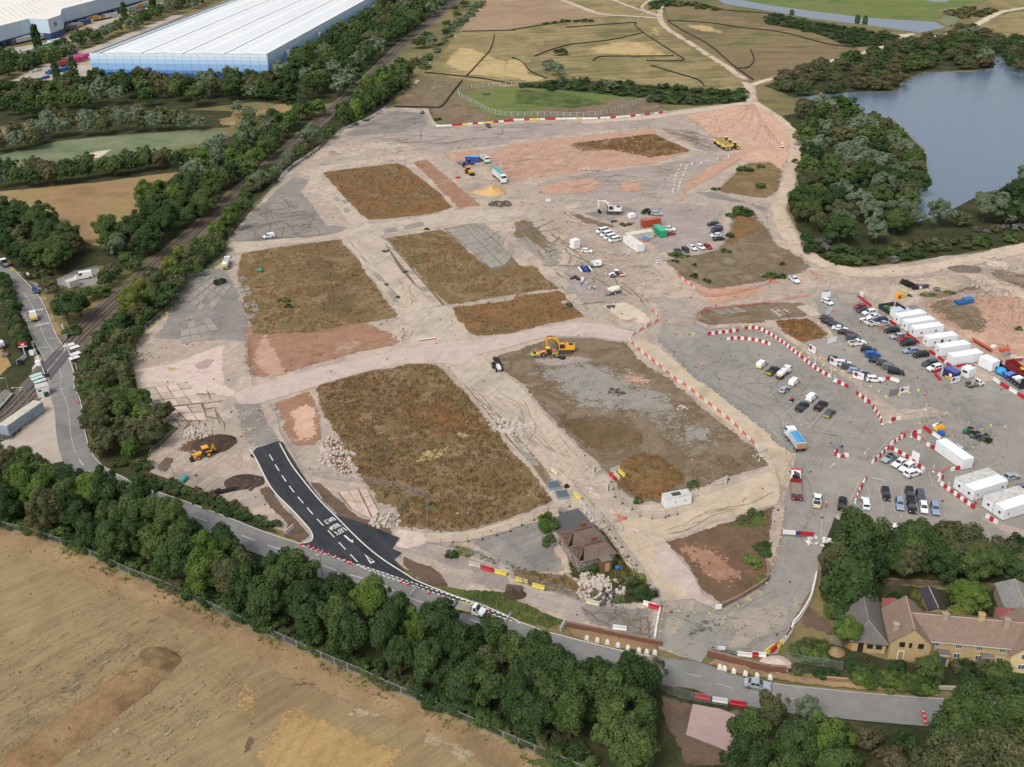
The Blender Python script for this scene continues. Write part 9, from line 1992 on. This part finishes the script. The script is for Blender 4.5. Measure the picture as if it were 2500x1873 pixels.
# ================================================================ CONCRETE SLABS AND LOOSE DETAIL
def slabs(parent_name,quad,nu,nv,mats,lay=10,gap=.09,drop=.0,seed=1,h=.07,label=None,rough=.12):
 """separate concrete slabs laid over a quad of photo points (a, b, c, d), open joints between them"""
 a,b,c,d=QG(quad);rs=random.Random(seed)
 root=link(parent_name,None);root['kind']='structure';root.location=(a.x,a.y,lay*LAYZ)
 z0=Vector((a.x,a.y,0))
 for i in range(nu):
  for j in range(nv):
   if rs.random()<drop:continue
   f=lambda u,v:(a.lerp(b,u)).lerp(d.lerp(c,u),v)-z0
   q=[f(i/nu,j/nv),f((i+1)/nu,j/nv),f((i+1)/nu,(j+1)/nv),f(i/nu,(j+1)/nv)]
   ctr=sum(q,Vector())/4
   q=[p+(ctr-p).normalized()*(gap*rs.uniform(.7,2.2))+Vector((rs.uniform(-1,1),rs.uniform(-1,1),0))*rough*.5 for p in q]
   hh=h*rs.uniform(.6,1.5)
   m=MB();m.add([(p.x,p.y,-.02)for p in q]+[(p.x,p.y,hh)for p in q],[(4,5,6,7),(0,1,5,4),(1,2,6,5),(2,3,7,6),(3,0,4,7)]if(q[1]-q[0]).cross(q[3]-q[0]).z>0 else[(7,6,5,4),(4,5,1,0),(5,6,2,1),(6,7,3,2),(7,4,0,3)])
   m.obj('slab',rs.choice(mats),root)
def crackbed(s,lay=9):sheet('crack_bed',s,MATS['mat_crack'],lay,.2)
SG,SP,SC=[MATS['mat_slabgrey']],[MATS['mat_slabpink'],MATS['mat_slab']],[MATS['mat_slab'],MATS['mat_slab'],MATS['mat_slabgrey']]
crackbed('11 1625 325 1900 275 2212 560;21 60 640;11 2140 665 2040 690 1990 640 1860 520',12)
slabs('concrete_pad','11 1640 330 1790 300 2135 650 2030 668',2,9,SG,13,seed=2);slabs('concrete_pad','11 1790 298 1895 280 2215 565 2140 648',2,9,SG,13,seed=3);slabs('concrete_pad','11 1905 285 1960 275;21 20 470 10 560',1,7,SG,13,seed=4,drop=.1)
slabs('concrete_pad','11 1965 275 2010 265 2100 345 2060 365',1,4,[MATS['mat_slab']],13,seed=5,drop=.2)
crackbed('11 1075 380 1130 420 1640 985 1560 1000 1230 660')
slabs('concrete_strip','11 1060 378 1110 400 1610 985 1525 1000',1,17,SC,10,seed=6,gap=.12);slabs('concrete_strip','11 780 400 840 470 1330 1010 1230 1010',2,14,SG+SC,9,seed=7,gap=.12)
crackbed('12 1790 0 1900 60;22 240 680 390 890 330 930 160 700;12 2212 530')
slabs('concrete_strip','12 1800 5 1880 40;22 250 720 170 720',2,15,SC,10,seed=8,gap=.14)
slabs('concrete_strip','22 900 1190 1250 1330;32 80 1050 130 820',3,11,[MATS['mat_conc2']],11,seed=9,gap=.03,h=.03)
crackbed('02 1130 60 1620 0 1760 180 1800 330 1560 310 1240 230',8)
slabs('concrete_apron','02 1150 70 1620 -10 1760 170 1240 230',5,3,SP,9,seed=10,gap=.16,drop=.08);slabs('concrete_apron','02 1260 240 1740 180 1800 330 1420 320',4,2,SP,9,seed=11,gap=.2,drop=.25)
slabs('concrete_apron','01 1530 900 1800 720 2010 820 1800 1080',5,5,SG,8,seed=12,gap=.2,drop=.25);slabs('concrete_apron','01 2030 760 2110 730;11 60 1080;01 2150 1110',2,8,SG,8,seed=13,gap=.25,drop=.3);slabs('concrete_apron','01 1560 1150 1800 1080 1950 1260 1560 1320',4,3,SG,8,seed=14,gap=.2,drop=.3)
crackbed('12 705 945 960 905 1065 1130 1035 1195 810 1085',11)
slabs('concrete_pad','12 715 945 880 920 1000 1180 830 1095',2,2,[MATS['mat_slabpink']],12,seed=15,h=.12);slabs('concrete_pad','12 890 918 960 912 1062 1120 1010 1170',1,3,[MATS['mat_slabpink']],12,seed=16,h=.12)
slabs('concrete_pad','10 620 1310 800 1270 1000 1330 700 1390',4,2,SC,9,seed=17,gap=.3,drop=.1);slabs('concrete_pad','10 1000 1270 1190 1250 1290 1310 1080 1340',4,2,SC,9,seed=18,gap=.3,drop=.1)
slabs('concrete_strip','11 20 430 400 400 420 440 10 500',6,1,SC,10,seed=19);slabs('concrete_strip','11 1090 330 1560 240 1570 280 1110 370',8,1,SC,10,seed=20);slabs('concrete_strip','11 620 0 700 0 850 150 780 190',2,6,SC,10,seed=21,drop=.1)
for k,s in enumerate(('21 30 420 120 390 420 620 330 660','21 420 190 520 180 700 290 600 310','21 180 470 330 450 480 560 360 600','21 430 850 520 830 700 1010 620 1040','21 1700 1020 1960 1000 2040 1040 1800 1070','31 0 1020 130 1000 215 1050 90 1090')):
 slabs('concrete_pad',s,3,4,SC if k%2 else SG,9,seed=30+k,gap=.3,drop=.25)
 # cracks in the old surfaces: narrow wandering strips of soil and weeds
def cracks(s,n,seed,L=(6,22),w=(.12,.4),mt='mat_crack',lay=11,ang=None):
 g=QG(s);pl=[(p.x,p.y)for p in g];rs=random.Random(seed);m=MB();z=lz(lay);k=0;tries=0
 xs,ys=[p[0]for p in pl],[p[1]for p in pl]
 while k<n and tries<n*30:
  tries+=1
  x,y=rs.uniform(min(xs),max(xs)),rs.uniform(min(ys),max(ys))
  if not inside(pl,[x],[y])[0]:continue
  a=rs.choice(ang)+rs.gauss(0,.12)if ang else rs.uniform(0,PI)
  l=rs.uniform(*L);pts=[Vector((x,y,0))]
  for _ in range(int(l/1.2)):
   a+=rs.gauss(0,.12);pts.append(pts[-1]+Vector((math.cos(a),math.sin(a),0))*1.2)
  if len(pts)<3 or not inside(pl,[pts[-1].x],[pts[-1].y])[0]:continue
  wd=[rs.uniform(*w)*(1 if 0<i<len(pts)-1 else .2)for i in range(len(pts))]
  A,B=[],[]
  for i,p in enumerate(pts):
   t=pts[min(i+1,len(pts)-1)]-pts[max(i-1,0)];t.normalize();nr=Vector((-t.y,t.x,0))*wd[i]/2
   A.append(p-nr);B.append(p+nr)
  q=len(pts);m.add([(p.x,p.y,z+k*.0006)for p in A+B],[(i,i+1,q+i+1,q+i)for i in range(q-1)]);k+=1
 o=m.obj('cracks',MATS[mt]);o['kind']='stuff'
AX=[math.atan2((P1('22',820,810)-P1('22',40,0)).y,(P1('22',820,810)-P1('22',40,0)).x)];AX+=[AX[0]+PI/2]
cracks('12 1790 0;22 40 0 820 810 1000 1050 700 1150 330 930',14,1,(8,22),(.08,.22),ang=[AX[0]]*4+AX[1:])
cracks('11 850 380 1070 370 1620 990 1250 1050',16,2,(5,16),(.08,.25),ang=[AX[0]]*3+AX[1:]);cracks('11 -200 430 150 20 540 180 700 370 0 440',50,3,lay=8,ang=AX)
cracks('10 740 1180 1150 950 1470 970 1560 1090;20 600 1060 0 1230;10 1300 1320',34,4,(8,30),(.15,.45),lay=8,ang=[.05,.15,1.2]);cracks('20 1250 1110 1600 1120 1850 1300 1700 1340',26,5,(8,30),(.3,.8),lay=8,ang=[-.7,-.8])
cracks('20 300 1560 1250 1430 1650 1340;21 1400 60 300 60',22,6,(8,30),(.15,.4),lay=8,ang=[.1,.2,-.8]);cracks('01 1300 1280 1500 700 1960 640;11 60 1200 0 1330',60,7,(5,20),(.3,1.2),'mat_weeddark',9,AX);cracks('01 1300 1280 1500 700 1960 640;11 60 1200 0 1330',30,8,(5,16),(.4,1.4),'mat_brown',9,AX)
cracks('22 1100 1290;32 100 830 70 1030;22 1350 1340',6,9,(6,26),(.1,.3),lay=13,ang=[AX[1]]);cracks('02 1140 60 1900 60 2100 560 1750 620 1400 330',24,10,(5,18),(.15,.5),lay=11,ang=AX);cracks(LOT,34,11,(6,26),(.06,.16),'mat_skid' if False else 'mat_crack',9)
cracks('21 350 200 700 560 1100 850 1250 1000 500 980 0 300',26,12,(6,24),(.2,.8),'mat_crack',10,[AX[0],AX[0],AX[1]]);cracks('23 560 250 1230 290 1240 560 700 450',26,13,(3,9),(.1,.4),lay=10)
# tyre tracks sweeping over dirt and tarmac: pairs of faint lines
def tracks(s,n,seed,mt,w=.35,gauge=1.9,L=(25,70),bend=.03,lay=10,ang=None):
 g=QG(s);pl=[(p.x,p.y)for p in g];rs=random.Random(seed);m=MB();z=lz(lay);k=tries=0
 xs,ys=[p[0]for p in pl],[p[1]for p in pl]
 while k<n and tries<n*40:
  tries+=1
  x,y=rs.uniform(min(xs),max(xs)),rs.uniform(min(ys),max(ys))
  a=(rs.choice(ang)+rs.gauss(0,.1))if ang else rs.uniform(0,2*PI)
  c=rs.gauss(0,bend);pts=[Vector((x,y,0))]
  for _ in range(int(rs.uniform(*L)/2)):
   a+=c;pts.append(pts[-1]+Vector((math.cos(a),math.sin(a),0))*2)
  if sum(inside(pl,[p.x for p in pts],[p.y for p in pts]))<len(pts):continue
  k+=1
  for off in(-gauge/2,gauge/2):
   A,B=offset(pts,off-w/2),offset(pts,off+w/2);q=len(pts)
   m.add([(p.x,p.y,z+(2*k+(off>0))*.0005)for p in A+B],[(i,i+1,q+i+1,q+i)for i in range(q-1)])
 o=m.obj('tyre_marks',mt);o['kind']='stuff'
def trackmat(name,c,thr):
 m,nt,b=newmat(name);pos=nn(nt,'ShaderNodeNewGeometry').outputs['Position']
 b.inputs['Base Color'].default_value=lin(c);b.inputs['Roughness'].default_value=.95
 n=nn(nt,'ShaderNodeMath',{0:noise(nt,pos,.35,4,.7),1:.5,2:nn(nt,'ShaderNodeMath',{0:noise(nt,pos,3.0,3,.7),1:.5},operation='MULTIPLY').outputs[0]},operation='MULTIPLY_ADD').outputs[0]
 nt.links.new(mrange(nt,n,thr,thr+.03),b.inputs['Alpha'])
 return m
TL,TD,TG=trackmat('track_pale',(200,182,162),.53),trackmat('track_dark',(152,134,116),.53),trackmat('track_grey',(126,123,118),.55)
tracks('20 1480 1000;30 0 970 180 1400;20 1900 1390 1700 1170',26,1,TL,.6,2.2,(20,60),.02,11,[1.3,1.5,1.7,1.9,2.1]);tracks('20 1480 1000;30 0 970 180 1400;20 1900 1390',18,2,TD,.6,2.2,(20,60),.02,11,[1.3,1.5,1.7,1.9])
tracks('21 0 0 400 100 1200 600 1650 1000 1200 1050 600 1000 400 500',40,3,TL,.5,2.0,(20,60),.02,11,[AX[0],AX[0]+.2,AX[0]-.3]);tracks('21 0 0 400 100 1200 600 1650 1000 1200 1050 600 1000 400 500',34,4,TD,.45,2.0,(15,50),.03,11,[AX[0],AX[0]+.3])
tracks('10 1500 1350;20 0 1250 1250 1120 1500 1320 700 1470 0 1600;11 2000 100',40,5,TD,.5,2.0,(20,60),.03,9);tracks('10 1500 1350;20 0 1250 1250 1120 1500 1320 700 1470 0 1600;11 2000 100',30,6,TL,.5,2.0,(20,60),.03,9)
tracks('02 1950 400;12 0 120 200 480;02 2150 560;12 0 800;02 2100 800 1600 780 1500 650',26,7,TL,.4,1.9,(12,30),.05,10);tracks('31 700 740 1500 660 2212 480 2212 900 1900 800 1050 830;21 1900 900',40,8,TL,.5,2.0,(25,70),.02,10,[.1,.2,2.9]);tracks('31 700 740 1500 660 2212 480 2212 1300 1900 1200 1300 960',40,9,TD,.5,2.0,(20,60),.03,10)
tracks(LOT,50,10,TG,.3,1.8,(15,50),.04,8);tracks('31 480 850 900 1000 1850 1656;32 2400 1330 1380 800;31 590 1280',40,11,TG,.3,1.8,(15,50),.04,8);tracks('23 1290 330;33 60 200 380 130 60 690;23 1640 760',26,12,TG,.4,1.9,(15,40),.06,9)
tracks('22 60 20 820 810 1090 1060 1500 1656 1060 1656 300 930;12 1790 0',24,13,TL,.4,1.9,(25,80),.01,10,[AX[0]]);tracks('22 60 20 820 810 1090 1060 1500 1656 1060 1656 300 930;12 1790 0',10,14,TD,.4,1.9,(25,70),.01,10,[AX[0]])
fa=math.atan2((P1('03',1260,840)-P1('03',420,1480)).y,(P1('03',1260,840)-P1('03',420,1480)).x)
FS_='02 0 1300;03 1200 200;13 200 900;03 2100 1500 1800 1800 -300 1800'
tracks(FS_,40,15,trackmat('field_pale',(168,148,114),.53),.45,1.8,(20,60),.01,5,[fa,fa+PI]);tracks(FS_,40,16,trackmat('field_dark',(126,110,88),.54),.5,1.8,(20,60),.015,5,[fa,fa+PI])
# scattered stones and litter
def stones(s,n,seed,mt,sz=(.15,.5)):
 g=QG(s);pl=[(p.x,p.y)for p in g];rs=random.Random(seed);m=MB();xs,ys=[p[0]for p in pl],[p[1]for p in pl];k=0
 X=np.array([rs.uniform(min(xs),max(xs))for _ in range(n*3)]);Y=np.array([rs.uniform(min(ys),max(ys))for _ in range(n*3)]);ok=inside(pl,X,Y)
 for x,y in list(zip(X[ok],Y[ok]))[:n]:d=rs.uniform(*sz);m.box((x,y,.17+d*.2),(d,d*rs.uniform(.5,1),d*.6),rs.uniform(0,3),(.6,.7))
 o=m.obj('loose_stones',mt);o['kind']='stuff'
stones(SITE,900,1,rubm,(.12,.4));stones(SITE,900,2,rubd,(.15,.6));stones('21 100 1430 900 1480;22 1500 150 1950 520 1240 480 520 260',260,3,rubm,(.12,.35));stones('12 540 500 700 430 900 830 690 800',260,4,rubm,(.2,.7));stones(FS_,120,5,rubd,(.1,.3))
